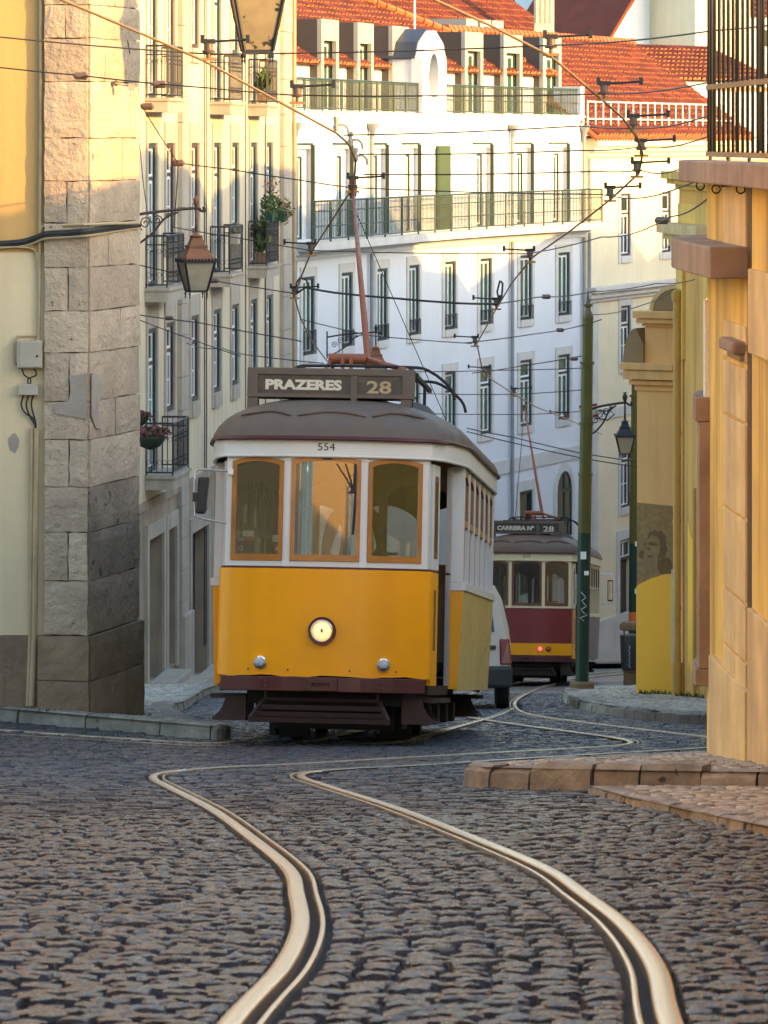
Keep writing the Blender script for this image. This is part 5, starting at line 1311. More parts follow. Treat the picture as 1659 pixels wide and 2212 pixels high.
# balcony railing with separate bars
rb = [p for p in near_seg(20.5, 28.0, 60)[:-1]+[(p.x, p.y) for p in catmull([(a, b, 0) for a, b in round_end], 5)]]
line = outl(-0.01, 0, len(rb), rb); zb0, zb1 = zy(335,26.8), 2.6
cumr = [0]
for a, b in zip(line, line[1:]): cumr.append(cumr[-1]+math.hypot(b[0]-a[0], b[1]-a[1]))
def rat(s):
    for i in range(len(line)-1):
        if s <= cumr[i+1]: u = (s-cumr[i])/(cumr[i+1]-cumr[i]+1e-9); return (line[i][0]+(line[i+1][0]-line[i][0])*u, line[i][1]+(line[i+1][1]-line[i][1])*u)
    return line[-1]
railing = bpy.data.objects.new('balcony_railing', None); COL.objects.link(railing); railing.parent = ny; railing.matrix_parent_inverse = Matrix.Translation(-ny.location)
n_b = int(cumr[-1]/0.24); bm_ = MB(); bm_.tube([(0,0,0),(0,0,zb1-zb0)], 0.0125, 6); bme = bm_.mesh('bar', True)
for k in range(n_b+1):
    q = rat(k*cumr[-1]/n_b); o = obj('bar', bme, MAT['iron_black'], railing); o.location = (q[0], q[1], zb0)
for nm, zc, h_, w_ in (('lower_rail', zb0, 0.035, 0.02),('middle_rail', zy(182,26.8), 0.035, 0.018),('upper_rail', zb1, 0.04, 0.02)):
    mb = strip(-w_, w_, zc-h_/2, zc+h_/2, line); mb.build(nm, MAT['brown_wood_dark'], railing).data.materials[0] = MAT['plaster_tan_dark']
for k in range(6):
    q = rat(cumr[-1]*(0.35+0.1*k)); mb = MB(); mb.tube([(q[0],q[1],zb0-0.06),(q[0],q[1],zb0)], 0.014, 6); mb.build('foot', MAT['iron_black'], railing)
# iron rings under the balcony
for D_, x_ in ((27.6,1513),(27.0,1547),(26.1,1600)):
    q = px(x_, 402 if x_ > 1520 else 395, D_); mb = MB(); mb.tube([(q.x+0.028*math.cos(a), q.y, q.z-0.02+0.028*math.sin(a)) for a in [k*PI/5 for k in range(10)]], 0.006, 5, closed=True); mb.tube([(q.x+0.03,q.y,q.z),(q.x+0.14,q.y,q.z+0.005)], 0.007, 5); wpart(mb, 'iron_ring', MAT['iron_black'], ny)

# ------------------------------------------------------------------ houses added out of view, roof heights set to shade the street
def unseen_house(label, x0, x1, y0, y1, ztop, rise, m_='cream_far', zb=-18):
    t = thing('unseen_house', label, 'building', (x0, (y0+y1)/2, zb), group='houses on the right side of the street')
    mb = MB(); mb.box(x0, x1, y0, y1, zb, ztop); wpart(mb, 'wall', MAT[m_], t)
    mb = MB(); ym = (y0+y1)/2; mb.add([(x0,y0,ztop+0.002),(x0,y1,ztop+0.002),(x1,y1,ztop+0.002),(x1,y0,ztop+0.002),(x0,ym,ztop+rise),(x1,ym,ztop+rise)], [(0,1,4),(3,5,2),(0,4,5,3),(1,2,5,4),(0,3,2,1)]); wpart(mb, 'roof', MAT['roof_tile'], t)
    return t
unseen_house('tall cream side street house right of the near yellow corner', 9.5, 20, 30.8, 39.5, 2.2, 0.25)
unseen_house('low cream side street house behind the moulded yellow annex', 9.5, 20, 40, 62.5, 2.3, 0.6, 'plaster_yellow')
unseen_house('cream house right of the far pavement', 11, 22, 63, 77, 2.6, 0.9)
unseen_house('white house right of the red and yellow tram', 13, 24, 77.5, 92, 2.7, 0.5, 'plaster_white')
unseen_house('cream house right of the street bend', 15, 26, 92.5, 100.5, 1.9, 0.6)
unseen_house('low cream house just past the street bend on the right', 15, 26, 100.8, 108.2, -0.75, 0.5)
unseen_house('white house right beyond the street bend', 17, 28, 108.5, 124, -0.75, 0.7, 'plaster_white')
unseen_house('cream house facing the end of the street', 19.5, 30, 124.5, 140, -1.4, 0.9)
# left side of the street beside and behind the camera
lh = thing('ochre_terrace', 'ochre terrace along the left side beside the viewer', 'building', (-4.6, 0, -3))
mb = MB(); mb.box(-16, -4.55, -75, 27.5, -8, 5.2); wpart(mb, 'wall', MAT['plaster_ochre'], lh)
for k in range(9):
    for zz in (-0.6, 2.4):
        mb = MB(); mb.box(-4.56, -4.50, 24-k*4.4-1.1, 24-k*4.4, zz, zz+2.1); w_ = wpart(mb, 'window', MAT['white_paint'], lh)
        mb = MB(); mb.box(-4.51, -4.49, 24-k*4.4-1.0, 24-k*4.4-0.1, zz+0.1, zz+2.0); mb.build('pane', MAT['window_glass'], w_)
# ------------------------------------------------------------------ trams
TL = 8.36
def tram_matrix(x, y, h, pitch, roll=0.0):
    Y = Vector((h, 1, -pitch)).normalized(); X = Vector((1, -h, roll)); X = (X-Y*X.dot(Y)).normalized(); Z = X.cross(Y)
    return Matrix(((X.x,Y.x,Z.x,x),(X.y,Y.y,Z.y,y),(X.z,Y.z,Z.z,ground(x,y)),(0,0,0,1)))
FRONT = [(-0.922,0.24),(-0.905,0.15),(-0.63,0.055),(-0.345,0.0),(0,-0.012),(0.345,0.0),(0.63,0.055),(0.905,0.15),(0.922,0.24)]
HALF_OUT = [(0,-0.012),(0.345,0.0),(0.63,0.055),(0.915,0.15),(1.005,0.40),(1.065,0.75),(1.12,1.12),(1.15,1.35),(1.16,1.6),(1.16,4.18)]
def full_outline():
    r = HALF_OUT+[(x, TL-y) for x, y in HALF_OUT[-2::-1]]
    return r+[(-x, y) for x, y in r[-2:0:-1]]
OUTL = full_outline()
def off_loop(loop, o):
    n = len(loop); out = []
    for i, p in enumerate(loop):
        a, b = Vector(loop[i-1]), Vector(loop[(i+1) % n]); t = (b-a).normalized(); out.append((p[0]+t.y*o, p[1]-t.x*o))
    return out
def off_open(pts, o):
    out = []
    for i, p in enumerate(pts):
        a, b = Vector(pts[max(i-1,0)]), Vector(pts[min(i+1,len(pts)-1)]); t = (b-a).normalized(); out.append((p[0]+t.y*o, p[1]-t.x*o))
    return out
def band(mb, pts, o0, o1, z0, z1, m, closed=False, zb=None):
    A = (off_loop if closed else off_open)(pts, o0); B = (off_loop if closed else off_open)(pts, o1)
    rows = []
    for i, ((ax, ay), (bx, by)) in enumerate(zip(A, B)):
        lo = z0 if zb is None else zb[i]
        rows.append([m(ax,ay,lo), m(bx,by,lo), m(bx,by,z1), m(ax,ay,z1), m(ax,ay,lo)])
    if closed: rows.append(rows[0])
    b = len(mb.v); mb.sheet(rows)
    if not closed:
        n = len(rows); mb.f += [tuple(b+k for k in (0,1,2,3)), tuple(b+(n-1)*5+k for k in (3,2,1,0))]
    return mb
def arch_loop(u0, u1, z0, zs, rise, n=10):
    return [(u0,z0),(u1,z0)]+[(u1-(u1-u0)*k/n, zs+rise*math.sin(PI*k/n)**0.8 if 0 < k < n else zs) for k in range(n+1)]
def inset(loop, d):
    cx = (loop[0][0]+loop[1][0])/2; hw = (loop[1][0]-loop[0][0])/2; z0 = loop[0][1]; out = []
    for i, (u, w) in enumerate(loop):
        uu = cx+(u-cx)*(hw-d)/hw; out.append((uu, z0+d*1.5 if i < 2 else w-d))
    return out
def plate_outer(loop, L, z0, z1):
    n = len(loop)-2; out = [(0,z0),(L,z0)]
    for k in range(n):
        u = loop[2+k][0]; out.append((L if k == 0 else (0 if k == n-1 else u), z1))
    return out

def make_tram(name, label, M4, liv, numbers, route, route_no, end_lamps='head', wood='tram_wood', group='trams on the steep street'):
    t = thing(name, label, 'tram', group=group); t.matrix_world = M4
    white, yel, side, lowf = MAT[liv['white']], MAT['tram_yellow'], MAT[liv['side']], MAT[liv['lower']]
    fwd = lambda x, y, z: (x, y, z)
    back = lambda x, y, z: (-x, TL-y, z)
    W_ = MAT[wood]
    def end(m, front):
        # lower panel, waist, bumper
        if liv.get('split'):
            mb = MB(); band(mb, FRONT, 0.0, 0.025, 0.86, 1.56, m); mb.build('lower_panel', lowf, t, smooth=True, auto=50)
            mb = MB(); band(mb, FRONT, 0.0, 0.026, 0.615, 0.858, m); mb.build('lower_strip', yel, t, smooth=True, auto=50)
        else:
            P = [(p.x, p.y) for p in catmull([(a, b, 0) for a, b in FRONT], 3)]
            zb = [0.612+0.008*math.sin(i*1.1)+0.004*math.sin(i*2.7) for i in range(len(P))]
            mb = MB(); band(mb, P, 0.0, 0.025, 0.612, 1.56, m, zb=zb); mb.build('lower_panel', lowf, t, smooth=True, auto=50)
        mb = MB(); band(mb, FRONT, 0.0, 0.03, 1.562, 1.578, m); mb.build('waist_stripe', MAT['tram_maroon'], t)
        mb = MB(); band(mb, FRONT[1:-1], -0.10, 0.035, 0.475, 0.606, m); mb.build('bumper', MAT['tram_maroon'], t, bevel=0.008)
        # bolts along the lower edge and on the bumper
        for u in (-0.66,-0.30,0.25,0.66):
            if front: mb = MB(); mb.lathe([(0.008,-0.006),(0.008,0.004)], (u,-0.03+max(0,abs(u)-0.345)*0.22,0.665), 8, 'y'); mb.build('bolt', MAT['tram_rust'], t)
        for u in (-0.52, 0.52):
            for du in (-0.024, 0.024):
                for zz in (0.522, 0.57):
                    if front: mb = MB(); mb.lathe([(0.012,-0.014),(0.012,0.006)], (u+du,-0.035+(abs(u+du)-0.345)*0.20,zz), 8, 'y'); mb.build('bolt', MAT['tram_maroon'], t)
        # front windows
        A = [((-0.905,0.15),(-0.345,0.0)),((-0.345,0.0),(0.345,0.0)),((0.345,0.0),(0.905,0.15))]
        mb = MB()
        for i, (a, b) in enumerate(A):
            a, b = Vector(a), Vector(b); L = (b-a).length; d = (b-a)/L; nn = Vector((-d.y, d.x))
            fn = lambda u, w, h, a=a, d=d, nn=nn: m(*(a+d*u+nn*h), w)
            mg = (0.05,0.035) if i == 0 else ((0.032,0.032) if i == 1 else (0.035,0.05))
            hole_ = arch_loop(mg[0], L-mg[1], 1.628, 2.515 if i != 1 else 2.53, 0.038 if i != 1 else 0.034)
            mb.ring(plate_outer(hole_, L, 1.58, 2.62), hole_, fn, 0.0, 0.035)
            out = [(u+(0.002 if u < L/2 else -0.002), w+(0.002 if k < 2 else -0.002)) for k, (u, w) in enumerate(hole_)]
            inn = inset(out, 0.037)
            w2 = MB(); w2.ring(out, inn, fn, -0.012, 0.03); wf = w2.build('front_window', W_, t)
            g = MB(); g.prism(inn, fn, 0.008, 0.012); g.build('pane', MAT['tram_glass'], wf)
        fr = mb.build('front_frame', white, t)
        # white corner posts closing the frame to the doorway
        for s in (-1, 1):
            mb = MB(); mb.hexa([m(s*0.905,0.151,1.58),m(s*0.922,0.24,1.58),m(s*0.88,0.25,1.58),m(s*0.87,0.17,1.58),m(s*0.905,0.151,2.58),m(s*0.922,0.24,2.58),m(s*0.88,0.25,2.58),m(s*0.87,0.17,2.58)]); mb.build('corner_post', white, t)
        # rivet plates at the post heads
        for s in (-1, 1):
            for zz in (1.60, 2.55):
                mb = MB(); mb.hexa([m(s*0.345-0.034,-0.006,zz-0.03),m(s*0.345+0.034,-0.006,zz-0.03),m(s*0.345+0.034,0.02,zz-0.03),m(s*0.345-0.034,0.02,zz-0.03),m(s*0.345-0.034,-0.006,zz+0.03),m(s*0.345+0.034,-0.006,zz+0.03),m(s*0.345+0.034,0.02,zz+0.03),m(s*0.345-0.034,0.02,zz+0.03)]); mb.build('post_plate', white, t, bevel=0.004)
        # tube trim over the letterboard
        mb = MB(); mb.tube([m(x, y, 2.712) for x, y in off_open(HALF_OUT[3::-1] and [(-x, y) for x, y in HALF_OUT[4:0:-1]]+HALF_OUT[:5], 0.075)], 0.013, 6); mb.build('trim_bar', MAT['tram_maroon'], t, smooth=True)
        # drip ribs on the dome
        for (x0, x1) in ((-0.86,-0.36),(-0.30,0.36),(0.42,0.92)):
            pts = []
            for k in range(9):
                x = x0+(x1-x0)*k/8; tt = 0.10+0.055*math.sin(PI*k/8)
                pts.append(m(*roof_at(x, tt, 0.008)))
            mb = MB(); mb.tube(pts, [0.006]+[0.014]*7+[0.006], 5); mb.build('drip_rib', MAT['tram_roof'], t, smooth=True)
        # platform door edges and leaf
        for s in (-1, 1):
            opened = (s == 1 and front)
            L0, L1 = Vector((s*0.928,0.27)), Vector((s*1.035,1.36)); n_ = 3
            for k in range(n_):
                if opened and k == 1: continue
                a, b = L0.lerp(L1, k/n_+0.006), L0.lerp(L1, (k+1)/n_-0.006)
                if opened and k == 2: b = L0.lerp(L1, 0.98); a = L0.lerp(L1, 0.90)
                nn = Vector((-(b-a).y, (b-a).x)).normalized()*0.018
                def q(z): return [m(*(a-nn), z), m(*(b-nn), z), m(*(b+nn), z), m(*(a+nn), z)]
                mb = MB(); mb.hexa(q(0.55)+q(1.555)); leaf = mb.build('door_leaf', yel if not (opened and k == 2) else MAT['tram_metal'], t)
                mb = MB(); mb.hexa(q(1.58)+q(2.52)); mb.build('leaf_upper', white if not (opened and k == 2) else MAT['tram_metal'], leaf)
                mb = MB(); mb.hexa(q(1.556)+q(1.579)); mb.build('leaf_stripe', MAT['tram_maroon'], leaf)
                if not (opened and k == 2):
                    a2, b2 = a.lerp(b, 0.22), a.lerp(b, 0.78); n2 = nn*1.15
                    def q2(z, e=1.0): return [m(*(a2-nn*e), z), m(*(b2-nn*e), z), m(*(b2+nn*e), z), m(*(a2+nn*e), z)]
                    mb = MB(); mb.hexa(q2(1.68,1.12)+q2(2.42,1.12)); lw = mb.build('leaf_window', MAT['tram_wood_dark'], leaf)
                    a2, b2 = a.lerp(b, 0.34), a.lerp(b, 0.66)
                    mb = MB(); mb.hexa(q2(1.74,1.2)+q2(2.36,1.2)); mb.build('leaf_pane', MAT['window_glass'], leaf)
                    mb = MB(); mb.hexa(q2(0.86,1.1)+q2(1.40,1.1)); mb.build('leaf_slot', MAT['tram_wood_dark'], leaf)
            # step under the doorway
            mb = MB(); mb.hexa([m(s*0.72,0.35,0.40),m(s*1.03,0.35,0.40),m(s*1.07,1.32,0.40),m(s*0.72,1.32,0.40),m(s*0.72,0.35,0.44),m(s*1.03,0.35,0.44),m(s*1.07,1.32,0.44),m(s*0.72,1.32,0.44)]); stp = mb.build('step', MAT['tram_rust'], t)
            prof_ = [(0.70,0.43),(0.88,0.43),(0.90,0.35),(0.94,0.28),(1.00,0.235),(1.00,0.205),(0.70,0.205)]
            mb = MB(); mb.prism(prof_, lambda u, w, h: m(s*u, h, w), 0.28, 0.31); mb.prism(prof_, lambda u, w, h: m(s*u, h, w), 0.95, 0.98); mb.hexa([m(s*0.70,0.31,0.205),m(s*1.0,0.31,0.205),m(s*1.0,0.95,0.205),m(s*0.70,0.95,0.205),m(s*0.70,0.31,0.235),m(s*1.0,0.31,0.235),m(s*1.0,0.95,0.235),m(s*0.70,0.95,0.235)]); mb.build('step_bracket', MAT['tram_rust'], stp)
            mb = MB(); band(mb, [(s*0.935*1.0,0.25),(s*1.04,1.38)][::s], -0.03, 0.0, 0.47, 0.55, m); mb.build('sill_beam', MAT['tram_rust'], t)
        # lifeguard tray
        lg = None
        for k, (z, y, w) in enumerate(((0.405,0.10,0.50),(0.335,0.02,0.545),(0.275,-0.07,0.585),(0.225,-0.14,0.615))):
            hgt = 0.022 if k else 0.014
            mb = MB(); mb.hexa([m(-w,y-0.012,z-hgt),m(w,y-0.012,z-hgt),m(w,y+0.012,z-hgt),m(-w,y+0.012,z-hgt),m(-w,y-0.02,z+hgt),m(w,y-0.02,z+hgt),m(w,y+0.004,z+hgt),m(-w,y+0.004,z+hgt)])
            o = mb.build('lifeguard_slat', MAT['tram_rust'], t)
        for s in (-1, 1):
            mb = MB(); mb.hexa([m(s*0.49,0.11,0.37),m(s*0.52,0.11,0.37),m(s*0.63,-0.15,0.20),m(s*0.60,-0.15,0.20),m(s*0.49,0.11,0.43),m(s*0.52,0.11,0.43),m(s*0.63,-0.15,0.25),m(s*0.60,-0.15,0.25)]); mb.build('lifeguard_side', MAT['tram_rust'], t)
            mb = MB(); mb.tube([m(s*0.50,0.1,0.39), m(s*0.50,0.09,0.50)], 0.016, 6); mb.build('lifeguard_hanger', MAT['tram_rust'], t)
        # coupler plate with slot and bolts
        mb = MB(); n_ = 4; o_ = [(-0.15,0.485),(0.15,0.485),(0.15,0.60),(-0.15,0.60)]; i_ = [(-0.075,0.515),(0.075,0.515),(0.075,0.548),(-0.075,0.548)]
        mb.ring(o_, i_, lambda u, w, h: m(u, h, w), -0.085, -0.045); cp = mb.build('coupler_plate', MAT['tram_maroon'], t, bevel=0.006)
        for u, w in ((-0.12,0.51),(0.12,0.51),(-0.12,0.575),(0.12,0.575)): mb = MB(); mb.lathe([(0.012,-0.10),(0.012,-0.085)], m(u,0,w) if front else (-u,TL,w), 8, 'y') if front else None; (mb.build('bolt', MAT['tram_maroon'], cp) if front else None)
    def roof_at(x, tt, lift=0.0):
        # front outline y at this x, moved inwards by tt
        pts = HALF_OUT; ax = abs(x); y = pts[0][1]
        for (x0, y0), (x1, y1) in zip(pts, pts[1:]):
            if x0 <= ax <= x1 and x1 > x0: y = y0+(y1-y0)*(ax-x0)/(x1-x0); break
        xr, yr = x*1.04, y-0.05
        return (xr*(1-tt), yr+(1.3-yr)*tt, 2.725+0.43*math.sqrt(max(0, 1-(1-tt)**2.2))+lift)
    end(fwd, True); end(back, False)
    # letterboard round the whole car
    mb = MB(); band(mb, OUTL, 0.0, 0.03, 2.562, 2.728, fwd, True); lb = mb.build('letterboard', white, t, smooth=True, auto=40)
    mb = MB(); mb.tube([(x, y, 2.562) for x, y in off_loop(OUTL, 0.02)], 0.016, 6, True); mb.build('letterboard_bead', white, lb, smooth=True)
    # roof
    RO = off_loop(OUTL, 0.05); rows = []
    for tt in (0.0, 0.012, 0.04, 0.09, 0.16, 0.26, 0.4, 0.58, 0.78, 1.0):
        z = 2.725+0.43*math.sqrt(max(0, 1-(1-tt)**2.2)); r = []
        for x, y in RO:
            ys = min(max(y, 1.3), TL-1.3); r.append((x*(1-tt), y+(ys-y)*tt, z))
        rows.append(r+[r[0]])
    mb = MB(); mb.sheet(rows); mb.add(rows[0][:-1], [tuple(range(len(RO)))]); rf = mb.build('roof', MAT['tram_roof'], t, smooth=True, auto=55)
    mb = MB(); mb.tube([(x, y, 2.729) for x, y in off_loop(OUTL, 0.055)], 0.013, 6, True); mb.build('gutter', MAT['tram_maroon'], rf, smooth=True)
    # roof boxes
    for x0, x1, y0, y1, h in ((0.34,0.86,2.0,3.4,0.26),(-0.75,-0.25,5.2,6.6,0.20),(0.30,0.82,5.2,6.6,0.20)):
        mb = MB(); n_ = 7
        mb.prism([(x0,2.9),(x1,2.9)]+[((x0+x1)/2+(x1-x0)/2*math.cos(PI*k/n_), 3.0+h*math.sin(PI*k/n_)*0.75) for k in range(n_+1)], lambda u, w, hh: (u, hh, w), y0, y1); mb.build('roof_box', MAT['tram_roof_grey'], t, smooth=True, auto=40)
    for y0 in (2.2, 3.4, 4.6, 5.8): 
        for s in (-1, 1): mb = MB(); mb.box(s*1.02-0.05, s*1.02+0.05, y0, y0+0.16, 2.84, 2.93); mb.build('roof_vent', MAT['tram_roof'], t, bevel=0.01)
    # saloon body
    YA, YB = 1.45, TL-1.45
    for s in (-1, 1):
        for k in range(4):
            a = YA+(YB-YA)*k/4+(0.02 if k else 0.0); b = YA+(YB-YA)*(k+1)/4-(0.02 if k < 3 else 0.0)
            mb = MB(); mb.hexa([(s*1.085,a,0.50),(s*1.125,a,0.50),(s*1.125,b,0.50),(s*1.085,b,0.50),(s*1.13,a,1.42),(s*1.165,a,1.42),(s*1.165,b,1.42),(s*1.13,b,1.42)]); mb.build('side_panel', side, t)
        mb = MB(); mb.hexa([(s*1.07,YA+0.01,0.52),(s*1.108,YA+0.01,0.52),(s*1.108,YB-0.01,0.52),(s*1.07,YB-0.01,0.52),(s*1.11,YA+0.01,1.42),(s*1.148,YA+0.01,1.42),(s*1.148,YB-0.01,1.42),(s*1.11,YB-0.01,1.42)]); mb.build('side_backing', MAT['green_dark'], t)
        mb = MB(); mb.box(*sorted((s*1.12,s*1.185)), YA-0.02, YB+0.02, 1.422, 1.495); mb.build('belt_rail', white, t, bevel=0.006)
        nb = 6; pw = 0.085; bw = (YB-YA)/nb
        for k in range(nb+1):
            yc = YA+bw*k; a, b = yc-pw/2, yc+pw/2
            if k == 0: a, b = YA, YA+pw
            if k == nb: a, b = YB-pw, YB
            mb = MB(); mb.box(*sorted((s*1.10,s*1.158)), a, b, 1.497, 2.56); mb.build('side_post', white, t)
        for k in range(nb):
            a, b = YA+bw*k+(pw if k == 0 else pw/2)+0.003, YA+bw*(k+1)-(pw if k == nb-1 else pw/2)-0.003
            fn = lambda u, w, h: (s*(1.148-h), u, w)
            lo_ = arch_loop(a, b, 2.02, 2.46, 0.07); mb = MB(); mb.ring(lo_, inset(lo_, 0.04), fn, 0.0, 0.03); sw_ = mb.build('side_window', W_, t)
            mb = MB(); mb.prism(inset(lo_, 0.04), fn, 0.012, 0.016); mb.build('pane', MAT['tram_glass_side'], sw_)
            mb = MB(); mb.ring(plate_outer(lo_, 0, 2.021, 2.562)[:2] and [(a-0.001,2.021),(b+0.001,2.021)]+[(u, 2.562) for u, w in lo_[2:]], lo_, fn, 0.002, 0.02); mb.build('window_head', white, sw_)
            ls = [(a,1.50),(b,1.50),(b,2.015),(a,2.015)]; li = [(a+0.035,1.54),(b-0.035,1.54),(b-0.035,1.98),(a+0.035,1.98)]
            mb = MB(); mb.ring(ls, li, fn, 0.03, 0.055); lw = mb.build('lower_sash', W_, t)
            mb = MB(); mb.prism(li, fn, 0.04, 0.044); mb.build('pane', MAT['tram_glass_side'], lw)
        for yb, dy in ((YA,-0.02),(YB,0.02)):
            # bulkhead corner that shows beside the doorway
            x0, x1 = sorted((s*1.03, s*1.158)); y0, y1 = sorted((yb, yb+dy))
            mb = MB(); mb.box(x0, x1, y0, y1, 1.497, 2.56); mb.build('bulkhead_corner', white, t)
            mb = MB(); mb.box(x0-0.002, x1+0.006, y0-0.008, y1+0.008, 1.42, 1.494); mb.build('bulkhead_band', white, t, bevel=0.005)
            mb = MB(); mb.hexa([(s*1.0,y0,0.52),(s*1.122,y0,0.52),(s*1.122,y1,0.52),(s*1.0,y1,0.52),(s*1.03,y0,1.418),(s*1.162,y0,1.418),(s*1.162,y1,1.418),(s*1.03,y1,1.418)]); mb.build('bulkhead_panel', yel, t)
            x0, x1 = sorted((s*1.0, s*1.03)); mb = MB(); mb.box(x0, x1, y0-0.03, y1+0.03, 0.55, 2.55); mb.build('door_post', MAT['tram_metal'], t)
    # interior
    mb = MB(); mb.box(-1.08, 1.08, YA, YB, 0.70, 0.76); mb.box(-0.86, 0.86, 0.2, YA-0.001, 0.62, 0.66); mb.box(-0.86, 0.86, YB+0.001, TL-0.2, 0.62, 0.66); mb.build('floor', MAT['tram_under'], t)
    mb = MB(); mb.box(-0.95, 0.95, 0.3, TL-0.3, 2.66, 2.69); mb.build('ceiling', MAT['interior_cream'], t)
    for yb in (YA+0.03, YB-0.06):
        mb = MB(); fn = lambda u, w, h: (u, yb+h, w)
        dl = arch_loop(-0.36, 0.36, 0.78, 2.25, 0.16)
        for u0, u1 in ((-1.02,-0.44),(0.44,1.02)):
            lo_ = arch_loop(u0, u1, 1.45, 2.28, 0.12); L_ = [(x, z) for x, z in lo_]; out = [(u0-0.04,0.76),(u1+0.04,0.76)]+[(u1+0.04 if k == 0 else (u0-0.04 if k == 10 else u), 2.66) for k, (u, w) in enumerate(lo_[2:])]
            mb.ring(out, lo_, fn, 0, 0.03)
        mb.ring([(-0.40,0.76),(0.40,0.76)]+[(0.40 if k == 0 else (-0.40 if k == 10 else u), 2.66) for k, (u, w) in enumerate(dl[2:])], dl, fn, 0.0, 0.03)
        mb.build('bulkhead', MAT['seat_wood'], t)
    for k in range(5):
        for s in (-1, 1):
            y0 = YA+0.55+k*0.98; mb = MB(); mb.box(*sorted((s*0.30,s*1.03)), y0, y0+0.42, 1.10, 1.17); mb.box(*sorted((s*0.30,s*1.03)), y0+0.40, y0+0.46, 1.17, 1.68); mb.build('seat', MAT['seat_wood'], t)
    mb = MB(); mb.lathe([(0.11,0.66),(0.11,1.45),(0.13,1.46),(0.13,1.52),(0.05,1.54)], (-0.42,0.48,0), 12); mb.build('controller', MAT['tram_under'], t)
    mb = MB(); mb.tube([(0.45,0.45,0.66),(0.45,0.45,1.72)], 0.022, 8); mb.tube([(0.25,0.42,1.72),(0.62,0.46,1.72)], 0.016, 6); mb.build('brake_column', MAT['tram_metal'], t)
    for x in (-0.25, 0.3): mb = MB(); mb.tube([(x,0.95,0.66),(x,0.95,2.66)], 0.018, 6); mb.build('grab_pole', MAT['chrome'], t)
    # destination box
    sx0, sx1, sy0, sy1, sz0, sz1 = -0.80, 0.715, 0.62, 0.98, 3.125, 3.395
    ds = bpy.data.objects.new('destination_box', None); COL.objects.link(ds); ds.parent = t
    mb = MB()
    mb.ring([(sx0,sz0),(sx1,sz0),(sx1,sz1),(sx0,sz1)], [(sx0+0.095,sz0+0.035),(sx1-0.10,sz0+0.035),(sx1-0.10,sz1-0.065),(sx0+0.095,sz1-0.065)], lambda u, w, h: (u, h, w), sy0, sy0+0.04)
    mb.box(sx0+0.004, sx1-0.004, sy0+0.041, sy1, sz0+0.004, sz1-0.004); mb.build('case', MAT['tram_roof'], ds, bevel=0.008)
    mb = MB(); mb.box(0.150, 0.207, sy0-0.004, sy0+0.03, sz0-0.03, sz1-0.066); mb.build('divider', MAT['tram_roof'], ds)
    mb = MB(); mb.box(sx0+0.097, sx1-0.102, sy0+0.02, sy0+0.035, sz0+0.036, sz1-0.066); mb.build('roller_blind', MAT['sign_black'], ds)
    for x in (sx0+0.05, sx1-0.06): mb = MB(); mb.box(x-0.048, x+0.048, sy0+0.012, sy0+0.06, 2.90, sz0-0.002); mb.build('support', MAT['tram_roof'], ds)
    for x in (sx0+0.05, sx1-0.06): mb = MB(); mb.box(x-0.03, x+0.03, sy1-0.08, sy1-0.04, 2.95, sz0-0.002); mb.build('support', MAT['tram_roof'], ds)
    text('route_text', route, 0.095, MAT['sign_letter'], ds, (-0.285,sy0+0.0185,sz0+0.118), (PI/2,0,0), width=0.70 if len(route) < 9 else 0.78, bold=0.05)
    text('route_number', route_no, 0.115, MAT['sign_digit'] if len(route) < 9 else MAT['sign_letter'], ds, (0.405,sy0+0.0185,sz0+0.105), (PI/2,0,0), width=0.225, bold=0.02)
    text('fleet_number', numbers, 0.066, MAT['black_text'], t, (0.0,-0.045,2.645), (PI/2,0,0), width=0.155, bold=0.0)
    # trolley base
    mb = MB(); mb.tube([(-0.20,2.16,3.60),(0.16,2.16,3.60)], 0.052, 10); mb.build('trolley_beam', MAT['orange_red'], t, smooth=True, auto=40)
    for s in (-1, 1):
        mb = MB(); mb.tube([(s*0.17,2.16,3.60),(s*0.24,1.95,3.42),(s*0.32,1.75,3.16)], 0.020, 6); mb.tube([(s*0.15,2.2,3.60),(s*0.22,2.5,3.4),(s*0.30,2.8,3.12)], 0.020, 6); mb.build('trolley_strut', MAT['orange_red'], t, smooth=True)
    mb = MB(); mb.tube([(0.16,2.16,3.60),(0.56,1.7,3.47)], 0.026, 7); mb.build('trolley_spring', MAT['orange_red'], t, smooth=True)
    for x in (-0.06, 0.02): mb = MB(); mb.box(x-0.016,x+0.016,2.06,2.115,3.47,3.62); mb.build('trolley_hinge', MAT['orange_red'], t)
    mb = MB(); mb.box(-0.09,0.05,2.04,2.10,3.44,3.49); mb.build('trolley_hinge', MAT['orange_red'], t)
    for y0 in (1.75, 3.6):
        mb = MB(); mb.tube(catmull([(-0.56,y0,3.36),(-0.48,y0,3.47),(-0.30,y0,3.50),(0.55,y0,3.50),(0.78,y0,3.47),(0.98,y0,3.32),(1.03,y0,3.20)], 3), 0.016, 6); mb.build('catcher_bar', MAT['tram_under'], t, smooth=True)
    for x in (-0.40, 0.62): mb = MB(); mb.box(x-0.02,x+0.02,1.6,4.4,3.44,3.48); mb.build('trolley_plank', MAT['tram_under'], t)
    for x in (-0.40, 0.62):
        for yy in (1.8, 3.6): mb = MB(); mb.box(x-0.015,x+0.015,yy,yy+0.04,3.05,3.44); mb.build('trolley_post', MAT['tram_under'], t)
    mb = MB(); mb.box(-0.62,0.70,1.5,1.62,3.40,3.43); mb.build('trolley_plank', MAT['tram_under'], t)
    # underframe and wheels
    mb = MB(); mb.box(-0.70,0.70,0.35,TL-0.35,0.36,0.60); mb.build('underframe', MAT['tram_under'], t)
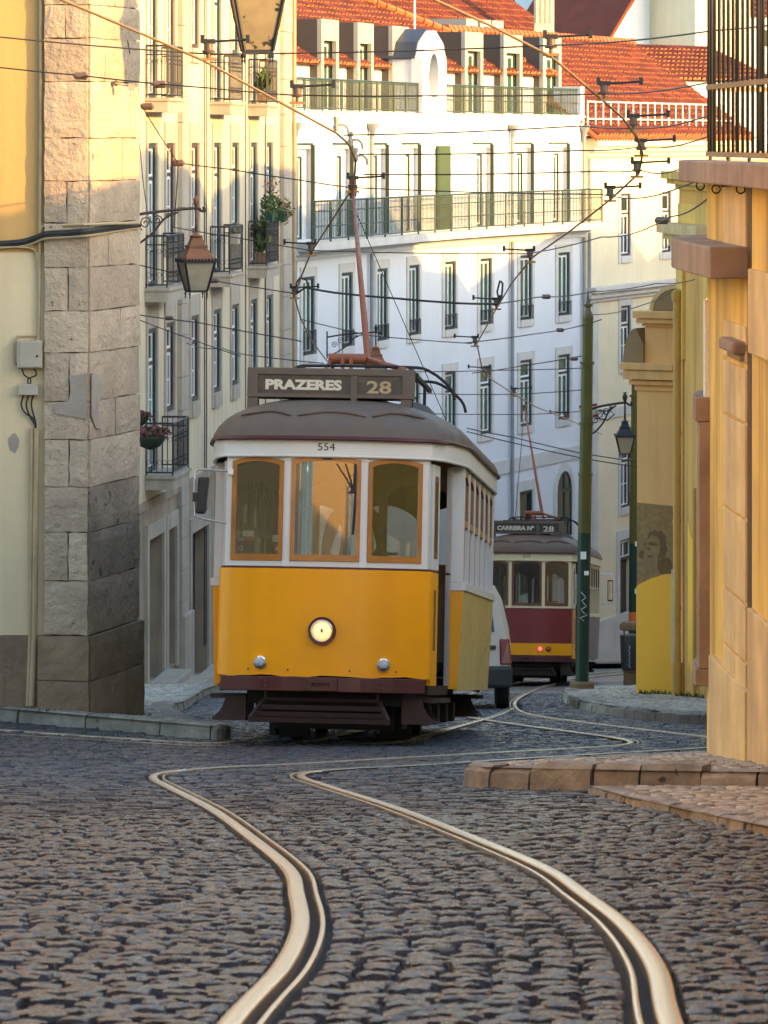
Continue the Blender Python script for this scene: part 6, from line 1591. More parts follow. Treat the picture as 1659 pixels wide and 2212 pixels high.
    for s in (-1, 1):
        mb = MB(); mb.box(*sorted((s*0.56,s*0.74)), 2.2, TL-2.2, 0.20, 0.42); mb.build('truck_frame', MAT['tram_under'], t)
        for yy in (2.2, 3.5, 4.8, 6.0): mb = MB(); mb.box(*sorted((s*0.6,s*0.82)), yy, yy+0.35, 0.17, 0.36); mb.build('brake_box', MAT['tram_under'], t, bevel=0.01)
        for yy in (2.95, 5.40):
            mb = MB(); mb.lathe([(0.30,-0.055),(0.335,-0.05),(0.335,0.01),(0.31,0.05),(0.12,0.055)], (s*0.475,yy,0.33), 20, 'x'); wh = mb.build('wheel', MAT['tram_metal'], t, smooth=True, auto=40); wh.data.materials[0] = MAT['tram_under']
            mb = MB(); mb.lathe([(0.09,-0.1),(0.09,0.1)], (s*0.62,yy,0.33), 10, 'x'); mb.build('axle_box', MAT['tram_rust'], t)
    for s in (-1, 1):
        mb = MB(); mb.box(*sorted((s*0.33,s*0.63)), 2.50, 2.58, 0.03, 0.42); mb.build('wheel_guard', MAT['tram_under'], t, bevel=0.01)
    mb = MB(); mb.box(-0.55,0.55,1.3,1.5,0.13,0.40); mb.box(-0.62,-0.56,1.6,1.9,0.06,0.40); mb.box(0.4,0.62,1.5,2.2,0.14,0.36); mb.build('brake_gear', MAT['tram_under'], t)
    # lamps
    if end_lamps == 'head':
        mb = MB(); mb.lathe([(0.090,-0.075),(0.122,-0.078),(0.126,-0.055),(0.118,-0.02)], (0.0,0,1.012), 28, 'y', False); hl = mb.build('headlight', MAT['tram_maroon'], t, smooth=True, auto=40)
        mb = MB(); mb.lathe([(0.088,-0.068),(0.07,-0.074),(0.03,-0.078),(0.001,-0.079)], (0.0,0,1.012), 24, 'y'); mb.build('lens', MAT['lens_warm'], hl, smooth=True)
        mb = MB(); mb.lathe([(0.0905,-0.080),(0.098,-0.083),(0.100,-0.074)], (0.0,0,1.012), 28, 'y', False); mb.build('lens_rim', MAT['chrome'], hl, smooth=True)
        mb = MB(); mb.box(-0.008,0.008,-0.086,-0.080,1.0,1.03); mb.build('bulb_shield', MAT['black_text'], hl)
        for x in (-0.55, 0.55):
            y = -0.03+0.05*1.0
            mb = MB(); mb.lathe([(0.045,-0.045),(0.058,-0.04),(0.060,0.0),(0.055,0.04)], (x,y,0.725), 18, 'y'); fl = mb.build('fog_lamp', MAT['chrome'], t, smooth=True, auto=40)
            mb = MB(); mb.lathe([(0.046,-0.047),(0.02,-0.054),(0.001,-0.055)], (x,y,0.725), 16, 'y'); mb.build('lens', MAT['lens_white'], fl, smooth=True)
    else:
        for x, m_ in ((0.29,'lens_red'),(0.46,'lens_amber')):
            mb = MB(); mb.lathe([(0.042,-0.035),(0.056,-0.03),(0.058,0.02)], (x,-0.01 if x < 0.4 else 0.01,0.745), 14, 'y'); fl = mb.build('tail_lamp', MAT['tram_maroon'], t, smooth=True, auto=40)
            mb = MB(); mb.lathe([(0.044,-0.036),(0.02,-0.046),(0.001,-0.048)], (x,-0.01 if x < 0.4 else 0.01,0.745), 14, 'y'); mb.build('lens', MAT[m_], fl, smooth=True)
    return t

M1 = tram_matrix(-0.568, 36.0, 0.077, 0.132, -0.012)
tram1 = make_tram('tram', 'yellow and white vintage tram with a lit headlight coming uphill', M1, dict(white='tram_white', side='tram_side', lower='tram_yellow'), '554', 'PRAZERES', '28')
M2 = tram_matrix(2.93, 84.0, 0.105, 0.122)
tram2 = make_tram('tram', 'maroon and yellow vintage tram with a red tail lamp heading downhill', M2, dict(white='tram_cream', side='tram_grey_side', lower='tram_red', split=True), '559', 'CARREIRA Nº', '28', end_lamps='tail', wood='tram_wood_dark')
# trolley poles
def trolley(t, M4, head, label_mat='orange_red'):
    loc = M4.inverted() @ Vector(head); base = Vector((0.14,2.6,3.60))
    mb = MB(); mb.tube([base, base.lerp(loc, 0.55), loc], [0.034,0.026,0.018], 8); mb.build('trolley_pole', MAT[label_mat], t, smooth=True)
    mb = MB(); mb.lathe([(0.02,-0.09),(0.04,-0.06),(0.05,0.04),(0.03,0.06)], tuple(loc), 8); mb.build('trolley_head', MAT['insulator'], t)
    return loc
HEAD1 = px(762, 410, 43.6); h1 = trolley(tram1, M1, HEAD1)
trolley(tram2, M2, px(1133, 880, 90.0))
mb = MB(); mb.tube([tuple(h1.lerp(Vector((0.14,2.6,3.60)), 0.12)), (0.86,7.9,2.75)], 0.006, 4); mb.build('trolley_rope', MAT['cable_black'], tram1)
mb = MB(); mb.tube([tuple((M2.inverted() @ px(1131,905,90.0))), (-0.35,0.9,3.0)], 0.008, 4); mb.build('trolley_rope', MAT['cable_black'], tram2)
# details of the yellow tram
mi = bpy.data.objects.new('mirror', None); COL.objects.link(mi); mi.parent = tram1
mb = MB(); mb.tube(catmull([(-0.89,0.17,2.42),(-1.10,0.10,2.43),(-1.18,0.09,2.41),(-1.19,0.08,2.3),(-1.18,0.08,2.05),(-1.15,0.08,2.0),(-0.90,0.16,1.955)], 4), 0.011, 6); mb.build('arm', MAT['tram_metal'], mi, smooth=True)
mb = MB(); mb.hexa([(-1.17,0.03,2.03),(-1.085,0.05,2.03),(-1.085,0.11,2.03),(-1.17,0.09,2.03),(-1.155,0.02,2.36),(-1.055,0.04,2.36),(-1.055,0.10,2.36),(-1.155,0.08,2.36)]); mb.build('housing', MAT['black_rubber'], mi, bevel=0.02)
mb = MB(); mb.box(-1.20,-1.15,0.03,0.08,2.14,2.22); mb.build('clamp', MAT['black_rubber'], mi)
mb = MB(); mb.box(-0.895,-0.845,0.10,0.17,2.385,2.44); mb.build('hinge', MAT['tram_white'], mi, bevel=0.006)
wi = bpy.data.objects.new('wiper', None); COL.objects.link(wi); wi.parent = tram1
for x in (0.09, 0.17, 0.255): mb = MB(); mb.tube([(x,-0.02,2.50),(x+(0.25-x)*0.6,-0.035,2.36),(0.245,-0.04,2.245)], 0.006, 5); mb.build('arm', MAT['black_rubber'], wi)
mb = MB(); mb.hexa([(0.20,-0.05,2.235),(0.28,-0.05,2.235),(0.28,-0.03,2.235),(0.20,-0.03,2.235),(0.235,-0.05,2.275),(0.26,-0.05,2.275),(0.26,-0.03,2.275),(0.235,-0.03,2.275)]); mb.build('bracket', MAT['black_rubber'], wi)
mb = MB(); mb.tube([(0.262,-0.04,2.50),(0.266,-0.04,2.2),(0.248,-0.03,1.87)], 0.009, 5); mb.build('blade', MAT['black_rubber'], wi)
mb = MB(); mb.box(-0.035,0.055,-0.035,-0.012,2.535,2.57); cm = mb.build('camera_unit', MAT['black_rubber'], tram1, bevel=0.006)
mb = MB(); mb.tube([(-0.55,-0.03,2.712),(0,-0.07,2.712),(0.6,0.0,2.712),(1.02,0.28,2.712)], 0.013, 6) if False else None
# cards behind the left pane
cd = bpy.data.objects.new('route_card', None); COL.objects.link(cd); cd.parent = tram1; cd.location = (-0.72,0.128,1.77); cd.rotation_euler = (-0.12,0,-0.25)
mb = MB(); mb.box(-0.085,0.085,0,0.004,-0.07,0.07); mb.build('board', MAT['card_dark'], cd)
mb = MB(); mb.box(-0.005,0.084,-0.003,-0.001,0.035,0.07); mb.build('orange_patch', MAT['card_orange'], cd)
mb = MB(); mb.box(-0.04,0.07,0.005,0.008,0.071,0.125); mb.build('paper', MAT['card_white'], cd)
text('card_text', '28E', 0.03, MAT['card_white'], cd, (-0.045,-0.004,0.045), (PI/2,0,0), bold=0.01)
text('card_number', '12', 0.042, MAT['card_white'], cd, (-0.045,-0.004,-0.035), (PI/2,0,0), bold=0.01)
mb = MB(); mb.box(-0.475,-0.405,0.055,0.058,1.795,1.855); mb.build('sticker', MAT['card_white'], tram1)
mb = MB(); mb.box(-0.455,-0.405,0.052,0.055,1.70,1.78); mb.build('sticker', MAT['card_red'], tram1)
mb = MB(); mb.box(-0.445,-0.415,0.050,0.0515,1.72,1.75); mb.build('sticker', MAT['card_white'], tram1)
text('side_text', 'ADA', 0.05, MAT['black_text'], tram1, (-1.095,0.72,2.645), (PI/2,0,-1.40), width=0.13)
# mirror on the far corner of the second tram
mi = bpy.data.objects.new('mirror', None); COL.objects.link(mi); mi.parent = tram2
mb = MB(); mb.tube([(0.92,TL-0.2,2.40),(1.36,TL-0.2,2.42),(1.40,TL-0.2,2.36),(1.40,TL-0.2,1.80),(1.36,TL-0.2,1.74),(0.93,TL-0.2,1.72)], 0.014, 5); mb.build('arm', MAT['card_white'], mi)
mb = MB(); mb.box(1.27,1.40,TL-0.24,TL-0.18,1.80,2.28); mb.build('housing', MAT['black_rubber'], mi, bevel=0.02)
mb = MB(); mb.box(1.285,1.385,TL-0.25,TL-0.242,1.83,2.25); mb.build('mirror_glass', MAT['chrome'], mi)

# ------------------------------------------------------------------ driver in the front cab
def driver(M4):
    V_ = [(0,0,0.95),(0,0,1.12),(0,-0.01,1.30),(0,-0.02,1.42),(0,-0.03,1.50),(0,-0.045,1.60),(0,-0.05,1.70),
          (-0.19,-0.01,1.40),(-0.25,-0.08,1.15),(-0.24,-0.30,1.06),(-0.23,-0.36,1.05),
          (0.19,-0.01,1.40),(0.25,-0.08,1.16),(0.25,-0.30,1.09),(0.25,-0.36,1.08),
          (-0.10,0,0.88),(-0.11,-0.02,0.48),(-0.11,0.0,0.06),(-0.11,-0.14,0.03),(0.10,0,0.88),(0.11,-0.02,0.48),(0.11,0.0,0.06),(0.11,-0.14,0.03)]
    R = [0.15,0.14,0.16,0.12,0.055,0.085,0.07, 0.075,0.055,0.04,0.032, 0.075,0.055,0.04,0.032, 0.095,0.06,0.045,0.035, 0.095,0.06,0.045,0.035]
    E = [(0,1),(1,2),(2,3),(3,4),(4,5),(5,6),(3,7),(7,8),(8,9),(9,10),(3,11),(11,12),(12,13),(13,14),(0,15),(15,16),(16,17),(17,18),(0,19),(19,20),(20,21),(21,22)]
    for s, hand in ((-1,10),(1,14)):
        h = V_[hand]
        for k, (dx, ln) in enumerate(((-0.03,0.075),(-0.01,0.088),(0.01,0.083),(0.03,0.066))):
            i = len(V_); V_.append((h[0]+dx, h[1]-0.045, h[2]+0.005)); V_.append((h[0]+dx, h[1]-0.045-ln*0.55, h[2]-0.012)); V_.append((h[0]+dx*0.9, h[1]-0.045-ln*0.7, h[2]-0.045)); R += [0.011,0.010,0.009]; E += [(hand,i),(i,i+1),(i+1,i+2)]
        i = len(V_); V_.append((h[0]-s*0.042, h[1]-0.015, h[2]-0.005)); V_.append((h[0]-s*0.052, h[1]-0.05, h[2]-0.025)); R += [0.012,0.010]; E += [(hand,i),(i,i+1)]
    me = bpy.data.meshes.new('person'); me.from_pydata(V_, E, []); o = bpy.data.objects.new('person', me); COL.objects.link(o)
    m = o.modifiers.new('skin', 'SKIN'); m.use_smooth_shade = True
    for i, r in enumerate(R): me.skin_vertices[0].data[i].radius = (r, r*0.8 if i < 4 else r)
    me.skin_vertices[0].data[0].use_root = True
    o.modifiers.new('sub', 'SUBSURF').levels = 1; o.modifiers['sub'].render_levels = 1
    me.materials.append(MAT['cloth_dark'])
    o.matrix_world = M4 @ Matrix.Translation((0.20,0.86,0.66))
    tag(o, 'tram driver in a dark jacket behind the middle front pane', 'person')
    mb = MB(); prof_ = [(0.001,-0.13),(0.05,-0.12),(0.078,-0.06),(0.088,0.02),(0.08,0.08),(0.05,0.118),(0.001,0.13)]
    mb.lathe(prof_, (0,-0.06,1.66), 14); hd = mb.build('head', MAT['skin'], o, smooth=True)
    mb = MB(); mb.lathe([(0.001,0.035),(0.092,0.03),(0.09,0.08),(0.062,0.125),(0.001,0.142)], (0,-0.045,1.66), 14); mb.build('hair', MAT['hair_dark'], o, smooth=True)
    mb = MB(); mb.hexa([(-0.014,-0.145,1.625),(0.014,-0.145,1.625),(0.014,-0.165,1.632),(-0.014,-0.165,1.632),(-0.006,-0.143,1.675),(0.006,-0.143,1.675),(0.006,-0.15,1.675),(-0.006,-0.15,1.675)]); mb.build('nose', MAT['skin'], o, bevel=0.003)
    for s in (-1, 1):
        mb = MB(); mb.lathe([(0.001,-0.008),(0.010,0),(0.001,0.008)], (s*0.032,-0.137,1.67), 8, 'y'); mb.build('eye', MAT['hair_dark'], o)
        mb = MB(); mb.box(s*0.088-0.006,s*0.088+0.006,-0.075,-0.045,1.63,1.68); mb.build('ear', MAT['skin'], o, bevel=0.004)
    mb = MB(); mb.box(-0.024,0.024,-0.143,-0.135,1.594,1.602); mb.build('mouth', MAT['sign_red'], o)
driver(M1)

# ------------------------------------------------------------------ white van behind the tram
vx, vy = 1.0, 59.6
van = thing('van', 'small white van seen from behind between the two trams', 'van', (vx, vy, ground(vx, vy)))
van.rotation_euler = (math.atan(-0.126), 0, -0.02)
bp_ = [(-0.80,0.35),(0.80,0.35),(0.86,0.62),(0.86,0.95),(0.82,1.22),(0.72,1.62),(0.62,1.80),(-0.62,1.80),(-0.72,1.62),(-0.82,1.22),(-0.86,0.95),(-0.86,0.62)]
def vring(y, k, zk=1.0, dx=0): return [(x*k+dx, y, 0.35+(z-0.35)*zk) for x, z in bp_]
mb = MB(); rows = [vring(-0.0,0.94,0.97), vring(0.06,0.985,0.995), vring(0.25,1,1), vring(2.3,1,1), vring(3.0,0.96,0.82), vring(3.3,0.93,0.55), vring(4.05,0.85,0.42)]
rows = [r+[r[0]] for r in rows]; mb.sheet(rows); n_ = len(bp_); mb.f.append(tuple(range(n_))); mb.f.append(tuple(6*(n_+1)+k for k in range(n_))[::-1])
mb.build('body', MAT['van_white'], van, smooth=True, auto=40)
mb = MB(); mb.prism([(-0.62,1.12),(0.62,1.12),(0.56,1.62),(-0.56,1.62)], lambda u, w, h: (u, h+ (w-1.1)*0.05, w), -0.02, 0.02); mb.build('rear_window', MAT['window_glass'], van)
mb = MB(); mb.hexa([(-0.88,-0.10,0.30),(0.88,-0.10,0.30),(0.88,0.35,0.30),(-0.88,0.35,0.30),(-0.885,-0.12,0.62),(0.885,-0.12,0.62),(0.885,0.35,0.62),(-0.885,0.35,0.62)]); mb.build('bumper', MAT['van_plastic'], van, bevel=0.05)
for s in (-1, 1):
    mb = MB(); mb.hexa([(s*0.70,-0.035,0.64),(s*0.872,-0.02,0.64),(s*0.875,0.14,0.64),(s*0.70,0.05,0.64),(s*0.69,-0.02,1.02),(s*0.84,0.0,1.02),(s*0.845,0.14,1.02),(s*0.69,0.05,1.02)]); mb.build('tail_light', MAT['lens_red_off'], van, bevel=0.02)
    mb = MB(); mb.prism([(0.55,1.14),(1.7,1.14),(1.6,1.60),(0.75,1.60)], lambda u, w, h: (s*(h-(w-1.2)*0.24), u, w), 0.835, 0.85); mb.build('side_window', MAT['window_glass'], van)
    for yy in (0.62, 3.3):
        mb = MB(); mb.lathe([(0.22,-0.10),(0.31,-0.09),(0.315,0.0),(0.31,0.09),(0.20,0.10)], (s*0.74,yy,0.31), 20, 'x'); wh = mb.build('wheel', MAT['black_rubber'], van, smooth=True, auto=40)
        mb = MB(); mb.lathe([(0.20,-0.012),(0.19,0.012),(0.05,0.02)], (s*0.835,yy,0.31), 14, 'x'); mb.build('rim', MAT['tram_metal'], wh)
mb = MB(); mb.box(0.50,0.64,-0.03,-0.005,0.86,0.92); mb.build('handle', MAT['van_plastic'], van)
# ------------------------------------------------------------------ lanterns
def lantern_parts(parent, w, glass='lamp_glass', metal='iron_black', cap='copper_rust', gh=0.42):
    """four-sided lantern hanging from its local origin downwards, w = width at the eave"""
    h = w/2; top = -0.02
    def fr(z, k): return [(-h*k,-h*k,z),(h*k,-h*k,z),(h*k,h*k,z),(-h*k,h*k,z)]
    mb = MB(); mb.lathe([(0.012,0.0),(0.03,-0.03*w/0.5),(0.06*w/0.5,-0.05*w/0.5),(0.13*w/0.5,-0.07*w/0.5)], (0,0,0), 8); mb.build('cap_ring', MAT[cap], parent, smooth=True)
    mb = MB(); z0, z1, z2, z3 = -0.07*w/0.5, -0.20*w/0.5, -0.235*w/0.5, -0.42*w/0.5
    mb.add(fr(z0,0.28)+fr(z1,0.44)+fr(z1,0.56)+fr(z2,0.56)+fr(z2,0.52)+fr(z3,0.93), [(i*4+k, i*4+(k+1)%4, i*4+4+(k+1)%4, i*4+4+k) for i in range(5) for k in range(4)]+[(3,2,1,0)])
    mb.build('roof', MAT[cap], parent)
    z4 = z3-0.03*w/0.5
    mb = MB(); mb.ring([(-h*1.03,-h*1.03),(h*1.03,-h*1.03),(h*1.03,h*1.03),(-h*1.03,h*1.03)], [(-h*0.86,-h*0.86),(h*0.86,-h*0.86),(h*0.86,h*0.86),(-h*0.86,h*0.86)], lambda u, v, z: (u, v, z), z4, z3-0.001)
    for k in range(10):
        for sx, sy in ((1,0),(0,1)):
            for s in (-1, 1):
                a = -h+2*h*(k+0.5)/10; c = (a, s*h*1.03) if sx else (s*h*1.03, a); mb.lathe([(0.018*w/0.5,0),(0.012*w/0.5,0.03*w/0.5)], (c[0],c[1],z3), 5)
    mb.build('eave', MAT[metal], parent)
    z5 = z4-gh*w/0.5
    for i in range(4):
        A = fr(z4-0.002,0.90); B = fr(z5,0.52); a, b, c, d = A[i], A[(i+1)%4], B[(i+1)%4], B[i]
        g = MB(); g.quad(a, b, c, d); g.build('pane', MAT[glass], parent)
        p = MB(); p.tube([A[i], B[i]], 0.018*w/0.5, 5); p.build('corner_bar', MAT[metal], parent)
    mb = MB(); A = fr(z5,0.54); mb.ring([(x,y) for x,y,z in A], [(x*0.8,y*0.8) for x,y,z in A], lambda u, v, z: (u, v, z), z5-0.02*w/0.5, z5+0.012*w/0.5); mb.build('base_ring', MAT[metal], parent)
    mb = MB(); mb.box(-h*0.5,h*0.5,-h*0.5,h*0.5,z5-0.006,z5-0.001); mb.build('base_plate', MAT[metal], parent)
    for i in range(4):
        q = A[i]; mb = MB(); mb.lathe([(0.010*w/0.5,0.0),(0.016*w/0.5,-0.03*w/0.5),(0.006*w/0.5,-0.05*w/0.5),(0.012*w/0.5,-0.07*w/0.5),(0.001,-0.10*w/0.5)], (q[0]*0.96,q[1]*0.96,z5-0.02*w/0.5), 6); mb.build('finial', MAT[metal], parent)
def bracket(parent, L, side, metal='iron_black', drop=0.3):
    """scrolled arm from the lantern's hanger (local origin) to a wall at x = side*L"""
    s = side
    mb = MB(); mb.tube([(0,0,0),(0,0,drop)], 0.018, 6); mb.lathe([(0.018,0),(0.028,0.03),(0.045,0.09),(0.04,0.13),(0.02,0.15),(0.03,0.18)], (0,0,drop), 8); mb.build('hanger', MAT['copper_rust'] if metal != 'iron_black' else MAT[metal], parent, smooth=True)
    mb = MB(); mb.tube(catmull([(-s*0.10,0,drop+0.02),(-s*0.12,0,drop-0.04),(-s*0.06,0,drop-0.03),(0,0,drop),(s*L*0.4,0,drop-0.03),(s*L*0.75,0,drop-0.07),(s*L,0,drop-0.12)], 4), 0.022, 6); mb.build('arm', MAT[metal], parent, smooth=True)
    mb = MB(); mb.tube(catmull([(s*L*0.25,0,drop-0.05),(s*L*0.45,0,drop-0.14),(s*L*0.62,0,drop-0.34),(s*L*0.85,0,drop-0.50),(s*L,0,drop-0.54)], 4), 0.016, 6); mb.build('brace', MAT[metal], parent, smooth=True)
    for cx_, cz, r in ((0.55,-0.16,0.07),(0.72,-0.20,0.09),(0.85,-0.30,0.08),(0.40,-0.10,0.04)):
        pts = [(s*L*cx_+r*(1-k/16)*math.cos(k*0.75), 0, drop+cz+r*(1-k/16)*math.sin(k*0.75)) for k in range(14)]
        mb = MB(); mb.tube(pts, 0.009, 5); mb.build('scroll', MAT[metal], parent)
    mb = MB(); mb.box(*sorted((s*L-0.015*s, s*L+0.02*s)), -0.03, 0.03, drop-0.62, drop+0.02); mb.build('wall_plate', MAT[metal], parent)
t = thing('wall_lantern', 'large soot stained lantern at the top edge hanging over the street', 'lantern', px(556,-112,40.5), group='hanging street lanterns')
lantern_parts(t, 0.54, 'lamp_glass_dirty', gh=0.50); bracket(t, 1.32, -1); t.rotation_euler = (0,0,0.12)
t = thing('wall_lantern', 'copper roofed lantern on a scrolled bracket beside the stone corner', 'lantern', px(424,500,56.0), group='hanging street lanterns')
lantern_parts(t, 0.47, metal='iron_black'); bracket(t, 1.0, -1, 'brown_wood_dark', 0.32); t.rotation_euler = (0,0,0.3)
# lantern behind the first tram
t = thing('wall_lantern', 'rusty lantern cap and bracket seen above the destination box', 'lantern', px(812,745,96.0), group='hanging street lanterns')
lantern_parts(t, 0.55); bracket(t, 1.15, -1, 'iron_black', 0.3)

# ------------------------------------------------------------------ poles, sign, bin
def pole(x0, y0, x1, y1, D, label, foot=True, zsplit=None):
    b = px(x0, y0, D); tp = px(x1, y1, D); b.z = ground(b.x, b.y)+0.12
    t = thing('tram_pole', label, 'pole', b, group='green overhead line poles'); L = tp-b
    def at(k): return L*k
    H = L.length
    mb = MB(); mb.tube([at(0.02), at(0.40)], 0.115, 14); mb.build('lower_shaft', MAT['pole_dark'], t, smooth=True, auto=50)
    mb = MB(); mb.tube([at(0.401), at(0.55), at(0.551), at(0.68)], [0.116,0.115,0.108,0.107], 14); mb.tube([at(0.68), at(0.835)], 0.098, 14); mb.tube([at(0.835), at(0.945)], 0.090, 14); mb.build('upper_shaft', MAT['pole_green'], t, smooth=True, auto=30)
    for k in (0.55, 0.68, 0.835): mb = MB(); p = at(k); mb.lathe([(0.125,-0.02),(0.125,0.03)], tuple(p), 14); mb.build('collar', MAT['pole_green'], t)
    mb = MB(); p = at(0.945); mb.lathe([(0.092,0),(0.10,0.03),(0.06,0.15),(0.04,0.22),(0.075,0.24),(0.075,0.28),(0.035,0.30),(0.001,0.55)], tuple(p), 12); mb.build('spike', MAT['pole_green'], t, smooth=True, auto=40)
    mb = MB(); mb.lathe([(0.22,-0.1),(0.21,0.12),(0.14,0.15)], (0,0,0), 12); mb.build('foot', MAT['pole_foot'], t, smooth=True, auto=40)
    return t, L
p1, L1 = pole(1257,1490,1271,645,70.0, 'tall olive green pole on the rounded right pavement')
p2, L2 = pole(1369,1470,1374,735,85.0, 'olive green pole behind the yellow pier')
for i, (kz, dx, w, h) in enumerate(((0.345,-0.02,0.10,0.13),(0.30,0.04,0.08,0.07))): mb = MB(); q = L1*kz; mb.box(q.x+dx-w/2,q.x+dx+w/2,q.y-0.135,q.y-0.12,q.z-h/2,q.z+h/2); mb.build('sticker', MAT['card_white'], p1)
for i, kz in enumerate((0.40,0.26)): mb = MB(); q = L2*kz; mb.box(q.x+0.0,q.x+0.09,q.y-0.135,q.y-0.12,q.z-0.05,q.z+0.05); mb.build('sticker', MAT['card_white'], p2)
mb = MB(); q = L2*0.185; mb.lathe([(0.119,-0.09),(0.119,0.09)], tuple(q), 14); mb.build('sticker_band', MAT['card_orange'], p2)
mb = MB(); q = L1*0.215
pts = [(q.x-0.05+0.10*(k % 3)/2+random.uniform(-0.02,0.02), q.y-0.124, q.z+0.25-k*0.05) for k in range(11)]
mb.tube(pts, 0.008, 4); mb.build('scribble', MAT['scribble'], p1)
b = px(1353,812,70.0)
t = thing('pole_lantern', 'dark iron lantern on a scrolled arm from the olive pole', 'lantern', px(1350,905,70.0), group='hanging street lanterns')
lantern_parts(t, 0.34, metal='iron_black', cap='iron_black'); bracket(t, 0.60, -1, 'iron_black', 0.28)
mb = MB(); mb.tube([(-0.52,0,0.02),(-0.30,0,-0.02),(-0.18,0,0.08),(-0.25,0,0.14),(-0.45,0,0.14)], 0.012, 5); mb.build('ship_ornament', MAT['iron_black'], t)
# small warning plate, red corners
sp = thing('warning_plate', 'white plate with red corner bars tilted behind the olive pole', 'sign', px(1272,888,70.15)); sp.rotation_euler = (0, -0.13, 0)
mb = MB(); mb.box(-0.16,0.16,0,0.012,-0.12,0.12); mb.build('plate', MAT['sign_white'], sp, bevel=0.004)
for z in (-0.095, 0.095):
    for x in (-0.105, 0.105): mb = MB(); mb.box(x-0.05,x+0.05,-0.004,-0.001,z-0.02,z+0.02); mb.build('red_bar', MAT['sign_red'], sp)
bx, by = px(1362,1450,82.5).xy
bn = thing('litter_bin', 'dark litter bin with a brown hood half hidden by the yellow pier', 'bin', (bx, by, ground(bx, by)))
mb = MB(); mb.lathe([(0.10,0.0),(0.14,0.0),(0.14,0.28),(0.17,0.34)], (0,0,0), 14); mb.build('post', MAT['pole_foot'], bn)
mb = MB(); mb.lathe([(0.17,0.34),(0.19,0.36),(0.215,1.02),(0.205,1.04)], (0,0,0), 16); mb.build('barrel', MAT['bin_dark'], bn, smooth=True, auto=40)
mb = MB(); mb.lathe([(0.20,1.14),(0.22,1.16),(0.22,1.24),(0.17,1.30),(0.001,1.31)], (0,0,0), 16); mb.build('hood', MAT['pole_foot'], bn, smooth=True, auto=40)
for a in range(4): mb = MB(); mb.tube([(0.18*math.cos(a*PI/2+0.7),0.18*math.sin(a*PI/2+0.7),1.03),(0.18*math.cos(a*PI/2+0.7),0.18*math.sin(a*PI/2+0.7),1.16)], 0.012, 5); mb.build('hood_post', MAT['bin_dark'], bn)
mb = MB(); mb.tube([(-0.05+0.03*(k % 2),-0.222,0.85-k*0.05) for k in range(10)], 0.008, 4); mb.build('scribble', MAT['scribble'], bn)

# ------------------------------------------------------------------ overhead wires
HW = 5.8
def wire_D(y): return 8785*(HW-0.84)/(1407-y)
def contact(pts, label):
    P = [px(x, y, wire_D(y)) for x, y in pts]
    mb = MB(); mb.tube(P, 0.0115, 6); o = mb.build('contact_wire', MAT['wire_copper'], None, smooth=True); tag(o, label, 'wire', 'tram contact wires')
    return P
CW1 = [(-60,-90),(135,0),(300,70),(440,131),(625,232),(726,287),(752,310),(768,345),(767,372),(760,408),(716,478),(672,545),(650,600),(636,640),(650,690),(676,740),(705,778),(745,825),(800,868)]
CW2 = [(800,-80),(940,0),(1070,60),(1190,122),(1300,215),(1345,255),(1378,300),(1388,332),(1380,375),(1350,402),(1320,430),(1230,500),(1150,556),(1105,612),(1075,662),(1030,742),(1040,790),(1055,815),(1108,850),(1160,880),(1225,905),(1300,938)]
contact(CW1, 'copper contact wire above the yellow tram, from the top left corner')
contact(CW2, 'copper contact wire of the right track, bending above the olive pole')
def span(pts, D, label, r=0.007, m_='wire_dark', sag=True):
    """span wire through view points; D is one distance or one per point"""
    Ds = D if isinstance(D, (list, tuple)) else [D]*len(pts)
    P = [px(x, y, d) for (x, y), d in zip(pts, Ds)]; Q = []
    for a, b in zip(P, P[1:]):
        n = 6
        for k in range(n): q = a.lerp(b, k/n); q.z -= 0.02*(b-a).length*0.25*math.sin(PI*k/n) if sag else 0; Q.append(q)
    Q.append(P[-1])
    mb = MB(); mb.tube(Q, r, 5); o = mb.build('span_wire', MAT[m_], None); tag(o, label, 'wire', 'overhead span wires'); return o
def clamp(x, y, D, side, label, col='iron_black', k=1.0):
    """wire hanger: ear, insulator bell and bracket arm"""
    p = px(x, y, D); t = thing('wire_hanger', label, 'insulator', p, group='insulated wire hangers')
    s = side
    mb = MB(); mb.lathe([(0.016*k,0.0),(0.016*k,0.04*k),(0.05*k,0.045*k),(0.055*k,0.06*k),(0.038*k,0.07*k),(0.038*k,0.12*k),(0.02*k,0.125*k)], (0,0,0.01), 10); mb.build('bell', MAT['insulator'], t, smooth=True, auto=40)
    mb = MB(); mb.hexa([(-0.05*k*s,-0.02,0.13*k),(0.06*k*s,-0.02,0.13*k),(0.06*k*s,0.02,0.13*k),(-0.05*k*s,0.02,0.13*k),(-0.05*k*s,-0.02,0.17*k),(0.06*k*s,-0.02,0.17*k),(0.06*k*s,0.02,0.17*k),(-0.05*k*s,0.02,0.17*k)]); mb.build('yoke', MAT[col], t, bevel=0.004)
    mb = MB(); mb.tube([(0.06*k*s,0,0.15*k),(0.33*k*s,0,0.165*k)], 0.012*k, 6); mb.build('arm', MAT[col], t)
    for q in (-0.05, 0.33): mb = MB(); mb.box(q*k*s-0.016,q*k*s+0.016,-0.022,0.022,0.135*k,0.205*k); mb.build('clip', MAT[col], t)
    mb = MB(); mb.box(-0.07*k,0.07*k,-0.012,0.012,-0.012,0.012); mb.build('ear', MAT['wire_copper'], t)
    return t
W = [wire_D(y) for y in (131, 232, 287, 320, 350, 408, 545, 640)]
span([(-40,76),(440,116),(560,116),(1190,98),(1543,66),(1700,50)], [33,W[0],34.3,34.0,30,29], 'topmost span wire crossing the whole street')
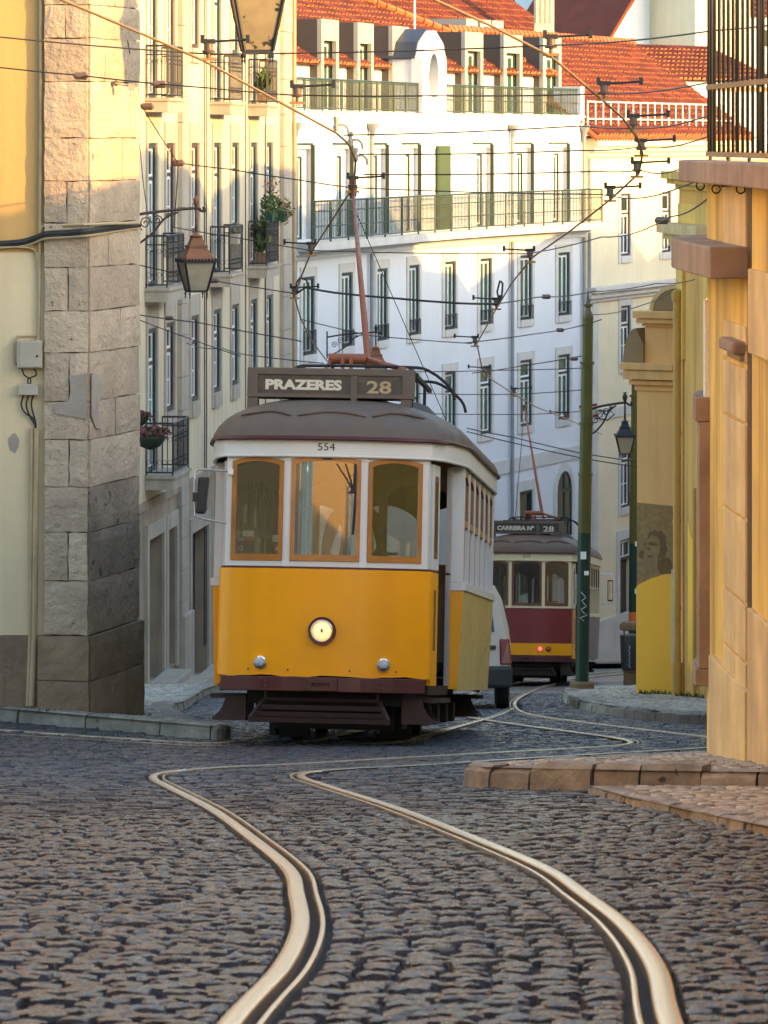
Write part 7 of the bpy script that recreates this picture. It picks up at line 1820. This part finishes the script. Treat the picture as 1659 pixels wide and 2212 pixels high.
span([(-40,141),(175,163),(450,190),(625,205),(930,207),(1300,203),(1543,176),(1700,160)], [38,38,37,W[1],36.6,wire_D(215),31,30], 'second span wire from the top, past the stone corner')
span([(742,292),(1255,272),(1362,277),(1543,246)], [W[2],37,wire_D(290),31], 'span wire from the upper curved pull arm to the right')
span([(775,333),(1255,325),(1380,318),(1543,290)], [W[3],38,wire_D(325),31], 'span wire from the middle curved pull arm to the right')
span([(786,377),(1290,370),(1385,368),(1500,352)], [W[4],40,wire_D(370),31], 'span wire from the lower curved pull arm to the right')
span([(385,352),(500,366),(648,389),(755,405),(1300,420),(1320,424),(1500,393)], [44,44,43.8,W[5],wire_D(425),wire_D(428),31], 'span wire level with the raised trolley head')
span([(275,185),(310,235),(385,352),(376,490)], [41,42,44,50], 'slack tie wire falling in front of the cream tenement', 0.006)
span([(255,-20),(280,110),(296,250),(310,400),(326,500)], [41,41,42,45,50], 'thin service wire down the stone corner edge', 0.005)
span([(370,490),(520,515),(672,541),(1140,548),(1300,512),(1450,468),(1530,428)], [50,W[6],W[6],wire_D(556),48,36,30], 'span wire crossing in front of the white house below the long balcony')
span([(298,572),(460,606),(560,622),(640,634)], [57,56.8,56.8,W[7]], 'span wire passing the copper roofed lantern', 0.008)
span([(640,634),(665,618),(662,604),(648,600),(640,612),(644,632)], W[7]-0.1, 'black cable loop at the left end of the thick insulated feeder', 0.014, 'cable_black', False)
span([(655,620),(720,632),(860,645),(990,655),(1075,656)], [W[7],57.2,57.5,57.5,wire_D(662)], 'thick black insulated feeder cable across the white house', 0.016, 'cable_black')
span([(1075,656),(1084,640),(1086,612),(1080,606),(1074,630),(1078,650)], wire_D(660), 'black cable loop at the right end of the thick insulated feeder', 0.014, 'cable_black', False)
span([(1080,655),(1160,642),(1280,630),(1420,612),(1500,604)], [wire_D(662),60,65,60,55], 'span wire running to the top of the olive pole', 0.009)
span([(298,680),(430,697),(640,735),(652,738)], [62,62,62,62], 'span wire below the copper roofed lantern', 0.009)
span([(298,690),(400,728),(520,770)], 66, 'crossing stay wire in front of the left lower windows', 0.008)
span([(403,741),(480,752),(545,768),(700,785)], [80,70,66,66], 'stay wire hooked to the stone strip of the tenement', 0.009)
span([(1000,741),(1150,722),(1262,702),(1300,690)], [wire_D(742),67,70,70], 'span wire to the middle of the olive pole', 0.009)
span([(1020,806),(1130,790),(1262,768)], [wire_D(808),71,70], 'lower span wire to the olive pole', 0.009)
span([(1272,680),(1400,655),(1455,625)], [70,60,55], 'stay wire from the olive pole to the yellow annex', 0.008)
span([(650,690),(800,725),(1020,742)], wire_D(720), 'faint span wire behind the trolley pole', 0.008)
span([(900,803),(1060,800),(1262,795)], 80, 'upper faint wire above the second tram', 0.009)
span([(900,850),(1110,852),(1262,842)], 84, 'middle faint wire above the second tram', 0.009)
span([(900,893),(1150,895),(1262,888)], 88, 'lower faint wire above the second tram', 0.009)
span([(1008,925),(1110,945),(1260,980),(1400,1000)], 76, 'contact wire above the maroon tram, upper of a close pair', 0.010)
span([(1008,932),(1110,957),(1260,990),(1400,1012)], 77, 'contact wire above the maroon tram, lower of a close pair', 0.010)
for x, y, D, s, l in ((450,128,W[0],1,'wire hanger near the top left, in front of the tenement balcony'),(642,222,W[1],1,'wire hanger left of the terrace railing'),(1190,118,wire_D(122),1,'wire hanger over the broad red roof, uppermost'),(1305,216,wire_D(215),1,'wire hanger in front of the lower red tiles'),(1368,284,wire_D(288),1,'wire hanger in front of the pale guard rail'),
    (1385,336,wire_D(336),1,'wire hanger just under the tiled eave'),(1376,382,wire_D(380),1,'wire hanger on the tight bend of the right contact wire'),(1318,434,wire_D(434),1,'wire hanger right of the long balcony end'),(1145,566,wire_D(560),-1,'wire hanger in front of the seventh window of the white house'),(1072,668,wire_D(665),-1,'wire hanger at the right end of the feeder cable'),(636,644,W[7],1,'wire hanger at the left end of the feeder cable'),
    (672,552,W[6],-1,'wire hanger right of the tenement corner'),(1026,748,wire_D(748),-1,'wire hanger below the feeder cable'),(1052,812,wire_D(810),-1,'wire hanger on the lower window of the white house'),(762,414,W[5],1,'wire hanger at the trolley head'),(1110,856,wire_D(852),1,'wire hanger above the second tram pole'),(1222,906,wire_D(905),-1,'wire hanger left of the olive pole')):
    clamp(x, y, D-0.05, s, l)
for i, (x, y, D) in enumerate(((726,284,W[2]),(757,316,W[3]),(768,350,W[4]))):
    p = px(x, y, D-0.05); t = thing('pull_arm', ['uppermost','middle','lowest'][i]+' of three curved pull arms above the trolley head', 'insulator', p, group='curved pull arms')
    mb = MB(); mb.lathe([(0.02,0.0),(0.03,0.03),(0.03,0.06),(0.022,0.065),(0.022,0.10),(0.028,0.10),(0.028,0.14),(0.01,0.145)], (0,0,0), 8); mb.build('bell', MAT['box_grey'], t, smooth=True, auto=40)
    mb = MB(); mb.tube(catmull([(0.02,0,0.06),(0.07,0,0.065),(0.11,0,0.03),(0.12,0,-0.03)], 4), 0.014, 6); mb.build('arm', MAT['box_grey'], t, smooth=True)
for i, (x, y, D, l) in enumerate(((175,164,38,'brown strain insulator in front of the stone corner'),(345,182,37.4,'small strain insulator in front of the first upper balcony'),(318,230,42.2,'strain insulator at the balcony slab'),(385,352,44,'strain insulator above the tenement window'),(462,606,56.8,'strain insulator beside the copper roofed lantern'),(365,687,62,'strain insulator left of the tenement strip'),(1180,641,61,'strain insulator right of the feeder cable'),(1210,713,69,'strain insulator left of the olive pole'),(1240,775,70,'low strain insulator left of the olive pole'),(1430,476,38,'strain insulator near the moulded cornice'))):
    p = px(x, y, D); mb = MB(); mb.lathe([(0.012,-0.07),(0.035,-0.05),(0.035,0.05),(0.012,0.07)], tuple(p), 8, 'x'); o = mb.build('strain_insulator', MAT['insulator'], None, smooth=True, auto=40); tag(o, l, 'insulator', 'strain insulators')
# wall anchor on the stone corner
an = thing('wall_anchor', 'short iron wall anchor on the stone corner near the top', 'anchor', px(250,180,40.55))
mb = MB(); mb.lathe([(0.03,-0.03),(0.03,0.03)], (0,0,0), 8, 'y'); mb.build('plate', MAT['insulator'], an)
mb = MB(); mb.tube([(0,-0.03,0),(0.14,-0.05,-0.03),(0.16,-0.05,-0.035)], 0.010, 6); mb.build('rod', MAT['pipe_tan'], an)
mb = MB(); mb.box(0.13,0.19,-0.08,-0.03,-0.07,0.0); mb.build('shackle', MAT['box_grey'], an)

# ------------------------------------------------------------------ plants
def leaves(n, c, r, size, seed, up=0.3, drop=0.0):
    R = random.Random(seed); mb = MB()
    for _ in range(n):
        while True:
            q = Vector((R.uniform(-1,1), R.uniform(-1,1), R.uniform(-1,1)))
            if q.length < 1: break
        p = Vector((c[0]+q.x*r[0], c[1]+q.y*r[1], c[2]+q.z*r[2])); d = Vector((R.uniform(-1,1), R.uniform(-1,1), R.uniform(-0.6,1)+up)).normalized(); w = d.cross(Vector((R.uniform(-1,1),R.uniform(-1,1),0.2))).normalized(); s = size*R.uniform(0.6,1.3)
        mb.add([p, p+d*s*0.5+w*s*0.25, p+d*s, p+d*s*0.5-w*s*0.25], [(0,1,2,3)])
    return mb
def plant(name, label, loc, pot, pot_mat, fol, group):
    t = thing(name, label, 'plant', loc, FA.ang, group)
    if pot: 
        mb = MB(); w, d, h = pot; mb.hexa([(-w*0.42,-d*0.42,0),(w*0.42,-d*0.42,0),(w*0.42,d*0.42,0),(-w*0.42,d*0.42,0),(-w/2,-d/2,h),(w/2,-d/2,h),(w/2,d/2,h),(-w/2,d/2,h)]); mb.build('pot', MAT[pot_mat], t)
    for k, (mb, m_) in enumerate(fol): mb.build(['foliage','flowers','stems'][k], MAT[m_], t, recalc=False)['kind'] = 'stuff'
    return t
s6 = SC[6]; G = 'balcony plants'
plant('potted_plant', 'tall bushy plants on the upper edge of the far tenement balcony', FA.pt(s6+0.1,0.40,-1.85), (0.9,0.2,0.18), 'pot_green', [(leaves(330,(0,0,0.28),(0.5,0.2,0.30),0.11,1),'leaf'),(leaves(60,(0.1,0,0.7),(0.4,0.2,0.3),0.09,2),'dried_flower')], G)
plant('potted_plant', 'trailing rust coloured plant at the corner of the far tenement balcony', FA.pt(s6+1.1,0.50,-1.85), (0.5,0.2,0.18), 'pot_green', [(leaves(160,(0,0,0.15),(0.3,0.25,0.25),0.10,3),'leaf'),(leaves(160,(0.1,0,0.2),(0.35,0.28,0.35),0.09,4),'dried_flower')], G)
plant('potted_plant', 'yellow green leafy plant in a clay pot inside the far balcony railing', FA.pt(s6-0.35,0.25,-2.80), (0.4,0.28,0.25), 'pot_clay', [(leaves(130,(0,0,0.55),(0.18,0.18,0.3),0.13,5),'leaf_yellow'),(leaves(160,(-0.15,0,0.6),(0.12,0.15,0.4),0.2,6,1.5),'leaf')], G)
plant('potted_plant', 'spiky potted plant on the upper far balcony', FA.pt(s6-0.3,0.26,0.80), (0.2,0.2,0.2), 'pot_clay', [(leaves(70,(0,0,0.38),(0.14,0.14,0.2),0.28,7,1.2),'leaf')], G)
plant('planter_box', 'small grey planter hung on the middle tenement balcony', FA.pt(SC[4]-0.7,0.5,-2.2), (0.4,0.2,0.2), 'box_grey', [(leaves(20,(0,0,0.22),(0.15,0.08,0.05),0.08,8),'leaf')], G)
def basket(label, x, y, D, r):
    t = thing('hanging_basket', label, 'plant', px(x, y, D), 0, 'hanging flower baskets')
    mb = MB(); mb.lathe([(0.02,-r*0.75),(r*0.6,-r*0.55),(r*0.95,-r*0.1),(r,0.02),(r*0.9,0.03)], (0,0,0), 12); mb.build('bowl', MAT['basket'], t, smooth=True)
    leaves(170,(0,0,r*0.25),(r*1.15,r*1.0,r*0.3),0.10,9).build('foliage', MAT['leaf'], t, recalc=False)['kind'] = 'stuff'
    leaves(260,(0,-r*0.2,r*0.28),(r*1.25,r*1.1,r*0.35),0.09,10).build('flowers', MAT['petal'], t, recalc=False)['kind'] = 'stuff'
basket('hanging basket of dark red flowers in front of the lowest balcony', 324, 945, 74.0, 0.30)
basket('small red flower basket above the larger one beside the stone corner', 300, 905, 74.0, 0.18)
# moss and weeds at the foot of walls
def weeds(label, pts, n, seed, size=0.07):
    R = random.Random(seed); mb = MB()
    for _ in range(n):
        k = R.randrange(len(pts)-1); u = R.random(); x = pts[k][0]+(pts[k+1][0]-pts[k][0])*u+R.uniform(-0.05,0.05); y = pts[k][1]+(pts[k+1][1]-pts[k][1])*u+R.uniform(-0.15,0.05); z = ground(x, y)+0.13
        d = Vector((R.uniform(-1,1), R.uniform(-1,1), R.uniform(0.3,1.2))).normalized(); w = Vector((R.uniform(-1,1),R.uniform(-1,1),0)).normalized(); s = size*R.uniform(0.4,1.2)
        mb.add([(x-w.x*s*0.2,y-w.y*s*0.2,z),(x+w.x*s*0.2,y+w.y*s*0.2,z),(x+d.x*s,y+d.y*s,z+d.z*s)], [(0,1,2)])
    o = mb.build('weeds', MAT['moss'], None, recalc=False); o['kind'] = 'stuff'; o['label'] = label; o['category'] = 'weeds'
weeds('small green weeds along the foot of the yellow pier', [(FG.A.x-0.05,FG.A.y-0.05),(FG.B.x,FG.B.y-0.05),(FS.pt(0.2,0.1).x,FS.pt(0.2,0.1).y),(FS.pt(2.5,0.1).x,FS.pt(2.5,0.1).y)], 240, 3, 0.10)
weeds('small green weeds along the foot of the stone corner', [(PL.x,PL.y-0.12),(PC.x,PC.y-0.12),(PR.x+0.08,PR.y-0.1)], 110, 4, 0.05)
